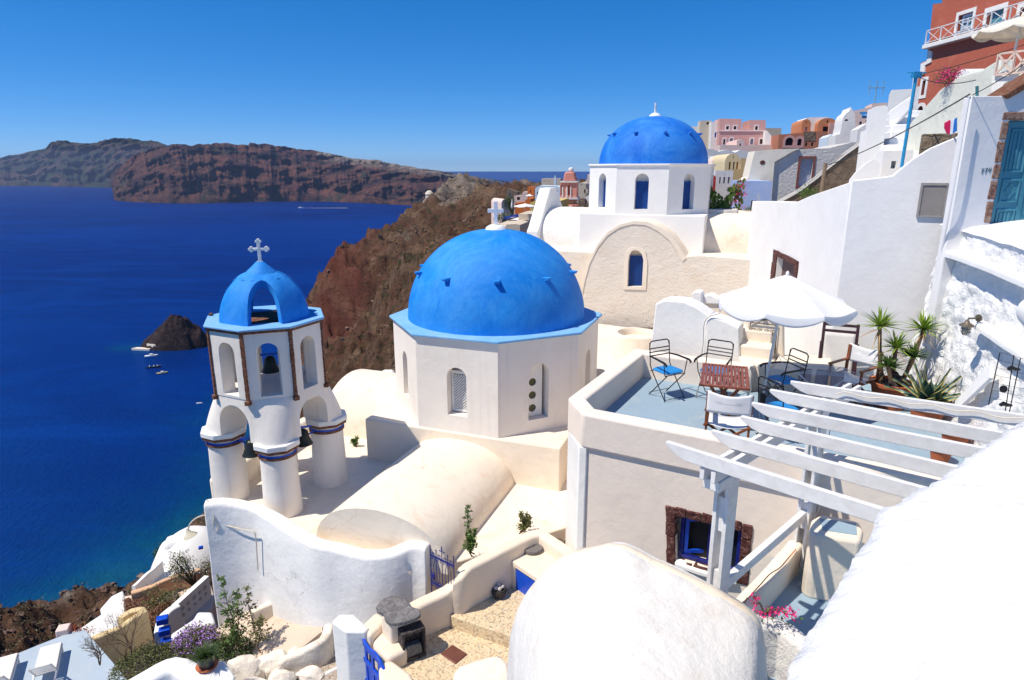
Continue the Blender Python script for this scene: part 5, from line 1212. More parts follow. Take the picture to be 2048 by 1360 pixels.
def hullrock(c, r_, seed, k=(1, 1, .8), n=22):
    rnd = random.Random(seed); bm = bmesh.new()
    for _ in range(n):
        d = Vector((rnd.gauss(0, 1), rnd.gauss(0, 1), rnd.gauss(0, 1))).normalized(); bm.verts.new((c[0] + d.x * r_ * k[0] * rnd.uniform(.8, 1.05), c[1] + d.y * r_ * k[1] * rnd.uniform(.8, 1.05), c[2] + d.z * r_ * k[2] * rnd.uniform(.8, 1.05)))
    q = bmesh.ops.convex_hull(bm, input=bm.verts); bmesh.ops.delete(bm, geom=list({g for g in q['geom_interior'] + q['geom_unused'] if isinstance(g, bmesh.types.BMVert)}), context='VERTS')
    bm.verts.index_update(); m = MB(); m.add([v.co for v in bm.verts], [tuple(v.index for v in f.verts) for f in bm.faces]); bm.free(); return m
rb = random.Random(5)
for k, (u, v, z, r_) in enumerate([(486, 1330, -6.95, .26), (548, 1322, -6.95, .24), (596, 1305, -6.95, .16), (560, 1358, -7.0, .22), (508, 1372, -6.95, .24), (622, 1345, -7.0, .17)]):
    x, y = atz(u, v, z); hullrock((x, y, z - r_ * .3), r_, k * 3 + 1, (1.35, .85, .9)).build('painted_rock', PROCK, None, ['long whitewashed boulder right of the black grass pot', 'widest whitewashed boulder above the bottom edge, left of the rough steps', 'small whitewashed boulder touching the rough steps, uppermost of its heap', 'whitewashed boulder cut by the bottom edge in the middle of its heap', 'whitewashed boulder at the bottom edge, leftmost of its heap', 'whitewashed boulder on the lowest rough step near the blue gate'][k], 'rock', 'whitewashed boulders edging the steps', ang=30, bevel=.03, lump=.05, lumpsize=.15, sub=2)
# white parapet with potted grass
wallrun([(*atz(u, v, z), z) for u, v, z in [(230, 1385, -6.55), (290, 1350, -6.55), (330, 1330, -6.5), (360, 1328, -6.5), (395, 1350, -6.5), (430, 1372, -6.5)]], -9, .30, .03, .08).build('white_parapet', WHITE2, None, 'white rounded parapet at the bottom edge left of the potted grass', 'wall', ang=60)
blk('pot_ledge', [(385, 1345), (415, 1325), (450, 1318), (470, 1350), (460, 1400), (390, 1400)], -9, -6.45, 'white plaster ledge carrying the black pot of grass', WHITE2, .04)
def blades(m, c, n, L, spread, w, rnd, droop=.5, up=.6, taper=True, seg=6, fold=.0):
    for i in range(n):
        a = rnd.uniform(0, 2 * math.pi); el = rnd.uniform(up, 1.45); l = L * rnd.uniform(.7, 1.1); p = Vector(c) + Vector((math.cos(a), math.sin(a), 0)) * rnd.uniform(0, spread)
        d = Vector((math.cos(a) * math.cos(el), math.sin(a) * math.cos(el), math.sin(el))); side = Vector((-math.sin(a), math.cos(a), 0)); vs = []; dr = droop * rnd.uniform(.5, 1.5)
        for k in range(seg + 1):
            t = k / seg; ww = w * (1 - t ** 2.2) * (.7 + .6 * min(1, t * 3)) if taper else w
            q = p + d * (l * t) + Vector((math.cos(a), math.sin(a), -1.0)) * (dr * l * t * t * .35)
            vs += [q - side * ww / 2 + Vector((0, 0, fold * ww)), q, q + side * ww / 2 + Vector((0, 0, fold * ww))]
        m.add(vs, [f for k in range(seg) for f in ((3 * k, 3 * k + 1, 3 * k + 4, 3 * k + 3), (3 * k + 1, 3 * k + 2, 3 * k + 5, 3 * k + 4))])
    return m
def leafmat(name, a, b, rough=.5, edge=None):
    t = NT(name); n = t.noise(9, 4); gi_ = t.n('NewGeometry')
    c = t.mix(t.mapr(n, .35, .65), a, b); r_ = t.n('MapRange'); t.l(gi_.outputs['Random Per Island'], r_.inputs[0]); r_.inputs[3].default_value = 0; r_.inputs[4].default_value = .6
    c = t.mix(r_.outputs[0], c, tuple(x * 1.6 for x in b)); t.b.inputs['Subsurface Weight'].default_value = 0
    return t.out(c, rough, None, spec=.3)
LEAF = leafmat('green_leaf', (.05, .10, .02), (.09, .16, .03)); LEAFD = leafmat('dark_green_leaf', (.025, .05, .012), (.05, .085, .02)); LEAFY = leafmat('yellow_green_leaf', (.14, .22, .02), (.22, .32, .04)); DRYL = leafmat('dry_leaf', (.22, .13, .06), (.34, .22, .10)); OLV = leafmat('olive_leaf', (.09, .10, .03), (.14, .14, .05))
STEM = flat('brown_stem', (.10, .06, .03), .9); PINK = leafmat('magenta_bract', (.55, .01, .12), (.65, .03, .20)); PURP = leafmat('purple_petal', (.36, .16, .55), (.46, .24, .65))
x, y = atz(414, 1332, -6.43); z = -6.44; r = root('potted_plant', 'spiky grass in a black pot on a terracotta saucer, standing on the white ledge', 'potted plant', (x, y, z))
MB().lathe([(0, 0), (.095, 0), (.115, .17), (.12, .19), (.10, .19), (.09, .16), (0, .15)], (x, y, z + .02), 24).build('pot', flat('black_plastic_pot', (.02, .02, .025), .4), r)
MB().lathe([(0, 0), (.12, 0), (.14, .025), (.13, .03), (0, .012)], (x, y, z), 24).build('saucer', TERRA, r)
blades(MB(), (x, y, z + .17), 320, .17, .09, .008, random.Random(2), .8, .5).build('grass', LEAFD, r, smooth=False, weld=False)
def leaves(m, pts, rnd, size, n, jit, flatn=.6):
    for p in pts:
        for _ in range(n):
            q = Vector(p) + Vector((rnd.gauss(0, 1), rnd.gauss(0, 1), rnd.gauss(0, 1))) * jit; d = Vector((rnd.gauss(0, 1), rnd.gauss(0, 1), rnd.gauss(0, flatn))).normalized(); s_ = d.cross(Vector((rnd.gauss(0, 1), rnd.gauss(0, 1), rnd.gauss(0, 1)))).normalized(); l = size * rnd.uniform(.6, 1.3)
            m.add([q, q + d * l * .5 + s_ * l * .22, q + d * l, q + d * l * .5 - s_ * l * .22], [(0, 1, 2, 3)])
    return m
def sapling(base, hts, label, group, mat, seed, lsize=.05, spread=.25, n=5, parent=None, name='young_shrub', cat='shrub'):
    rnd = random.Random(seed); r = root(name, label, cat, base, group); st_ = MB(); lf = MB()
    for hgt in hts:
        lean = Vector((rnd.uniform(-.25, .25), rnd.uniform(-.2, .2), 0)); pts = [Vector(base) + Vector((rnd.uniform(-.1, .1), rnd.uniform(-.1, .1), 0))]; N = 9
        for k in range(1, N + 1): pts.append(Vector(base) + lean * (k / N) * hgt + Vector((rnd.uniform(-.02, .02), rnd.uniform(-.02, .02), hgt * k / N)))
        st_.tube(pts, [.012 * (1 - .8 * k / N) for k in range(N + 1)], 5)
        for k in range(2, N + 1):
            for _ in range(3):
                a = rnd.uniform(0, 6.28); l = spread * rnd.uniform(.4, 1) * (1.2 - .9 * k / N); e = pts[k] + Vector((math.cos(a) * l, math.sin(a) * l, l * .35))
                st_.tube([pts[k], pts[k].lerp(e, .5) + Vector((0, 0, .02)), e], [.005, .004, .002], 4, cap=False)
                leaves(lf, [pts[k].lerp(e, q) for q in np.linspace(.2, 1, 6)], rnd, lsize, n // 2, .012)
    st_.build('stem', STEM, r); lf.build('leaves', mat, r, smooth=False, weld=False); return r
x, y = atz(480, 1300, -7.2); sapling((x, y, -7.2), [1.25, 1.05, .7], 'tall thin leafy shrub growing in front of the wavy white wall', None, LEAF, 3, .055, .28, 4)
x, y = atz(515, 1300, -7.15); sapling((x, y, -7.15), [.95, .6], 'second thinner yellowing shrub just right of the tallest one', None, OLV, 8, .05, .25, 4)
x, y = atz(940, 1108, -5.55); sapling((x, y, -5.55), [.75, .4, .3], 'leafy upright weed growing behind the courtyard wall near the iron gate', None, LEAF, 12, .045, .11, 4)
x, y = atz(1050, 1062, -5.6); sapling((x, y, -5.6), [.28, .25, .2], 'small sparse weed behind the millstone corner', None, OLV, 14, .05, .12, 4)
x, y = atz(710, 892, -5.65); sapling((x, y, -5.65), [.2, .15], 'tiny weed sprouting from the church roof right of the bell tower', None, LEAF, 15, .04, .06, 4)
# low bushes: brown-green ground shrubs below left
def bush(u, v, z, R_, h, mat, n, size, label, seed, group=None, flower=None):
    rnd = random.Random(seed); x, y = atz(u, v, z); r = root('low_bush', label, 'bush', (x, y, z), group); lf = MB(); fl = MB(); tw_ = MB()
    for _ in range(n):
        a = rnd.uniform(0, 6.28); q = rnd.random() ** .5; zz = h * (1 - q * q) * rnd.uniform(.55, 1.05) * (1 + .3 * noise.noise(Vector((math.cos(a) * 2, q * 3, seed)))); p = (x + R_[0] * q * math.cos(a), y + R_[1] * q * math.sin(a), z + zz)
        leaves(lf, [p], rnd, size, 3, size * .8, 1)
        if flower and rnd.random() < flower[1] and q < .8: leaves(fl, [(p[0], p[1], p[2] + size)], rnd, size * .8, 5, size * .5, .4)
    for _ in range(26):
        a = rnd.uniform(0, 6.28); q = rnd.random(); tw_.tube([(x + R_[0] * q * .3 * math.cos(a), y + R_[1] * q * .3 * math.sin(a), z), (x + R_[0] * q * math.cos(a), y + R_[1] * q * math.sin(a), z + h * .9 * (1 - q * q))], [.01, .004], 4)
    lf.build('leaves', mat, r, smooth=False, weld=False); tw_.build('twigs', STEM, r)
    if flower: fl.build('flowers', flower[0], r, smooth=False, weld=False)
bush(310, 1340, -7.5, (.65, .45), .38, OLV, 2200, .035, 'wide dry olive brown bush above the white parapet', 1)
bush(395, 1300, -7.3, (.45, .4), .38, OLV, 900, .04, 'small succulent bush with bright purple flowers left of the tall shrub', 2, flower=(PURP, .35))
bush(455, 1310, -7.3, (.45, .35), .22, LEAFD, 900, .045, 'low green ground bush behind the black grass pot', 4)
def bare(u, v, z, h, label, seed):
    rnd = random.Random(seed); x, y = atz(u, v, z); m = MB()
    def rec(p, d, l, r_, dep):
        e = p + d * l; m.tube([p, p.lerp(e, .5) + Vector((rnd.uniform(-.02, .02),) * 3) * l, e], [r_, r_ * .85, r_ * .7], 5)
        if dep == 0: return
        for _ in range(rnd.choice((2, 3, 3))): rec(e, (d + Vector((rnd.uniform(-.7, .7), rnd.uniform(-.7, .7), rnd.uniform(-.25, .4)))).normalized(), l * rnd.uniform(.6, .85), r_ * .62, dep - 1)
    for _ in range(3): rec(Vector((x, y, z)), Vector((rnd.uniform(-.6, .3), rnd.uniform(-.4, .4), 1)).normalized(), h * .3, .012, 5)
    m.build('bare_shrub', flat('dry_twig', (.20, .12, .07), .9), None, label, 'shrub')
bare(265, 1335, -7.5, 1.0, 'leafless twiggy shrub spreading its branches over the sunlounger terrace', 5)
bare(200, 1330, -7.7, .55, 'smaller leafless twig bush at the right end of the blue grey sunlounger terrace', 6)
bare(1945, 800, -3.4, .45, 'bare gnarled brown shrub against the rough white rock wall', 9)
# sunlounger terrace
tz = -15.6
m = MB(); m.prism([atz(u, v, tz) for u, v in [(-60, 1345), (0, 1321), (80, 1288), (160, 1257), (172, 1262), (205, 1300), (240, 1340), (300, 1420), (-60, 1500)]], -19, tz); m.build('sun_terrace', FLOORB2, None, 'pale blue grey roof terrace with white loungers at the lower left corner', 'terrace', bevel=.02)
def lounger(p, rz, label, reuse=None):
    if reuse: return dup(reuse, (p[0], p[1], tz), rz, label)
    r = root('sun_lounger', label, 'sun lounger', (p[0], p[1], tz), 'white loungers on the pale blue terrace', rz, True)
    PW = flat('white_resin', (.80, .77, .74), .5, var=.04)
    m = MB(); m.box(-.32, .32, -.2, 1.1, .27, .33); m.box(-.32, -.27, -.75, -.2, .27, .33); m.box(.27, .32, -.75, -.2, .27, .33); m.build('frame', PW, r, bevel=.015)
    m = MB(); m.box(-.30, .30, -.18, 1.12, .331, .39); m.build('cushion', flat('cream_cushion', (.80, .73, .66), .9, var=.05), r, bevel=.03)
    bk = MB(); M = Matrix.Translation((0, -.2, .33)) @ Matrix.Rotation(R(55), 4, 'X')
    bk.box(-.30, -.26, -.75, 0, 0, .03); bk.box(.26, .30, -.75, 0, 0, .03); bk.box(-.26, .26, -.75, -.71, 0, .03)
    for k in range(6): bk.box(-.26, .26, -.68 + k * .11, -.61 + k * .11, .004, .02)
    M2 = Matrix.Translation((0, -.2, .33)) @ Matrix.Rotation(R(-50), 4, 'X'); bk.xf(M2); bk.build('backrest', PW, r, bevel=.008)
    for x in (-.29, .29):
        for y in (-.68, 1.0): m = MB(); m.box(x - .025, x + .025, y - .03, y + .03, 0, .27); m.build('leg', PW, r, bevel=.006)
    return r
lo = lounger(atz(93, 1338, tz + .3), R(28), 'white lounger with raised slatted back, nearer the middle of the blue terrace')
lounger(atz(0, 1362, tz + .3), R(28), 'white lounger cut off by the left edge of the picture', lo)
bp = Vector((*atz(1530, 1225, -4.1), -4.12)); rnd = random.Random(4); r = root('bougainvillea', 'pink bougainvillea sprays on the end of the lower terrace parapet', 'bougainvillea', bp); f_ = MB(); l_ = MB(); s_ = MB()
for (u, v) in [(1514, 1205), (1508, 1198), (1520, 1222), (1548, 1222), (1560, 1220), (1575, 1228), (1588, 1232), (1580, 1218), (1498, 1228), (1536, 1226)]:
    p = Vector((*atz(u, v, -3.95), -3.95)); leaves(f_, [p], rnd, .035, 26, .024, 1); leaves(l_, [p - Vector((0, 0, .04))], rnd, .04, 6, .04, 1); s_.tube([bp, bp.lerp(p, .5) + Vector((0, 0, .04)), p], [.005, .004, .002], 4)
f_.build('flowers', PINK, r, smooth=False, weld=False); l_.build('leaves', LEAF, r, smooth=False, weld=False); s_.build('stem', STEM, r)

# rope and gooseneck lamp at the left end of the wavy wall
RP = flat('pale_rope', (.62, .55, .45), .9)
Q = lambda u, v, y: Vector(aty(u, v, y))
m = MB(); m.tube(smooth_pts([Q(414, 1000, 9.45), Q(424, 1018, 9.4), Q(420, 1040, 9.4), Q(436, 1047, 9.4), Q(460, 1053, 9.38), Q(490, 1060, 9.28), Q(508, 1064, 9.2), Q(512, 1080, 9.2), Q(514, 1110, 9.2), Q(516, 1140, 9.2)], .02), .011, 6)
m.tube(smooth_pts([Q(424, 1018, 9.4), Q(428, 1034, 9.36), Q(426, 1052, 9.36), Q(432, 1064, 9.36), Q(436, 1052, 9.36), Q(430, 1040, 9.36)], .02), .010, 6)
m.build('rope', RP, None, 'pale knotted rope draped over the left end of the wavy white wall', 'rope')
r = root('gooseneck_lamp', 'cream bell shaped lamp on a curved arm at the left end of the wavy wall', 'lamp', Q(404, 1034, 9.5))
MB().tube(smooth_pts([Q(412, 1030, 9.55), Q(402, 1032, 9.5), Q(390, 1038, 9.5), Q(380, 1048, 9.5), Q(376, 1060, 9.5)], .02), .012, 8).build('arm', RP, r)
c = Q(374, 1058, 9.5); m = MB(); m.lathe([(.015, 0), (.03, -.03), (.045, -.07), (.11, -.13), (.115, -.14), (.10, -.135), (.02, -.05)], (0, 0, 0), 20); m.xf(Matrix.Translation(c) @ Matrix.Rotation(R(-18), 4, 'Y')); m.build('lamp_shade', flat('cream_enamel', (.62, .56, .42), .5), r)
# ---------------- terrace furniture ----------------
CUSH = flat('blue_seat_cushion', (.008, .22, .58), .8, var=.08)
def iron_chair(label, loc, rz):
    r = root('folding_chair', label, 'chair', loc, 'black iron folding armchairs on the terrace', rz, True)
    w = .21
    for s_ in (-1, 1):   # front faces -Y
        m = MB(); m.tube([(s_ * w, -.20, 0), (s_ * w, .16, .44), (s_ * w, .19, .50), (s_ * w, .24, .88)] if False else [(s_ * w, -.21, 0), (s_ * w, .10, .38), (s_ * w, .20, .52), (s_ * w, .25, .90)], .009, 6); m.build('back_leg', BLACKM, r)
        m = MB(); m.tube([(s_ * (w - .02), .22, 0), (s_ * (w - .02), -.20, .44)], .009, 6); m.build('leg', BLACKM, r)
        m = MB(); m.tube([(s_ * w, .22, .68), (s_ * (w + .03), .05, .685), (s_ * (w + .05), -.20, .67), (s_ * (w + .05), -.24, .65), (s_ * (w + .05), -.245, .62)], [.013, .016, .018, .018, .014], 8); m.tube([(s_ * (w + .04), -.17, .67), (s_ * w, -.17, .44)], .008, 6); m.build('armrest', BLACKM, r)
    m = MB()
    for k, z in enumerate((.68, .74, .80)): y = .225 + (z - .68) * .13; m.tube([(-w - .01, y, z), (w + .01, y, z)], .010, 6)
    m.tube([(-w, .245, .84), (-w + .01, .25, .90), (-w + .05, .255, .925), (w - .05, .255, .925), (w - .01, .25, .90), (w, .245, .84)], .011, 6)
    m.build('backrest', BLACKM, r)
    m = MB()
    for y in (-.17, .19): m.tube([(-w, y, .435), (w, y, .435)], .008, 6)
    for y, z in ((-.21, .03), (.2, .05)): m.tube([(-w, y, z), (w, y, z)], .006, 5)
    m.build('cross_bars', BLACKM, r)
    m = MB()
    def cf(a, b):
        th = a * 2 * math.pi; ph = b * math.pi; sq = lambda c: math.copysign(abs(c) ** .45, c); return (.205 * sq(math.cos(th)) * math.sin(ph) ** .3, .20 * sq(math.sin(th)) * math.sin(ph) ** .3, .468 + .026 * math.cos(ph))
    m.grid(cf, 36, 12); m.build('cushion', CUSH, r)
    return r
c0 = iron_chair('black iron chair with blue cushion at the left, facing the front parapet', (*tw(.50, 2.46), TF), R(28))
def chair2(p, rz, label): return dup(c0, (*p, TF), rz, label)
chair2(tw(1.18, 2.82), R(-35), 'black iron chair behind the red slatted table with its back to the parapet')
chair2(tw(2.25, 2.85), R(-75), 'black iron chair with blue cushion right of the red table and behind the umbrella pole')
chair2(atz(1560, 818, -3.25), R(118), 'black iron chair with blue cushion partly hidden below the pergola rafters')
# slatted table
def table(p, rz, label):
    r = root('folding_table', label, 'table', (*p, TF), None, rz, True); m = MB(); W_, D_ = .34, .56; H_ = .72
    for k in range(3): m.box(-W_, W_, -D_ + k * (D_ - .02), -D_ + .04 + k * (D_ - .02), H_ - .03, H_)
    m.box(-W_, -W_ + .05, -D_, D_, H_ - .031, H_ + .001); m.box(W_ - .05, W_, -D_, D_, H_ - .031, H_ + .001)
    n = 11
    for k in range(n):
        x = -W_ + .055 + k * (2 * W_ - .11) / n; m.box(x, x + (2 * W_ - .11) / n - .012, -D_ + .02, D_ - .02, H_ - .022, H_ + .002)
    m.build('tabletop', REDWOOD, r, bevel=.003)
    for s_ in (-1, 1):
        for y in (-.32, .32):
            m = MB(); m.bar((s_ * .24, y, 0), (-s_ * .24, y + .03 * s_, H_ - .03), .045, .03, up=(0, 1, 0)); m.build('leg', TEAK, r, bevel=.004)
    m = MB(); m.bar((-.2, -.34, .1), (-.2, .34, .1), .03, .03); m.bar((.2, -.34, .1), (.2, .34, .1), .03, .03); m.bar((-.22, -.36, H_ - .07), (-.22, .36, H_ - .07), .03, .05); m.bar((.22, -.36, H_ - .07), (.22, .36, H_ - .07), .03, .05); m.build('stretcher', TEAK, r, bevel=.004)
    return r
table(tw(1.53, 1.83), R(-18), 'red brown slatted wooden folding table on the blue terrace floor')
def director(p, rz, label):
    r = root('canvas_chair', label, 'chair', (*p, TF), 'wooden chairs with white canvas', rz, True)
    for s_ in (-1, 1):
        m = MB(); m.bar((s_ * .27, .22, .40), (s_ * .27, .25, .88), .045, .03); m.build('back_post', TEAK, r, bevel=.004)
        m = MB(); m.bar((s_ * .27, -.26, .62), (s_ * .27, .25, .64), .055, .025); m.bar((s_ * .27, -.22, .42), (s_ * .27, -.22, .62), .04, .03); m.bar((s_ * .27, .22, .2), (s_ * .27, .22, .62), .04, .03); m.build('arm', TEAK, r, bevel=.004)
        m = MB(); m.bar((s_ * .27, -.26, .42), (s_ * .27, .26, .42), .04, .03); m.bar((s_ * .27, -.26, .03), (s_ * .27, .26, .03), .04, .03); m.build('side_rail', TEAK, r, bevel=.004)
        for y in (-.2, .2):
            m = MB(); m.bar((s_ * .26, y + .016 * s_, .05), (-s_ * .26, y + .016 * s_, .41), .035, .022, up=(0, 1, 0)); m.build('leg', TEAK, r, bevel=.004)
    m = MB(); m.grid(lambda a, b: (-.28 + .56 * a, .255 + .035 * math.sin(a * math.pi) + .015 * b, .60 + .30 * b - .045 * math.sin(a * math.pi) * (b > .5)), 16, 8); o = m.build('back_canvas', CLOTH, r); q = o.modifiers.new('t', 'SOLIDIFY'); q.thickness = .006
    m = MB(); m.grid(lambda a, b: (-.27 + .54 * a, -.24 + .46 * b, .43 - .05 * math.sin(a * math.pi)), 16, 4); o = m.build('seat_canvas', CLOTH, r); q = o.modifiers.new('t', 'SOLIDIFY'); q.thickness = .006
    return r
dc = director(tw(1.80, .78), R(-29 + 180 + 10), 'wooden folding chair with white canvas back in front of the slatted table')
dup(dc, (*tw(3.22, 3.7), TF), R(-60), 'wooden canvas chair beside the big terracotta pot of yuccas')
# lounge chair leaning folded on the wall
def deck():
    p = tw(2.95, 4.55); r = root('reclining_chair', 'dark brown folding recliner with white cloth leaning on the wall under the umbrella', 'recliner', (*p, TF), None, R(-24), True); M = Matrix.Rotation(R(-14), 4, 'X')
    for s_ in (-1, 1):
        m = MB(); m.bar((s_ * .27, 0, 0), (s_ * .27, 0, 1.10), .05, .05); m.bar((s_ * .29, -.08, .1), (s_ * .29, -.05, .75), .045, .03); m.xf(M); m.build('side_rail', DWOOD, r, bevel=.008)
    m = MB()
    for z in (1.06, .95): m.bar((-.27, 0, z), (.27, 0, z), .04, .05)
    m.xf(M); m.build('top_bar', DWOOD, r, bevel=.006)
    m = MB(); m.grid(lambda a, b: (-.24 + .48 * a, -.035 + .02 * math.sin(a * 3.14), .1 + .82 * b), 10, 12); m.xf(M); o = m.build('cloth', flat('grey_white_cloth', (.62, .60, .58), .9, var=.05), r); q = o.modifiers.new('t', 'SOLIDIFY'); q.thickness = .01
deck()
# big umbrella
def umbrella(base, top, R_, drop, val, label, mat=CLOTH, pole=None, n=8, rz=0, ptop=None, name='garden_umbrella'):
    r = root(name, label, 'umbrella', base); T = Vector(top); m = MB(); K = 10; per = 8
    def fn(a, b):
        th = a * 2 * math.pi + rz; seg = (a * n) % 1; sag = math.sin(seg * math.pi)
        f = 1 / math.cos((seg - .5) * 2 * math.pi / n) * math.cos(math.pi / n)
        if b < .85:
            q = b / .85; rr_ = R_ * q * f; z = -drop * (q ** 1.05) - .05 * R_ * sag * q * q
        else:
            q = (b - .85) / .15; rr_ = R_ * f * (1 + .015 * q); z = -drop - .05 * R_ * sag - val * q * (.45 + .55 * sag ** .6) 
        return (T.x + rr_ * math.cos(th), T.y + rr_ * math.sin(th), T.z + z)
    m.grid(fn, n * per, 26); o = m.build('canopy', mat, r, ang=9); q = o.modifiers.new('t', 'SOLIDIFY'); q.thickness = .004
    MB().tube([base, T + Vector((0, 0, .03))], .022, 10).build('pole', pole or PAINTW, r)
    MB().lathe([(0, .06), (.02, .04), (.03, 0)], T, 10).build('finial', mat, r)
    m = MB()
    hub = T + Vector((0, 0, -drop - .12))
    for k in range(n):
        th = k * 2 * math.pi / n + rz; e = (T.x + R_ * .97 * math.cos(th), T.y + R_ * .97 * math.sin(th), T.z - drop - .01); m.tube([T + Vector((0, 0, -.02)), e], .006, 4); m.tube([hub, Vector(T).lerp(Vector(e), .55) + Vector((0, 0, -.01))], .005, 4)
    m.build('ribs', pole or PAINTW, r); return r
ub = Vector((*atz(1523, 806, TF + .02), TF + .0)); ut = Vector(aty(1575, 549, ub.y - .25))
ur = umbrella(ub, ut, 1.0, .43, .13, 'large white canvas umbrella shading the terrace table', rz=R(22.5 - 14))
MB().obox((ub.x, ub.y, TF + .11), (.09, .09, .2)).build('stand', BLACKM, ur, bevel=.01)
# drying rack
def rack():
    c = Vector(tw(2.75, 3.15, TF)); r = root('drying_rack', 'pale wire clothes drying rack hung with checked cloths', 'drying rack', c, None, R(-15), True); WR = flat('pale_blue_wire', (.55, .62, .68), .4, .2)
    m = MB(); z = .62
    for x in (-.38, .38): m.tube([(x, -.25, z), (x, .25, z)], .007, 5)
    for y in np.linspace(-.25, .25, 9): m.tube([(-.38, y, z), (.38, y, z)], .004, 4)
    m.tube([(-.38, -.25, z), (-.62, -.25, z + .16)], .006, 5); m.tube([(-.38, .25, z), (-.62, .25, z + .16)], .006, 5); m.tube([(-.62, -.25, z + .16), (-.62, .25, z + .16)], .006, 5)
    m.tube([(.38, -.25, z), (.62, -.25, z - .1)], .006, 5); m.tube([(.38, .25, z), (.62, .25, z - .1)], .006, 5); m.tube([(.62, -.25, z - .1), (.62, .25, z - .1)], .006, 5)
    m.build('wire_top', WR, r)
    for s_ in (-1, 1):
        m = MB(); m.tube([(s_ * .36, -.27, z), (-s_ * .3, -.27, 0), (-s_ * .3, .27, 0), (s_ * .36, .27, z)], .008, 5); m.build('leg', WR, r)
    t = NT('checked_cloth'); ck = t.n('TexChecker'); ck.inputs['Scale'].default_value = 46; t.l(t.co, ck.inputs['Vector']); ck.inputs[1].default_value = (.06, .02, .05, 1); ck.inputs[2].default_value = (.55, .5, .55, 1); cm = t.out(ck.outputs[0], .9)
    for x0 in (-.3, -.05, .15):
        m = MB(); m.grid(lambda a, b: (x0 + .18 * a, (-.1 if x0 > 0 else 0) + (.02 if b < .5 else -.02) + .01 * math.sin(a * 9), z + .012 - .34 * abs(b - .5) * 2), 8, 10); m.build('hanging_cloth', cm, r)
rack()
# yuccas
def pot(c, r_, h, parent):
    return MB().lathe([(0, 0), (r_ * .72, 0), (r_ * .95, h * .86), (r_ * 1.06, h * .87), (r_ * 1.08, h), (r_ * .93, h), (r_ * .9, h * .88), (0, h * .86)], c, 36).build('pot', TERRA, parent)
yp = Vector(tw(3.78, 3.75, TF)); yr = root('potted_yucca', 'big terracotta pot of green yuccas at the foot of the grey wall', 'potted plant', yp)
pot(yp, .31, .42, yr); rnd = random.Random(11)
MB().lathe([(0, .03), (.27, 0)], (yp.x, yp.y, yp.z + .37), 20).build('soil', flat('dark_soil', (.04, .025, .02), .95), yr)
for k, (dx, dy, h, L_) in enumerate([(-.22, .05, 1.02, .34), (.27, .0, .98, .34), (-.04, -.05, .70, .30), (.16, -.08, .56, .28), (-.14, -.16, .42, .24)]):
    b0 = yp + Vector((dx * .5, dy, .38)); tip = yp + Vector((dx * 1.35, dy, .30 + h)); pts = [b0, b0.lerp(tip, .4) + Vector((dx * .15, 0, .02)), tip]
    MB().tube(smooth_pts(pts, .06), [.035 * (1 - .35 * q / 20) for q in range(len(smooth_pts(pts, .06)))], 8).build('trunk', stone('yucca_bark', [(.08, .05, .03), (.2, .13, .08), (.3, .2, .12)], 30), yr)
    blades(MB(), tip, 64, L_, .02, .026, rnd, .25, -.15, fold=.35).build('leaf_crown', LEAFY if k < 3 else LEAF, yr, smooth=False, weld=False)
    blades(MB(), tip - Vector((0, 0, .06)), 14, L_ * .8, .01, .016, rnd, 1.2, -1.2, fold=.2).build('dead_leaves', DRYL, yr, smooth=False, weld=False)
rock((yp.x - .02, yp.y - .12, yp.z + .46), .12, 4, (1, 1, 1), 12, .6).build('lava_stone', VOLC, yr)
ap = Vector(tw(4.25, 3.1, TF)); ar = root('potted_agave', 'variegated agave with long blue green leaves in a terracotta pot right of the yuccas', 'potted plant', ap)
pot(ap, .24, .34, ar)
def agave():
    t = NT('agave_leaf'); at = t.n('Attribute', attribute_name='e'); return t.out(t.mix(at.outputs['Fac'], (.035, .11, .09), (.55, .42, .10)), .45)
AG = agave(); m = MB(); ev = []; rnd = random.Random(6)
for k in range(26):
    a = k * 2.4; el = .35 + 1.0 * (k / 26); l = .62 * rnd.uniform(.8, 1.1); d = Vector((math.cos(a) * math.cos(el), math.sin(a) * math.cos(el), math.sin(el))); sd_ = Vector((-math.sin(a), math.cos(a), 0)); N = 8; vs = []
    for j in range(N + 1):
        t_ = j / N; w = .085 * (math.sin(min(1, t_ * 1.15 + .25) * math.pi) ** .8 if t_ < .95 else .05) ; c_ = ap + Vector((0, 0, .36)) + d * l * t_ + Vector((0, 0, -.12 * t_ * t_ * math.cos(el)))
        for q, e in ((-1, 1), (-.68, 0), (0, 0), (.68, 0), (1, 1)): vs.append(c_ + sd_ * w * q + d.cross(sd_) * (-.035 * (q * q))); ev.append(e)
    m.add(vs, [(5 * j + i, 5 * j + i + 1, 5 * j + i + 6, 5 * j + i + 5) for j in range(N) for i in range(4)])
o = m.build('leaves', AG, ar, weld=False); mesh_attr(o, 'e', ev)
for k, (x, y, s_, lb) in enumerate([(4.55, 2.35, .8, 'terracotta pot nearest the agave, seen between the rafters'), (4.35, 1.75, .62, 'smaller empty terracotta pot seen between the lower rafters')]):
    p = Vector(tw(x, y, TF)); r = root('flower_pot', lb, 'flower pot', p); pot(p, .22 * s_, .3 * s_, r); MB().lathe([(0, .02), (.19 * s_, 0)], (p.x, p.y, p.z + .25 * s_), 16).build('soil', flat('dark_soil', (.04, .025, .02), .95), r)
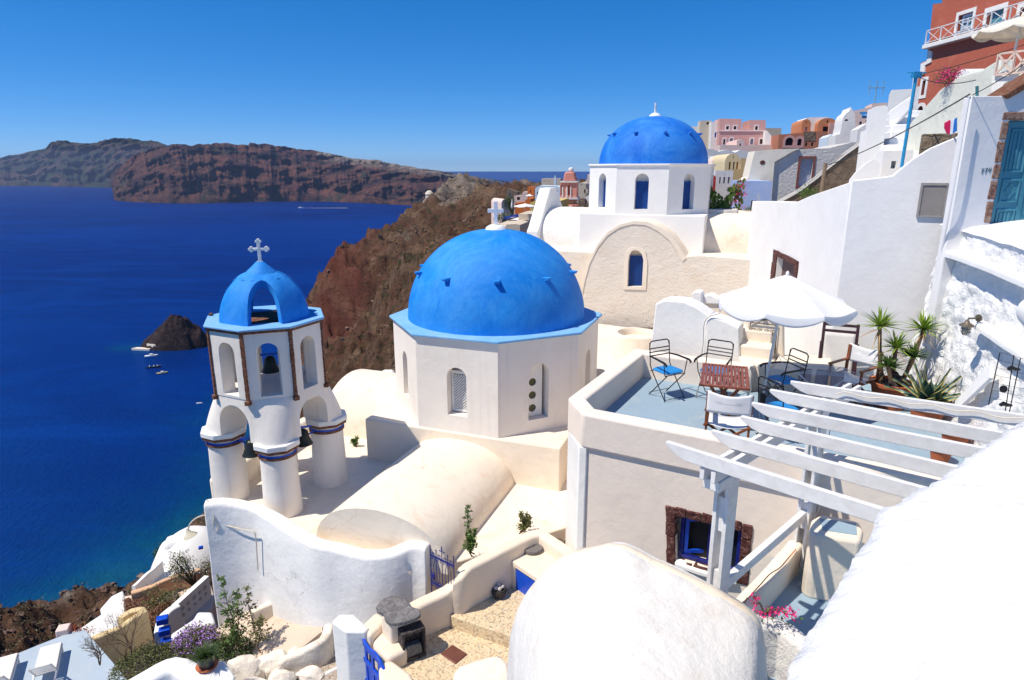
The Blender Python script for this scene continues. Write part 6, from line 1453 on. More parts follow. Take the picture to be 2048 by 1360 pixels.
# white board, antenna and wire rack right
m = MB(); a, b_ = Vector(aty(1912, 815, 8.6)), Vector(aty(1985, 742, 7.9)); m.bar(a, b_, .05, .22, up=(.3, .2, 1)); m.build('white_board', WHITE2, None, 'white painted board leaning up the rough rock wall beside the agave', 'board', bevel=.01)
def antenna():
    r0 = Vector((5.95, 7.25, -3.1)); r = root('wire_rack', 'thin wire plant support with dark clamps and a round disc before the rock wall', 'plant support', r0)
    Q = lambda u, v, y=7.2: Vector(aty(u, v, y))
    m = MB()
    for (a, b_) in [((2000, 705), (1977, 810)), ((2028, 710), (2010, 825)), ((2041, 716), (2018, 828))]: m.tube([Q(*a), Q(*b_)], .006, 5)
    m.build('upright', BLACKM, r)
    m = MB()
    for k in range(7): m.tube([Q(2000 - k * 3.4, 705 + k * 15), Q(2048, 718 + k * 15)], .002, 4)
    m.build('wires', BLACKM, r)
    for (u, v) in ((2026, 738), (2010, 810)):
        m = MB(); m.tube([Q(u - 10, v), Q(u - 3, v - 3), Q(u + 4, v), Q(u + 14, v + 1)], [.02, .028, .024, .012], 7); m.build('clamp', BLACKM, r)
    m = MB(); c = Q(2007, 778, 7.15); m.lathe([(0, -.01), (.042, -.01), (.042, .01), (0, .01)], (0, 0, 0), 20); m.xf(Matrix.Translation(c) @ Matrix.Rotation(R(80), 4, 'X')); m.build('disc', BLACKM, r)
antenna()
# ---------------- the village ----------------
def pm(name, col, **k): return plaster(name, col, **k)
VW = pm('village_white', (.82, .81, .78), amt=.15); VB = pm('village_beige', (.62, .53, .42), amt=.2); VP = pm('village_pink', (.66, .38, .34), amt=.15, bump=.3); VPP = pm('pale_pink', (.78, .60, .54), amt=.15)
VO = pm('village_orange', (.62, .17, .045), amt=.15, stain=(.3, .1, .05)); VY = pm('village_yellow', (.66, .50, .17), amt=.2); VT = pm('terracotta_wall', (.50, .20, .12), amt=.3, stain=(.2, .1, .07)); VR = pm('red_wall', (.46, .125, .08), stain=(.62, .25, .16), amt=.45, bump=.5)
VLB = pm('pale_blue_white', (.66, .76, .84), amt=.1); LIL = pm('lilac_blue_wall', (.38, .50, .80), stain=(.6, .62, .66), amt=.5, patch=((.62, .64, .66), .9, .56)); VGR = pm('grey_render', (.62, .60, .58), stain=(.4, .35, .3), amt=.5, rough=6)
MUST = pm('mustard_wall', (.46, .33, .17), amt=.2); SALM = pm('salmon_tower', (.74, .30, .24), amt=.15); OFFW = pm('offwhite_green_wall', (.66, .67, .60), stain=(.4, .42, .36), amt=.4, bump=1)
RUB = stone('rubble_wall', [(.12, .08, .06), (.25, .18, .13), (.38, .30, .24)], 4, 1, mort=(.16, .12, .09), vs=2.2)
BRN = stone('brown_wall', [(.11, .08, .06), (.18, .135, .10), (.27, .21, .16)], 1.6, 1)
BRW = flat('brown_shutter', (.10, .03, .02), .6); OCH = flat('ochre_shutter', (.45, .25, .06), .6); GREYD = flat('lilac_grey_door', (.42, .45, .55), .6); PINKF = flat('pink_white_frame', (.78, .70, .68), .8); BLW = flat('blue_window_paint', (.01, .12, .35), .5)
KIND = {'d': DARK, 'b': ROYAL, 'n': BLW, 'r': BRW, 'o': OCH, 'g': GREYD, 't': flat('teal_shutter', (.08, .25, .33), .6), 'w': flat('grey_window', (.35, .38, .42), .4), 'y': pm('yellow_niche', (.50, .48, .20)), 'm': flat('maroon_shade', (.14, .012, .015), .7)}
def house(name, label, cat, Y, pts, mat, wins=(), yaw=-20, depth=None, group=None, roof=None, ext=6, F=None, hd=.18, parent=None):
    us = [p[0] for p in pts]; vb = max(p[1] for p in pts)
    F = F or face_at(min(us), max(us), Y, yaw, sum(p[1] for p in pts) / len(pts))
    P = [F.px(*p) for p in pts]; zb_ = min(p[1] for p in P); P = [(s_, z - ext if z < zb_ + .12 * (max(q[1] for q in P) - zb_) else z) for s_, z in P]
    D = depth or max(2.5, F.L * .8); o0 = F.P(F.L / 2, 0); r = parent or root(name, label, cat, (o0[0], o0[1], zb_), group)
    holes = []; rest = []
    for w in wins:
        u0, v0, u1, v1, k = w[:5]; fr_ = w[5] if len(w) > 5 else None
        a, b_ = F.px(u0, v1), F.px(u1, v0); q = arch(a[0], b_[0], a[1], b_[1], 8) if 'A' in k else rect(a[0], b_[0], a[1], b_[1]); holes.append(q); rest.append((q, k.replace('A', ''), fr_))
    h_ = min(hd, D * .5)
    m = MB(); m.solid(F, P, holes, D=D, hd=h_); m.build('wall', mat, r)
    for q, k, fr_ in rest:
        m = MB(); n = len(q); m.add([F.P(a, z, -h_ + .02) for a, z in q], [tuple(range(n))]); o = m.build('window_pane' if k in 'dwn' else 'shutter', KIND[k], r, smooth=False)
        if fr_:
            cx = sum(a for a, z in q) / n; cz = (min(z for a, z in q) + max(z for a, z in q)) / 2; w_ = max(a for a, z in q) - min(a for a, z in q); h2 = max(z for a, z in q) - min(z for a, z in q); t = fr_[1]
            out = [(cx + (a - cx) * (1 + 2 * t / w_), cz + (z - cz) * (1 + 2 * t / h2)) for a, z in q]; m = MB(); m.ring(F, out, q, 0, .03); m.build('window_frame', fr_[0], r)
    if roof: m = MB(); m.solid(F, [F.px(*p) for p in roof[0]], D=D + .3, off=.12); m.build('roof', roof[1], r)
    return r, F
def vaultpts(u0, u1, vt, vs, vb, n=8):
    c = (u0 + u1) / 2; h = (u1 - u0) / 2; return [(u0, vb), (u1, vb)] + [(c + h * math.cos(math.pi * k / n), vs - (vs - vt) * math.sin(math.pi * k / n)) for k in range(n + 1)]
fw = (VW, .12); fpk = (PINKF, .15)
def hb(*a, **k): return house(*a, **k)
box = lambda u0, v0, u1, v1: [(u0, v1), (u1, v1), (u1, v0), (u0, v0)]
# -- distant cluster right of the farther dome
hb('village_house', 'pale house with a blue trimmed parapet just right of the farther dome', 'house', 92, box(1376, 253, 1402, 330), VW, yaw=-8)
hb('village_house', 'square cream rooftop cabin with one dark window beyond the farther dome', 'house', 90, box(1401, 241, 1423, 330), VB, [(1413, 244, 1418, 249, 'd')], yaw=-8)
hb('village_house', 'narrow pale house with a royal blue shutter left of the pink houses', 'house', 88, box(1423, 244, 1437, 330), VW, [(1429, 265, 1433, 275, 'b')], yaw=-8)
hb('village_house', 'two storey pink house with brown windows and white arched doors', 'house', 86, [(1438, 330), (1532, 330), (1532, 262), (1531, 240), (1499, 240), (1499, 258), (1483, 258), (1483, 238), (1440, 237)], VP, [(1452, 252, 1458, 259, 'r', fpk), (1467, 252, 1473, 259, 'r', fpk), (1510, 252, 1516, 260, 'r', fpk), (1489, 252, 1491, 260, 'r'), (1459, 276, 1466, 289, 'wA', fpk), (1500, 277, 1507, 289, 'wA', fpk), (1519, 278, 1526, 288, 'r', fpk), (1446, 278, 1451, 289, 'r', fpk)], yaw=-8, roof=([(1438, 262.5), (1532, 262.5), (1532, 261), (1438, 261)], PINKF))
hb('village_house', 'pale pink terrace wall with a small domed cabin below the pink house', 'house', 78, [(1440, 330), (1600, 330), (1600, 289), (1489, 290), (1489, 281), (1482, 278), (1474, 281), (1474, 290), (1440, 290)], VPP, [(1479, 287, 1482, 292, 'd')], yaw=-8)
hb('village_house', 'brown stone house right of the pink houses on the skyline', 'house', 95, box(1530, 256, 1563, 320), VB, yaw=-8)
hb('white_stair_wall', 'white triangular stair wall descending right of the pink house', 'wall', 84, [(1531, 262), (1534, 261), (1556, 288), (1556, 300), (1531, 300)], VW, yaw=-8, depth=1.2)
hb('village_house', 'low terracotta house of rubble stone with dark arches', 'house', 74, [(1558, 300), (1656, 300), (1656, 263), (1605, 262), (1605, 266), (1558, 269)], VT, [(1570, 275, 1587, 291, 'dA', (VP, .25)), (1594, 277, 1604, 291, 'dA', (VP, .25)), (1610, 285, 1615, 292, 'd'), (1622, 285, 1627, 292, 'd')], yaw=-10)
RBW = MB()
F = face_at(1600, 1660, 73.6, -10); MB().solid(F, [F.px(*p) for p in box(1607, 264.5, 1630, 282)], D=.3, off=.25).build('rubble_panel', RUB, None, 'rubble stone panel between the arches of the terracotta house', 'wall panel')
VO2 = pm('orange_brown_wall', (.52, .22, .11), amt=.3, stain=(.25, .12, .08))
hb('village_house', 'orange brown vaulted house with a wide arched gable above the rubble stone house', 'house', 75, vaultpts(1636, 1676, 236, 250, 290, 12) + [(1636, 290)], VO2, [(1645, 253, 1657, 263, 'd'), (1653, 241, 1657, 245, 'd')], yaw=-10, depth=6)
hb('village_house', 'narrow orange brown arched gable at the left end of the white barrel roof', 'house', 75, vaultpts(1604, 1622, 238, 248, 290, 10) + [(1604, 290)], VO2, [(1609, 254, 1615, 265, 'w'), (1612, 243, 1614, 247, 'd')], yaw=-10, depth=5)
hb('barrel_roof', 'white barrel roof between the two orange brown arched gables', 'roof', 76.5, [(1610, 240), (1613, 236), (1620, 234.5), (1655, 234), (1662, 238), (1640, 262), (1622, 262)], VW, yaw=-10, depth=4)
hb('village_house', 'plain brownish pink block at the right end of the orange vaulted house', 'house', 74.5, box(1659, 246, 1682, 290), VP, [(1667, 254, 1670, 258, 'd')], yaw=-10, depth=4)
hb('bell_cote', 'white chimney like bell cote with a tiny knob, left of the blue awning', 'chimney', 36, [(1668, 330), (1716, 330), (1712, 270), (1710, 228), (1706, 222), (1702, 214), (1699, 222), (1691, 228), (1686, 236), (1684, 250), (1680, 268), (1672, 270)], VW, [(1689, 238, 1697, 242, 'dA')], yaw=-15, depth=2)
hb('village_house', 'small low white house with a rounded roof at the foot of the bell cote', 'house', 38, [(1650, 330), (1676, 330), (1674, 268), (1663, 268), (1655, 274)], VLB, yaw=-15)
hb('village_house', 'pale pink house behind the blue awning', 'house', 48, [(1700, 320), (1775, 320), (1775, 205), (1744, 207), (1744, 214), (1706, 222)], VPP, [(1718, 243, 1724, 252, 'n'), (1731, 240, 1739, 243, 'd'), (1740, 216, 1742, 223, 'd'), (1746, 216, 1748, 223, 'd')], yaw=-18)
F = face_at(1715, 1750, 46, -18, 240); r = root('blue_awning', 'blue cloth awning on the pale pink house', 'awning', F.P(1, 0)); m = MB(); A, B = F.px(1718, 232), F.px(1749, 231); m.add([F.P(A[0], A[1], 1.2), F.P(B[0], B[1], 1.2), F.P(B[0], B[1] + .25, 0), F.P(A[0], A[1] + .25, 0), F.P(A[0], A[1] - .22, 1.22), F.P(B[0], B[1] - .22, 1.22)], [(0, 1, 2, 3), (4, 5, 1, 0)]); o = m.build('awning_cloth', BLW, r); o.modifiers.new('t', 'SOLIDIFY').thickness = .05
MB().tube([F.P(A[0] + .4, A[1] - 1.6, 1), F.P(A[0] + .4, A[1], 1)], .04, 5).build('awning_post', BLACKM, r)
hb('village_wall', 'sloping white garden wall right of the bell cote', 'wall', 33, [(1706, 330), (1770, 330), (1762, 255), (1735, 246), (1716, 258)], VW, yaw=-15, depth=1.5)
m = MB(); x, y, z = aty(1751, 190, 50); 
for k in range(3): m.tube([(x - .5 + .5 * k, y, z + .2 * (k % 2)), (x - .5 + .5 * k, y, z + 1)], .03, 4)
m.tube([(x, y, z - .8), (x, y, z + 1)], .04, 4); m.tube([(x - .6, y, z + .5), (x + .6, y, z + .5)], .03, 4); m.build('tv_antenna', flat('blue_grey_metal', (.2, .35, .45), .4), None, 'small television antenna on the skyline above the pale pink house', 'antenna')
# -- middle distance
hb('village_house', 'cream arched gable house with ochre shutters', 'house', 48, vaultpts(1450, 1482, 307, 325, 350) + [(1450, 350)], pm('pale_yellow_wall', (.72, .60, .38)), [(1457, 324, 1462, 339, 'o'), (1465, 324, 1470, 342, 'w'), (1472, 324, 1477, 339, 'o'), (1466, 311, 1468, 317, 'd')], yaw=-5, depth=5)
hb('village_house', 'mustard side wing right of the arched gable with ochre shutters', 'house', 46, [(1465, 375), (1496, 375), (1496, 345), (1500, 318), (1482, 316), (1482, 338), (1466, 338)], MUST, yaw=-25, depth=4)
hb('village_house', 'pale house with a dark bell and arch on its parapet', 'house', 52, [(1425, 360), (1452, 360), (1452, 318), (1440, 318), (1434, 312), (1428, 318), (1425, 322)], VPP, [(1432, 316, 1436, 321, 'nA'), (1434, 333, 1440, 338, 'm')], yaw=-5)
hb('village_house', 'white and lilac house edge beside the farther blue dome with one blue window', 'house', 54, [(1408, 370), (1426, 370), (1426, 312), (1408, 310)], VLB, [(1419, 317, 1424, 326, 'b')], yaw=-5)
hb('village_house', 'cluster of white vaulted roofs below the pink terrace wall', 'house', 62, [(1400, 330), (1505, 330), (1505, 312), (1498, 303), (1480, 300), (1470, 305), (1455, 299), (1438, 303), (1425, 298), (1400, 297)], VW, yaw=-5, depth=14)
hb('village_house', 'small white house with three narrow blue grey windows', 'house', 40, box(1431, 341, 1467, 395), VW, [(1438, 354, 1442, 367, 'n'), (1446, 354, 1451, 367, 'w'), (1455, 354, 1460, 367, 'w'), (1449, 347, 1450, 351, 'w')], yaw=-5)
hb('village_house', 'little red barrel roofed hut left of the white house with three windows', 'house', 37, vaultpts(1417, 1432, 350, 356, 385), pm('bright_red_wall', (.55, .06, .05)), yaw=-5, depth=3)
r, F = hb('village_house', 'big smooth cream gable with one round hole', 'house', 26.8, [(1484, 400), (1549, 400), (1549, 324), (1585, 303), (1600, 297), (1560, 298), (1510, 302), (1505, 320), (1497, 355), (1488, 362)], pm('smooth_cream_gable', (.84, .77, .64), amt=.08), yaw=-10, depth=1.5)
a = F.px(1525, 325); m = MB(); m.solid(F, [(a[0] + .10 * math.cos(t), a[1] + .085 * math.sin(t)) for t in np.linspace(0, 6.28, 17)[:-1]], D=.05, off=.012); m.build('round_hole', KIND['r'], r)
hb('village_house', 'rough grey rendered house with a lilac door in a maroon frame', 'house', 26.75, [(1543, 402), (1716, 402), (1716, 285), (1706, 284), (1660, 296), (1650, 297), (1600, 298), (1580, 304), (1558, 316), (1546, 326)], VGR, [(1596, 317, 1627, 372, 'g', (flat('maroon_frame', (.20, .07, .06), .8), .09))], yaw=-12, depth=5)
hb('village_wall', 'lilac blue house wall with a bare grey patch and a dark doorway', 'wall', 24.5, [(1481, 440), (1545, 440), (1545, 362), (1483, 362)], LIL, [(1500, 401, 1514, 430, 'd')], yaw=-10, depth=2.4)
# right vault of the farther church and its roof edge
barrel(MB(), 1.55, 0, 2.0, 4.6, -2.6, -1.30, axis='x').build('side_vault', ROOFC, ch2, bevel=.03)
wl = root('planter_wall', 'low rough pale wall below the cactus hedge', 'wall', (7.6, 22, -1.6)); m = MB(); F = face_at(1412, 1502, 21.8, -20, 430); m.solid(F, [F.px(*p) for p in [(1412, 470), (1520, 470), (1520, 434), (1475, 434), (1475, 420), (1412, 419)]], D=1.2); m.build('wall', VGR, wl, bevel=.02)
FPp = F
for k, (u0, u1, vt, vb, lb) in enumerate([(1465, 1473, 425, 434, 'leftmost small terracotta pot on the wall below the lilac house'), (1476, 1485, 423, 434, 'second small terracotta pot on the wall below the lilac house')]):
    s0, z0 = F.px(u0, vb); s1, z1 = F.px(u1, vt); p = F.P((s0 + s1) / 2, z0, -.35); r_ = (s1 - s0) / 2
    MB().lathe([(0, 0), (r_ * .75, 0), (r_, (z1 - z0) * .9), (r_ * .85, (z1 - z0) * .9), (0, (z1 - z0) * .8)], p, 14).build('flower_pot', TERRA, None, lb, 'flower pot')
s0, z0 = F.px(1489, 434); s1, z1 = F.px(1508, 426); r = root('planter_trough', 'long terracotta trough with a dry shrub on the wall below the lilac house', 'planter', F.P((s0 + s1) / 2, z0, -.35)); c = F.P((s0 + s1) / 2, (z0 + z1) / 2, -.35); MB().obox(c, (s1 - s0, .2, z1 - z0), R(-20)).build('trough', TERRA, r, bevel=.01)
leaves(MB(), [(c[0] + x, c[1], c[2] + .14 + .06 * math.cos(x * 12)) for x in np.linspace(-.14, .14, 24)], random.Random(3), .04, 14, .04, 1).build('shrub', OLV, r, smooth=False, weld=False)
def clump(name, label, cat, c, R3, n, size, mat, seed, stems=True, fl=None, group=None):
    rnd = random.Random(seed); r = root(name, label, cat, (c[0], c[1], c[2] - R3[2]), group); lf = MB(); f2 = MB()
    lobes = [(Vector((rnd.uniform(-.7, .7) * R3[0], rnd.uniform(-.6, .6) * R3[1], rnd.uniform(-.5, .6) * R3[2])), rnd.uniform(.28, .5)) for _ in range(9)]
    for _ in range(n):
        lo_, q = rnd.choice(lobes); d = Vector((rnd.gauss(0, 1), rnd.gauss(0, 1), rnd.gauss(0, 1))).normalized() * rnd.random() ** .4
        p = Vector(c) + lo_ + Vector((d.x * R3[0], d.y * R3[1], d.z * R3[2])) * q; leaves(lf, [p], rnd, size, 3, size, 1)
        if fl and rnd.random() < fl[1] and (fl[2] is None or (lo_.x > fl[2] * R3[0])): leaves(f2, [p + Vector((0, -.1, 0))], rnd, size, 4, size, 1)
    lf.build('foliage', mat, r, smooth=False, weld=False)
    if fl: f2.build('flowers', fl[0], r, smooth=False, weld=False)
    if stems:
        m = MB()
        for lo_, q in lobes: b = Vector((c[0], c[1], c[2] - R3[2])); m.tube([b, b.lerp(Vector(c) + lo_, .6) + Vector((.03, 0, 0)), Vector(c) + lo_], [R3[2] * .05, R3[2] * .035, R3[2] * .02], 5)
        m.build('trunk', STEM, r)
    return r
# prickly pear hedge: flat oval pads
def cactus():
    rnd = random.Random(8); c = Vector(aty(1446, 402, 22.4)); r = root('prickly_pear', 'dense green prickly pear hedge with magenta flowers right of the farther dome', 'cactus', (c.x, c.y, c.z - .6)); m = MB(); pc = MB()
    for _ in range(420):
        p = c + Vector((rnd.uniform(-.58, .62), rnd.uniform(-.3, .3), 0)); top = .28 + .18 * math.sin(p.x * 5) + .25 * (p.x - c.x > .2); p.z = c.z + rnd.uniform(-.5, top); a = rnd.uniform(0, 3.14); tl_ = rnd.uniform(-.7, .7); s_ = rnd.uniform(.05, .085); M = Matrix.Rotation(a, 3, 'Z') @ Matrix.Rotation(tl_, 3, 'Y')
        m.add([p + M @ Vector((s_ * .62 * math.cos(t), 0, s_ * math.sin(t))) for t in np.linspace(0, 6.28, 11)[:-1]], [tuple(range(10))])
        if p.x - c.x > .25 and rnd.random() < .35: leaves(pc, [p + Vector((0, -.25, .05))], rnd, .05, 8, .05, 1)
    o = m.build('pads', LEAF, r, smooth=False, weld=False); o.modifiers.new('t', 'SOLIDIFY').thickness = .018; pc.build('flowers', PINK, r, smooth=False, weld=False)
    b = MB(); blades(b, (c.x + .45, c.y, c.z + .1), 26, .5, .04, .04, rnd, .2, .6, fold=.3); b.build('sword_leaves', LEAFD, r, smooth=False, weld=False)
cactus()
# stone retaining wall with coping
FS = face_at(1560, 1735, 21.0, -14, 350)
r = root('stone_retaining_wall', 'dark weathered stone wall with white coping climbing behind the white block', 'wall', FS.P(2, 0)); pts = [(1560, 402), (1600, 380), (1637, 352), (1650, 340), (1690, 308), (1722, 285), (1735, 282), (1738, 420), (1560, 420)]
MB().solid(FS, [FS.px(*p) for p in pts], D=.5).build('wall', BRN, r); up = [FS.px(*p) for p in pts[:7]]; m = MB(); m.solid(FS, up + [(a, z - .05) for a, z in up[::-1]], D=.5, off=.04); m.build('coping', VW, r)
m = MB(); p = FS.P(*FS.px(1638, 392), .3); q = FS.P(*FS.px(1647, 326), .3); m.tube([p, q], [.07, .055], 8); m.build('wooden_post', flat('weathered_wood', (.25, .18, .12), .9), None, 'weathered wooden post against the dark stone wall', 'post')
clump('low_shrub', 'small bright green shrub at the foot of the dark stone wall', 'shrub', FS.P(*FS.px(1612, 388), .35), (.35, .2, .2), 160, .06, LEAF, 3, False)
# white path with walls and steps right of it
hb('white_wall', 'curved white wall rising from the path beyond the white corner block', 'wall', 15.2, [(1692, 372), (1700, 360), (1712, 345), (1735, 325), (1748, 318), (1760, 330), (1762, 372)], WHITE2, yaw=-25, depth=.5)
hb('white_pier', 'square white pier at the foot of the white staircase', 'pier', 17.5, [(1729, 345), (1757, 345), (1760, 262), (1757, 257), (1736, 259)], WHITE2, yaw=-18, depth=1.0)
hb('white_pier', 'taller white pier behind the square one, left of the white stairs', 'pier', 19.5, [(1748, 320), (1775, 320), (1776, 214), (1770, 210), (1752, 213)], WHITE2, yaw=-18, depth=1.2)
hb('white_house', 'plain white house at the top of the white staircase', 'house', 26, [(1770, 300), (1840, 300), (1840, 172), (1822, 178), (1783, 180), (1778, 190)], VW, yaw=-30, depth=4)
ss = root('white_staircase', 'bright white staircase climbing between piers left of the blue pole', 'staircase', (11, 19, -1))
for k in range(10):
    t = k / 9; yy = 15.5 + 7.5 * t; v = lerp(343, 222, t); u0 = lerp(1765, 1790, t); u1 = lerp(1812, 1822, t); a = aty(u0, v, yy); b_ = aty(u1, v, yy - .35); m = MB(); m.prism([(a[0], a[1]), (b_[0] + .6, b_[1]), (b_[0] + 1.2, b_[1] + 1.2), (a[0] + .3, a[1] + 1.2)], a[2] - 1.6, a[2]); m.build('step', WHITE2, ss, bevel=.03)
F = face_at(1772, 1826, 22, -40, 250); MB().solid(F, [F.px(*p) for p in [(1776, 250), (1778, 222), (1822, 192), (1824, 215), (1790, 250)]], D=.3).build('stair_parapet', WHITE2, ss, bevel=.03)
hb('white_wall', 'low white box wall with a small meter cabinet below the blue pole', 'wall', 15.5, [(1762, 372), (1805, 372), (1812, 338), (1823, 335), (1828, 300), (1768, 302)], WHITE2, [(1781, 322, 1793, 337, 'w')], yaw=-18, depth=.8)
m = MB(); m.tube([aty(1803, 335, 14.6), aty(1833, 146, 14.6)], .035, 8); b0 = aty(1833, 150, 14.6); m.obox(b0, (.18, .1, .12)); m.tube([(b0[0] - .2, b0[1], b0[2] + .05), (b0[0] + .2, b0[1], b0[2] + .05)], .012, 5)
m.build('blue_pole', flat('sky_blue_pole_paint', (.02, .28, .55), .4), None, 'tall sky blue utility pole left of the red house', 'pole')
# red house
FRD = Face((21.6, 34.0), (22.6, 20.0))
redp = [(1812, 270), (1828, 148), (1841, 143), (1842, 126), (1853, 121), (1857, 96), (1866, 8), (1884, 6), (1886, -60), (2150, -90), (2150, 300)]
rh, _ = house('red_house', 'tall red house with white framed windows and a long balcony', 'house', 0, redp, VR, [(1913, 22, 1948, 64, 't', (VW, .16)), (1968, 14, 2010, 70, 't', (VW, .18)), (2034, 6, 2075, 60, 'n', (VW, .18)), (1842, 160, 1853, 191, 'd', (VW, .16)), (1830, 211, 1848, 262, 'mA', (VW, .16))], F=FRD, ext=0, depth=6)
m = MB()
for u0, v0, u1, v1 in ((1918, 24, 1946, 60), (2038, 8, 2075, 58)):
    a, b_ = FRD.px(u0, v1), FRD.px(u1, v0); 
    m.ring(FRD, rect(a[0], b_[0], a[1], b_[1]), rect(a[0] + .09, b_[0] - .09, a[1] + .09, b_[1] - .09), -.15, -.08); cxx = (a[0] + b_[0]) / 2; czz = (a[1] + b_[1]) / 2; m.solid(FRD, rect(cxx - .035, cxx + .035, a[1], b_[1]), D=.05, off=-.09); m.solid(FRD, rect(a[0], b_[0], czz - .03, czz + .03), D=.05, off=-.095)
m.build('window_bars', flat('pale_blue_frame', (.45, .55, .68), .5), rh)
a, b_ = FRD.px(1856, 99), FRD.px(2150, 20); m = MB(); F = FRD; m.solid(F, [a, (b_[0], a[1]), (b_[0], a[1] + .2), (a[0], a[1] + .2)], D=.5, off=.35); m.build('balcony_slab', VW, rh, bevel=.02)
m = MB(); n = 0; x = a[0] + .15; step_ = 1.05
while x < b_[0] - 1:
    p = [F.P(x, a[1] + .2, .3), F.P(x + step_, a[1] + .2, .3), F.P(x + step_, a[1] + .85, .3), F.P(x, a[1] + .85, .3)]; m.bar(p[0], p[3], .045, .045); m.bar(p[0], p[2], .022, .022); m.bar(p[1], p[3], .022, .022); m.bar(p[2], p[3], .05, .04); m.bar(Vector(p[0]) + Vector((0, 0, .08)), Vector(p[1]) + Vector((0, 0, .08)), .03, .03); x += step_
m.build('balcony_railing', flat('white_rail_paint', (.75, .75, .75), .5), rh)
m = MB(); tr = [FRD.px(*p) for p in [(1828, 240), (1840, 148)]]
edge = [FRD.px(*p) for p in [(1818, 235), (1829, 150), (1842, 145), (1843, 128), (1855, 122), (1857, 100)]]; m.solid(FRD, edge + [(s_ + .35, z - .12) for s_, z in edge[::-1]], D=.2, off=.06); m.build('white_quoin', VW, rh, bevel=.02)
# off-white curved garden wall in front of it
FOW = Face((10.9, 18.0), (10.45, 12.6))
ow = root('garden_wall', 'tall off white curved garden wall sweeping up in front of the red house', 'wall', (10.8, 16, -1))
MB().solid(FOW, [FOW.px(*p) for p in [(1808, 330), (1812, 262), (1822, 243), (1848, 214), (1868, 192), (1878, 180), (1895, 168), (1925, 150), (1950, 143), (1962, 140), (1990, 122), (1999, 117), (2000, 330)]], D=.35).build('wall', OFFW, ow, bevel=.04, seg=3, lump=.05, lumpsize=1.2)
FA = Face((10.3, 13.2), (11.6, 11.4)); hb('arched_house', 'white house front with a yellow green blind arch below the pink railing', 'house', 0, [(1978, 260), (1984, 152), (2060, 122), (2120, 110), (2120, 300)], VW, [(1994, 160, 2035, 230, 'yA')], F=FA, ext=0, depth=2)
r = root('balcony_railing', 'pale pink timber railing with crossed bars at the upper right edge', 'railing', (11, 12, 2)); m = MB(); PKR = flat('pale_pink_timber', (.72, .55, .46), .7)
G = Face((10.35, 13.0), (11.5, 11.3)); P0, P1 = G.px(1990, 150), G.px(2100, 108); T0_ = G.px(1996, 108)
z0, z1 = P0[1], T0_[1]; L = P1[0] - P0[0]; nn = 3
for k in range(nn):
    x = P0[0] + L * k / nn; w = L / nn; p = [G.P(x, z0), G.P(x + w, z0), G.P(x + w, z1), G.P(x, z1)]
    for i, j in ((0, 1), (3, 2), (0, 3), (0, 2), (1, 3)): m.bar(p[i], p[j], .035, .035)
m.build('rails', PKR, r)
ub2 = Vector(aty(2030, 100, 12.6)); ut2 = Vector(aty(2046, 32, 12.4)); umbrella(ub2, ut2, .72, .22, .06, 'cream parasol cut off by the right edge above the pink railing', flat('cream_parasol', (.78, .70, .58), .9), name='garden_umbrella')
clump('bougainvillea', 'magenta bougainvillea spilling over the off white garden wall by the red house', 'bougainvillea', FOW.P(*FOW.px(1899, 156), .05), (.3, .2, .22), 200, .05, LEAFD, 5, False, (PINK, .5, None))
# arch eyebrow above garden wall
FE = Face((12.6, 19.0), (12.3, 15.5)); m = MB(); q = [FE.px(*p) for p in [(1905, 170), (1912, 145), (1925, 138), (1940, 139), (1943, 150), (1943, 175)]]; m.solid(FE, q, D=1.0); m.build('arched_niche_roof', VW, None, 'small white arched hood behind the off white wall, below the red facade', 'arch', bevel=.03)
hb('stone_pier', 'brown stone block wall under the hanging clothes', 'wall', 11.6, [(1842, 310), (1920, 310), (1920, 266), (1846, 268)], stone('coursed_brown_stone', [(.14, .10, .06), (.28, .21, .14), (.38, .30, .22)], 9, 1, mort=(.2, .16, .12), vs=6), yaw=-29, depth=.5)
# clothes
r = root('hanging_clothes', 'red, white and blue clothes hanging by the corner of house 774', 'laundry', aty(1902, 250, 10.6)); Fc = face_at(1888, 1914, 10.6, -25, 250)
for k, (pts, col) in enumerate([([(1889, 246), (1900, 240), (1903, 243), (1900, 268), (1893, 266), (1888, 256)], (.62, .01, .10)), ([(1901, 240), (1908, 238), (1906, 268), (1900, 269)], (.75, .78, .85)), ([(1908, 238), (1914, 234), (1913, 262), (1905, 267)], (.02, .18, .62))]):
    q = [Fc.px(*p) for p in pts]; m = MB(); m.solid(Fc, q, D=.02, off=.02 * k); m.build('garment', flat('cloth_%d' % k, col, .9), r, lump=.03, lumpsize=.06, bevel=.004)
# overhead cables
def cable(a, b_, sag, lb, r_=.006):
    A, B = Vector(a), Vector(b_); MB().tube([A.lerp(B, t) + Vector((0, 0, -sag * 4 * t * (1 - t))) for t in np.linspace(0, 1, 24)], r_, 5).build('overhead_cable', BLACKM, None, lb, 'cable')
cable(FS.P(*FS.px(1646, 331), .3), (*aty(1938, 196, 9.9)[:2], aty(1938, 196, 9.9)[2] + .05), .12, 'dark overhead cable running from the wooden post to house 774', .012)
cable(aty(1945, 190, 9.9), aty(2080, 105, 9.0), .03, 'dark cable rising to the right from the roof of house 774')
cable(aty(1833, 150, 14.6), aty(2080, 78, 13), .05, 'thin cable from the blue pole across the red facade', .008)
cable(aty(1833, 152, 14.6), aty(1952, 160, 12.5), .10, 'thin sagging cable from the blue pole to the off white wall', .008)
MB().tube([aty(1954, 196, 10), aty(1954, 172, 10)], .02, 6).build('roof_pipe', flat('teal_pipe', (.05, .2, .22), .5), None, 'short teal pipe standing on the roof of house 774', 'pipe')
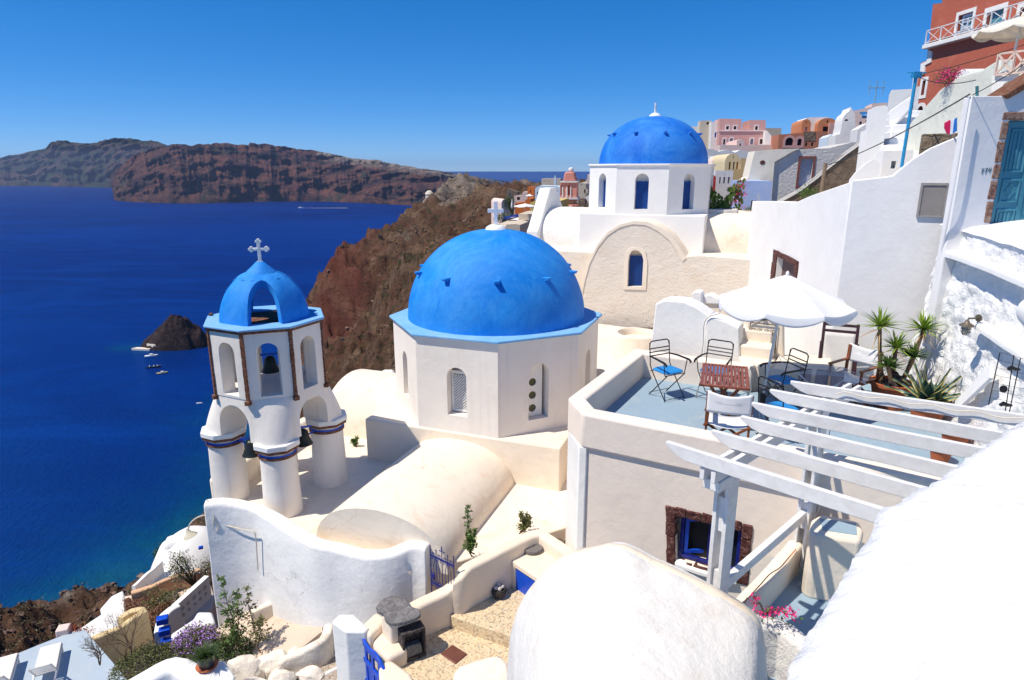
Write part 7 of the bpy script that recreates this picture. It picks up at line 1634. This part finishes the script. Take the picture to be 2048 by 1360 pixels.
# -- left part: orange, yellow and salmon houses on the ridge
hb('salmon_bell_tower', 'salmon pink bell tower with white cornices, arches and a round ball on top', 'bell tower', 62, box(1113, 408, 1156, 470), SALM, [(1147, 411, 1150, 424, 'dA'), (1152, 411, 1155, 424, 'dA')], yaw=-12, depth=2.2)
sr = root('salmon_belfry', 'salmon pink belfry storey with a barrel roof and ball, left of the farther dome', 'bell tower', aty(1138, 400, 62))
F = face_at(1121, 1153, 62, -12, 390)
MB().solid(F, [F.px(*p) for p in box(1121, 365, 1153, 402)], [arch(F.px(1127, 0)[0], F.px(1132, 0)[0], F.px(0, 390)[1] if False else F.px(1127, 390)[1], F.px(1127, 370)[1], 8), arch(F.px(1135, 390)[0], F.px(1140, 390)[0], F.px(1127, 390)[1], F.px(1127, 370)[1], 8)], D=1.6, hd=.3).build('wall', SALM, sr)
for (v0, v1, u0, u1) in ((362, 365, 1121, 1155), (395, 399, 1118, 1156), (411, 415, 1113, 1144)):
    MB().solid(F, [F.px(*p) for p in box(u0, v0, u1, v1)], D=1.9, off=.15).build('cornice', VW, sr)
for u0, u1 in ((1132.5, 1135), (1124, 1126.5), (1140.5, 1142.5)): MB().solid(F, [F.px(*p) for p in box(u0, 374, u1, 394)], D=.1, off=.08).build('pilaster', VW, sr)
q = [F.px(*p) for p in [(1126, 362), (1152, 362), (1149, 350), (1147, 344), (1130, 344), (1128, 352)]]; MB().solid(F, q, D=1.5, off=0).build('barrel_roof', SALM, sr, bevel=.1)
c = F.P(*F.px(1140, 340), -.8); MB().lathe([(0, -.35), (.1, -.33), (.1, -.2), (.22, -.12), (.27, 0), (.22, .16), (0, .26)], c, 14).build('ball', VW, sr)
hb('village_house', 'beige square house with two small dark windows behind the nearer dome', 'house', 50, box(1037, 428, 1069, 500), VB, [(1051, 440, 1056, 450, 'd'), (1050.5, 463, 1055.5, 471, 'd')], yaw=-12, depth=4)
hb('village_house', 'yellow house terrace with stepped walls behind the beige square house', 'house', 56, [(1059, 480), (1120, 480), (1120, 402), (1094, 403), (1076, 402), (1060, 405)], VY, yaw=-12, depth=6)
hb('village_house', 'orange house left of the yellow terrace', 'house', 66, [(1029, 450), (1062, 450), (1061, 398), (1056, 396), (1048, 404), (1030, 406)], VO, [(1032, 408, 1034, 412, 'd')], yaw=-12)
hb('village_house', 'small orange tower house above the orange house', 'house', 86, box(1055, 374, 1068, 400), VO, [(1060, 381, 1062, 385, 'd')], yaw=-12)
hb('village_house', 'pale blue white house with two small windows left of the salmon tower', 'house', 84, [(1070, 415), (1121, 415), (1121, 376), (1114, 372), (1080, 371), (1070, 376)], VLB, [(1107.5, 381, 1110, 386, 'd'), (1112.5, 381, 1115, 386, 'd'), (1074, 384, 1079, 391, 'w')], yaw=-12)
hb('village_house', 'grey stone block with a flat roof on the skyline left of the salmon tower', 'house', 100, box(1083, 357, 1121, 380), VB, [(1088, 361, 1089, 363, 'd'), (1097, 361, 1098, 363, 'd')], yaw=-12)
hb('small_belfry', 'tiny white and blue belfry on the skyline left of the salmon tower', 'belfry', 92, [(1107, 372), (1113, 372), (1112.5, 357), (1110, 350), (1107.5, 357)], VLB, yaw=-12, depth=.6)
hb('village_house', 'beige double vaulted house right of the salmon tower', 'house', 82, vaultpts(1154, 1172, 365, 373, 400) + [(1154, 400)], VB, [(1162, 368, 1164, 370, 'd'), (1168, 377, 1176, 386, 'rA')], yaw=-12, depth=5)
hb('village_house', 'beige stepped house partly hidden by the drum of the farther dome', 'house', 90, [(1168, 400), (1190, 400), (1190, 352), (1175, 349), (1174, 358), (1168, 366)], VPP, yaw=-12)
hb('village_house', 'brown rubble stone house with an arched gable and three small windows', 'house', 58, vaultpts(1156, 1170, 397, 406, 440) + [(1186, 440), (1186, 408), (1172, 406)], RUB, [(1161, 418, 1164, 424, 'd', fw), (1167, 418, 1172, 424, 'm', fw), (1175, 418, 1178, 424, 'd', fw)], yaw=-12, depth=5)
hb('village_house', 'white curved roof above the brown rubble stone house', 'house', 60, [(1158, 415), (1188, 415), (1188, 390), (1175, 392), (1165, 397)], VW, yaw=-12, depth=3)
hb('village_house', 'small pale arched house left of the dark bush on the ridge', 'house', 80, vaultpts(1003, 1019, 398, 407, 430), VPP, [(1008, 405, 1014, 414, 'wA')], yaw=20, depth=4)
hb('village_house', 'cream houses just above the orange house', 'house', 92, [(1028, 415), (1056, 415), (1056, 384), (1045, 384), (1045, 390), (1028, 392)], VPP, [(1034, 394, 1040, 400, 'r')], yaw=-12)
hb('ruined_wall', 'grey ruined stone wall on the ridge left of the small orange tower', 'wall', 150, [(1008, 405), (1034, 400), (1036, 384), (1015, 377), (1012, 385)], RUB, [(1019, 386, 1022, 392, 'w')], yaw=-12, depth=2)
hb('terrace_wall', 'long cream terrace walls between the cross and the beige square house', 'wall', 46, [(985, 520), (1040, 520), (1040, 450), (1032, 448), (1012, 449), (1012, 453), (985, 452)], VB, yaw=-12, depth=6)
hb('terrace_house', 'white terrace house under a small blue awning', 'house', 52, [(1012, 460), (1040, 460), (1040, 442), (1020, 440), (1012, 446)], VW, [(1025, 444, 1027, 449, 'd')], yaw=-12, depth=3)
x = aty(1030, 438, 51); m = MB(); m.add([(x[0] - .9, x[1], x[2]), (x[0] + .9, x[1] - .2, x[2] + .3), (x[0] + .9, x[1] + 1, x[2] + .45), (x[0] - .9, x[1] + 1, x[2] + .1)], [(0, 1, 2, 3)]); r = root('blue_awning', 'small dark blue awning on posts left of the beige square house', 'awning', x); o = m.build('cloth', NAVY, r); o.modifiers.new('t', 'SOLIDIFY').thickness = .06
for dx in (-.8, .8): MB().tube([(x[0] + dx, x[1], x[2] - 1), (x[0] + dx, x[1], x[2] + .15)], .03, 5).build('post', BLACKM, r)
a = aty(1050, 424, 49); umbrella(a, (a[0], a[1], aty(1060, 407, 49)[2]), .85, .18, .05, 'flat white square umbrella over the beige house terrace', name='terrace_umbrella', n=4)
a = aty(1059, 400, 80); umbrella(a, (a[0], a[1], aty(1059, 388, 80)[2]), .45, .2, .05, 'small white umbrella beside the orange house', name='terrace_umbrella', n=6)
a = aty(1024, 418, 70); MB().lathe([(.02, 0), (.14, .25), (.1, .5), (.02, 1.05), (0, 1.1)], a, 8).build('closed_umbrella', CLOTH, None, 'closed white umbrella standing left of the orange house', 'umbrella')
clump('dark_tree', 'round dark green tree left of the orange house', 'tree', aty(1022, 408, 72), (1.0, .8, .85), 500, .12, LEAFD, 21)
clump('dark_tree', 'dark bush with pale blossom right of the white cross on the ridge', 'tree', aty(1003, 440, 55), (.85, .7, .62), 500, .10, LEAFD, 22, True, (flat('pale_blossom', (.6, .5, .4), .8), .12, None))
# castle ruins on the point
cr = root('castle_ruin', 'ruined castle tower with a small domed chapel on the rocky point', 'ruin', aty(858, 430, 318))
CST = stone('castle_stone', [(.25, .18, .13), (.42, .34, .26), (.55, .46, .37)], .25, 1)
F = face_at(838, 876, 318, -10, 415); MB().solid(F, [F.px(*p) for p in [(834, 450), (880, 450), (872, 420), (868, 398), (850, 396), (846, 402), (841, 415)]], [[F.px(*p) for p in [(847, 444), (853, 444), (853, 436), (847, 436)]]], D=9, hd=2).build('tower', CST, cr, bevel=.6, lump=1.2, lumpsize=3, sub=2)
c = aty(859, 396, 322); MB().lathe([(2.0, -2), (1.9, 1.6), (2.2, 1.8), (1.7, 2.8), (.8, 3.5), (0, 3.7)], c, 20).build('dome', pm('castle_dome_plaster', (.66, .58, .48), amt=.4), cr)
F = face_at(872, 906, 345, -10, 395); r = root('ruined_house', 'red brown ruined houses beside the castle on the point', 'ruin', F.P(2, -20)); MB().solid(F, [F.px(*p) for p in [(872, 415), (906, 415), (904, 394), (897, 392), (897, 383), (893, 380), (888, 384), (888, 388), (878, 385), (871, 386)]], [[F.px(*p) for p in [(891, 400), (895, 400), (895, 394), (891, 394)]]], D=6, hd=1).build('wall', stone('red_ruin_stone', [(.25, .10, .06), (.36, .17, .10), (.5, .3, .2)], .3, 1), r, lump=.6, lumpsize=2, sub=2)
# ---------------- houses below, left of the bell tower ----------------
def tpoly(name, label, cat, z1, z0, uv, mat, bev=.08, parent=None, lump=.05):
    m = MB(); m.prism([atz(u, v, z1) for u, v in uv], z0, z1); return m.build(name, mat, parent, None if parent else label, None if parent else cat, bevel=bev, seg=2, lump=lump, lumpsize=1.5)
r = root('cave_house', 'white domed cave house at the far left below the bell tower', 'house', (*atz(380, 1110, -24), -26))
c = atz(385, 1125, -24); m = MB(); m.lathe([(0, 2.3), (.9, 2.1), (1.9, 1.4), (2.5, .2), (2.6, -5)], (c[0] + .2, c[1], -24), 28); m.build('dome_roof', VW, r, lump=.15, lumpsize=1)
c = atz(352, 1078, -22); MB().obox((c[0], c[1], -23), (1.3, 1.2, 2.2), .3).build('white_gable', VW, r, bevel=.3)
tpoly('', '', '', -24.6, -32, [(338, 1128), (340, 1105), (372, 1106), (372, 1135), (345, 1142)], VPP, parent=r)
wallrun([(*atz(u, v, z), z) for u, v, z in [(266, 1172, -22.4), (285, 1155, -22.4), (305, 1138, -22.4), (322, 1122, -22.4)]], -24, .22, .03, .05, step=.2).build('white_parapet', VW, None, 'narrow white parapet running down the brown slope at far left', 'wall')
tpoly('terrace_floor', 'white terrace beside the orange brown parapet', 'terrace', -23.2, -30, [(268, 1178), (330, 1132), (375, 1128), (400, 1140), (390, 1165), (300, 1185)], VW)
wallrun([(*atz(u, v, z), z) for u, v, z in [(262, 1184, -22.0), (300, 1172, -22.0), (345, 1152, -22.0), (385, 1142, -22.0), (400, 1135, -22.0)]], -24, .35, .04, .08, step=.2).build('orange_parapet', pm('orange_cream_parapet', (.70, .44, .26), amt=.4, stain=(.4, .2, .1)), None, 'thick orange cream parapet beneath the flowering shrub at far left', 'wall')
tpoly('pale_terrace', 'pale peach terrace below the orange cream parapet', 'terrace', -22.9, -30, [(245, 1192), (300, 1184), (370, 1160), (400, 1165), (395, 1190), (330, 1222), (318, 1204), (250, 1196)], pm('peach_plaster', (.74, .58, .46), amt=.3))
tpoly('hedge_bed', 'planter bed of reddish brown shrubs below the peach terrace', 'planter', -21.6, -27, [(246, 1196), (318, 1206), (330, 1196), (352, 1180), (360, 1188), (335, 1225), (300, 1260), (262, 1240), (250, 1222)], BRN)
rnd = random.Random(44); r = root('hedge', 'rectangular reddish brown hedge below the peach terrace', 'hedge', (*atz(290, 1220, -21.6), -21.6)); lf = MB()
for _ in range(5000):
    u = rnd.uniform(248, 350); v = rnd.uniform(1192, 1256)
    if v < 1196 + .07 * (u - 246) or v > 1262 - abs(u - 290) * .6: continue
    z = -21.5 + rnd.uniform(-.1, .25); leaves(lf, [(*atz(u, v, z), z)], rnd, .10, 1, .05, 1)
lf.build('foliage', leafmat('red_brown_leaf', (.16, .06, .035), (.26, .12, .06)), r, smooth=False, weld=False)
tpoly('white_house', 'white wedge shaped house roof at far left above the shore', 'house', -22.4, -32, [(200, 1218), (222, 1192), (246, 1180), (250, 1200), (252, 1232), (228, 1240), (208, 1236)], VW)
tpoly('white_house', 'long white roof below the wedge shaped white house', 'house', -19.5, -27, [(140, 1275), (150, 1262), (205, 1226), (235, 1234), (268, 1232), (272, 1256), (200, 1290), (170, 1288)], VW)
CY = pm('cream_yellow_parapet', (.74, .58, .32), amt=.2)
wallrun([(*atz(u, v, z), z) for u, v, z in [(168, 1282, -17.2), (200, 1268, -17.2), (240, 1252, -17.2), (258, 1240, -17.2), (280, 1226, -17.2), (288, 1222, -17.2), (284, 1216, -17.2), (262, 1220, -17.2), (240, 1234, -17.2)]], -18.6, .3, .03, .08, step=.15).build('hook_parapet', CY, None, 'cream yellow parapet hooked at its upper end, right of the pale blue terrace', 'wall')
tpoly("path", "grey path beneath the cream yellow parapet", 'path', -18.3, -25, [(180, 1288), (270, 1240), (290, 1222), (300, 1262), (250, 1300), (200, 1320)], pm('grey_path_plaster', (.55, .50, .45), amt=.4))
o = bpy.data.objects['path']; o['kind'] = 'structure'
# perforated white parapet
pw = root('pierced_parapet', 'white parapet pierced with a row of dark round holes left of the wavy wall', 'wall', (*atz(380, 1180, -17), -18))
A, B = atz(352, 1212, -16.6), atz(418, 1152, -16.6); Fp = Face(A, B); hs_ = []; rr = random.Random(2); x = .3
while x < Fp.L * .97:
    for zz in (-16.95, -17.25):
        q = rr.uniform(.08, .12); hs_.append([(x + rr.uniform(-.03, .03) + q * math.cos(t), zz + q * math.sin(t)) for t in np.linspace(0, 6.28, 9)[:-1]])
    x += .34
MB().solid(Fp, rect(0, Fp.L, -17.6, -16.6), hs_, D=.22, hd=.2).build('pierced_wall', VW, pw, bevel=.0)
wallrun([(*atz(u, v, z), z) for u, v, z in [(318, 1262, -16.6), (322, 1240, -16.6), (335, 1222, -16.6), (356, 1208, -16.6)]], -18.5, .35, .05, .08, step=.15).build('curved_end', VW, pw)
tpoly('lower_path', 'dusty pink grey path beside the pierced parapet', 'path', -17.6, -24, [(345, 1255), (352, 1230), (418, 1160), (430, 1190), (425, 1215), (385, 1240), (350, 1262)], pm('pink_grey_path', (.60, .50, .43), amt=.4))
o = bpy.data.objects['lower_path']; o['kind'] = 'structure'; o.pop('category', None) if hasattr(o, 'pop') else None
if 'category' in o: del o['category']
o = bpy.data.objects['path']
if 'category' in o: del o['category']
tpoly('white_wall', 'white stepped wall top just left of the wavy wall', 'wall', -13.0, -19, [(340, 1268), (385, 1238), (395, 1222), (425, 1222), (432, 1245), (400, 1252), (350, 1284)], VW)
for k, (u, v, z, s_, lb) in enumerate([(326, 1247, -16.4, .3, 'stack of blue painted boxes at the foot of the pierced parapet'), (402, 1098, -18, .16, 'small blue pot hanging beside the wavy wall')]):
    x, y = atz(u, v, z); m = MB()
    for q in range(3 if k == 0 else 1): m.obox((x + .08 * q, y - .1 * q, z + s_ * (.5 - q * .0) - .4 * q), (s_ * 1.3, s_, s_ * .8), .4)
    m.build('blue_box', ROYAL, None, lb, 'box', bevel=.02)
x, y = atz(126, 1254, -15.4); MB().obox((x, y, -16.0), (.38, .38, 1.2), .3).build('white_pillar', VPP, None, 'small pinkish white pillar at the edge of the pale blue terrace', 'pillar', bevel=.03)
bx = atz(148, 1258, -15.5); leaves(MB(), [(bx[0] + t, bx[1] + .1, -15.6 + .1 * math.cos(t * 9)) for t in np.linspace(-.3, .5, 30)], rnd, .07, 12, .08, 1).build('red_shrub', leafmat('red_leaf', (.25, .04, .02), (.35, .08, .03)), None, 'small red leaved shrub beside the pinkish pillar', 'shrub', smooth=False, weld=False)
clump('flowering_shrub', 'tall olive shrub with white flowers beside the left end of the wavy wall', 'shrub', (*atz(385, 1132, -20), -20), (1.1, .8, 1.3), 700, .10, OLV, 31, True, (flat('white_petals', (.75, .72, .7), .8), .15, None))
clump('low_shrub', 'green brown shrub on the slope behind the pierced parapet', 'shrub', (*atz(340, 1195, -20.5), -20.5), (1.2, .6, .6), 500, .10, OLV, 32, False)
clump('low_shrub', 'dark green shrub at the shore side of the white cave house', 'shrub', (*atz(322, 1108, -25), -25), (.6, .5, .7), 300, .12, LEAFD, 33, False)
# cliffside clutter in view between the tower and the church
tpoly('white_hut', 'small white rounded hut between the bell tower and the nearer drum', 'house', -9.0, -13, [(752, 772), (752, 752), (765, 738), (790, 738), (790, 772)], VW, .15)
# shrubs dotted over the hillside: ground cover
def scrub():
    rnd = random.Random(77); lf = MB(); n = 0; near_ = [i for i, p in enumerate(CV) if p[0] < -55 and p[1] < 235 and -109 < p[2] < -60]
    while n < 16000:
        k = rnd.choice(near_) if n % 3 == 0 else rnd.randrange(len(CV)); x, y, z = CV[k]; d = math.hypot(x, y)
        if d < 38 or d > 420 or z < -104: continue
        if noise.noise(Vector((x, y, 0)) / 22) < -.05 and rnd.random() < .8: continue
        s_ = rnd.uniform(.2, .6) * (1 + d / 300); x += rnd.uniform(-1, 1); y += rnd.uniform(-1, 1)
        for _ in range(5):
            p = Vector((x + rnd.gauss(0, s_ * .4), y + rnd.gauss(0, s_ * .4), z + rnd.uniform(0, s_ * .5))); d1 = Vector((rnd.gauss(0, 1), rnd.gauss(0, 1), rnd.gauss(0, .6))).normalized() * s_ * .5; d2 = d1.cross(Vector((rnd.gauss(0, 1), rnd.gauss(0, 1), rnd.gauss(0, 1)))).normalized() * s_ * .35
            lf.add([p, p + d1 * .5 + d2, p + d1, p + d1 * .5 - d2], [(0, 1, 2, 3)])
        n += 1
    lf.build('hillside_scrub', leafmat('scrub_leaf', (.05, .045, .022), (.09, .07, .035)), None, 'low dry scrub scattered over the steep brown hillside', None, kind='stuff', smooth=False, weld=False)
    rk = MB(); n = 0
    while n < 4200:
        k = rnd.choice(near_) if n % 3 == 0 else rnd.randrange(len(CV)); x, y, z = CV[k]; d = math.hypot(x, y)
        if d < 60 or d > 420: continue
        s_ = rnd.uniform(.15, .8) * (1 + d / 250) * (2.2 if z < -103 else 1); M = Matrix.Rotation(rnd.uniform(0, 6), 3, Vector((rnd.random(), rnd.random(), rnd.random())))
        rk.obox((x, y, z), (s_, s_ * rnd.uniform(.5, 1), s_ * rnd.uniform(.4, .8)), M=M); n += 1
    rk.build('hillside_stones', stone('hill_stone', [(.06, .035, .03), (.20, .12, .09), (.40, .30, .24)], .4, 1), None, 'loose stones and boulders scattered over the hillside', None, kind='stuff', smooth=False, weld=False, bevel=0)
scrub()
haze()
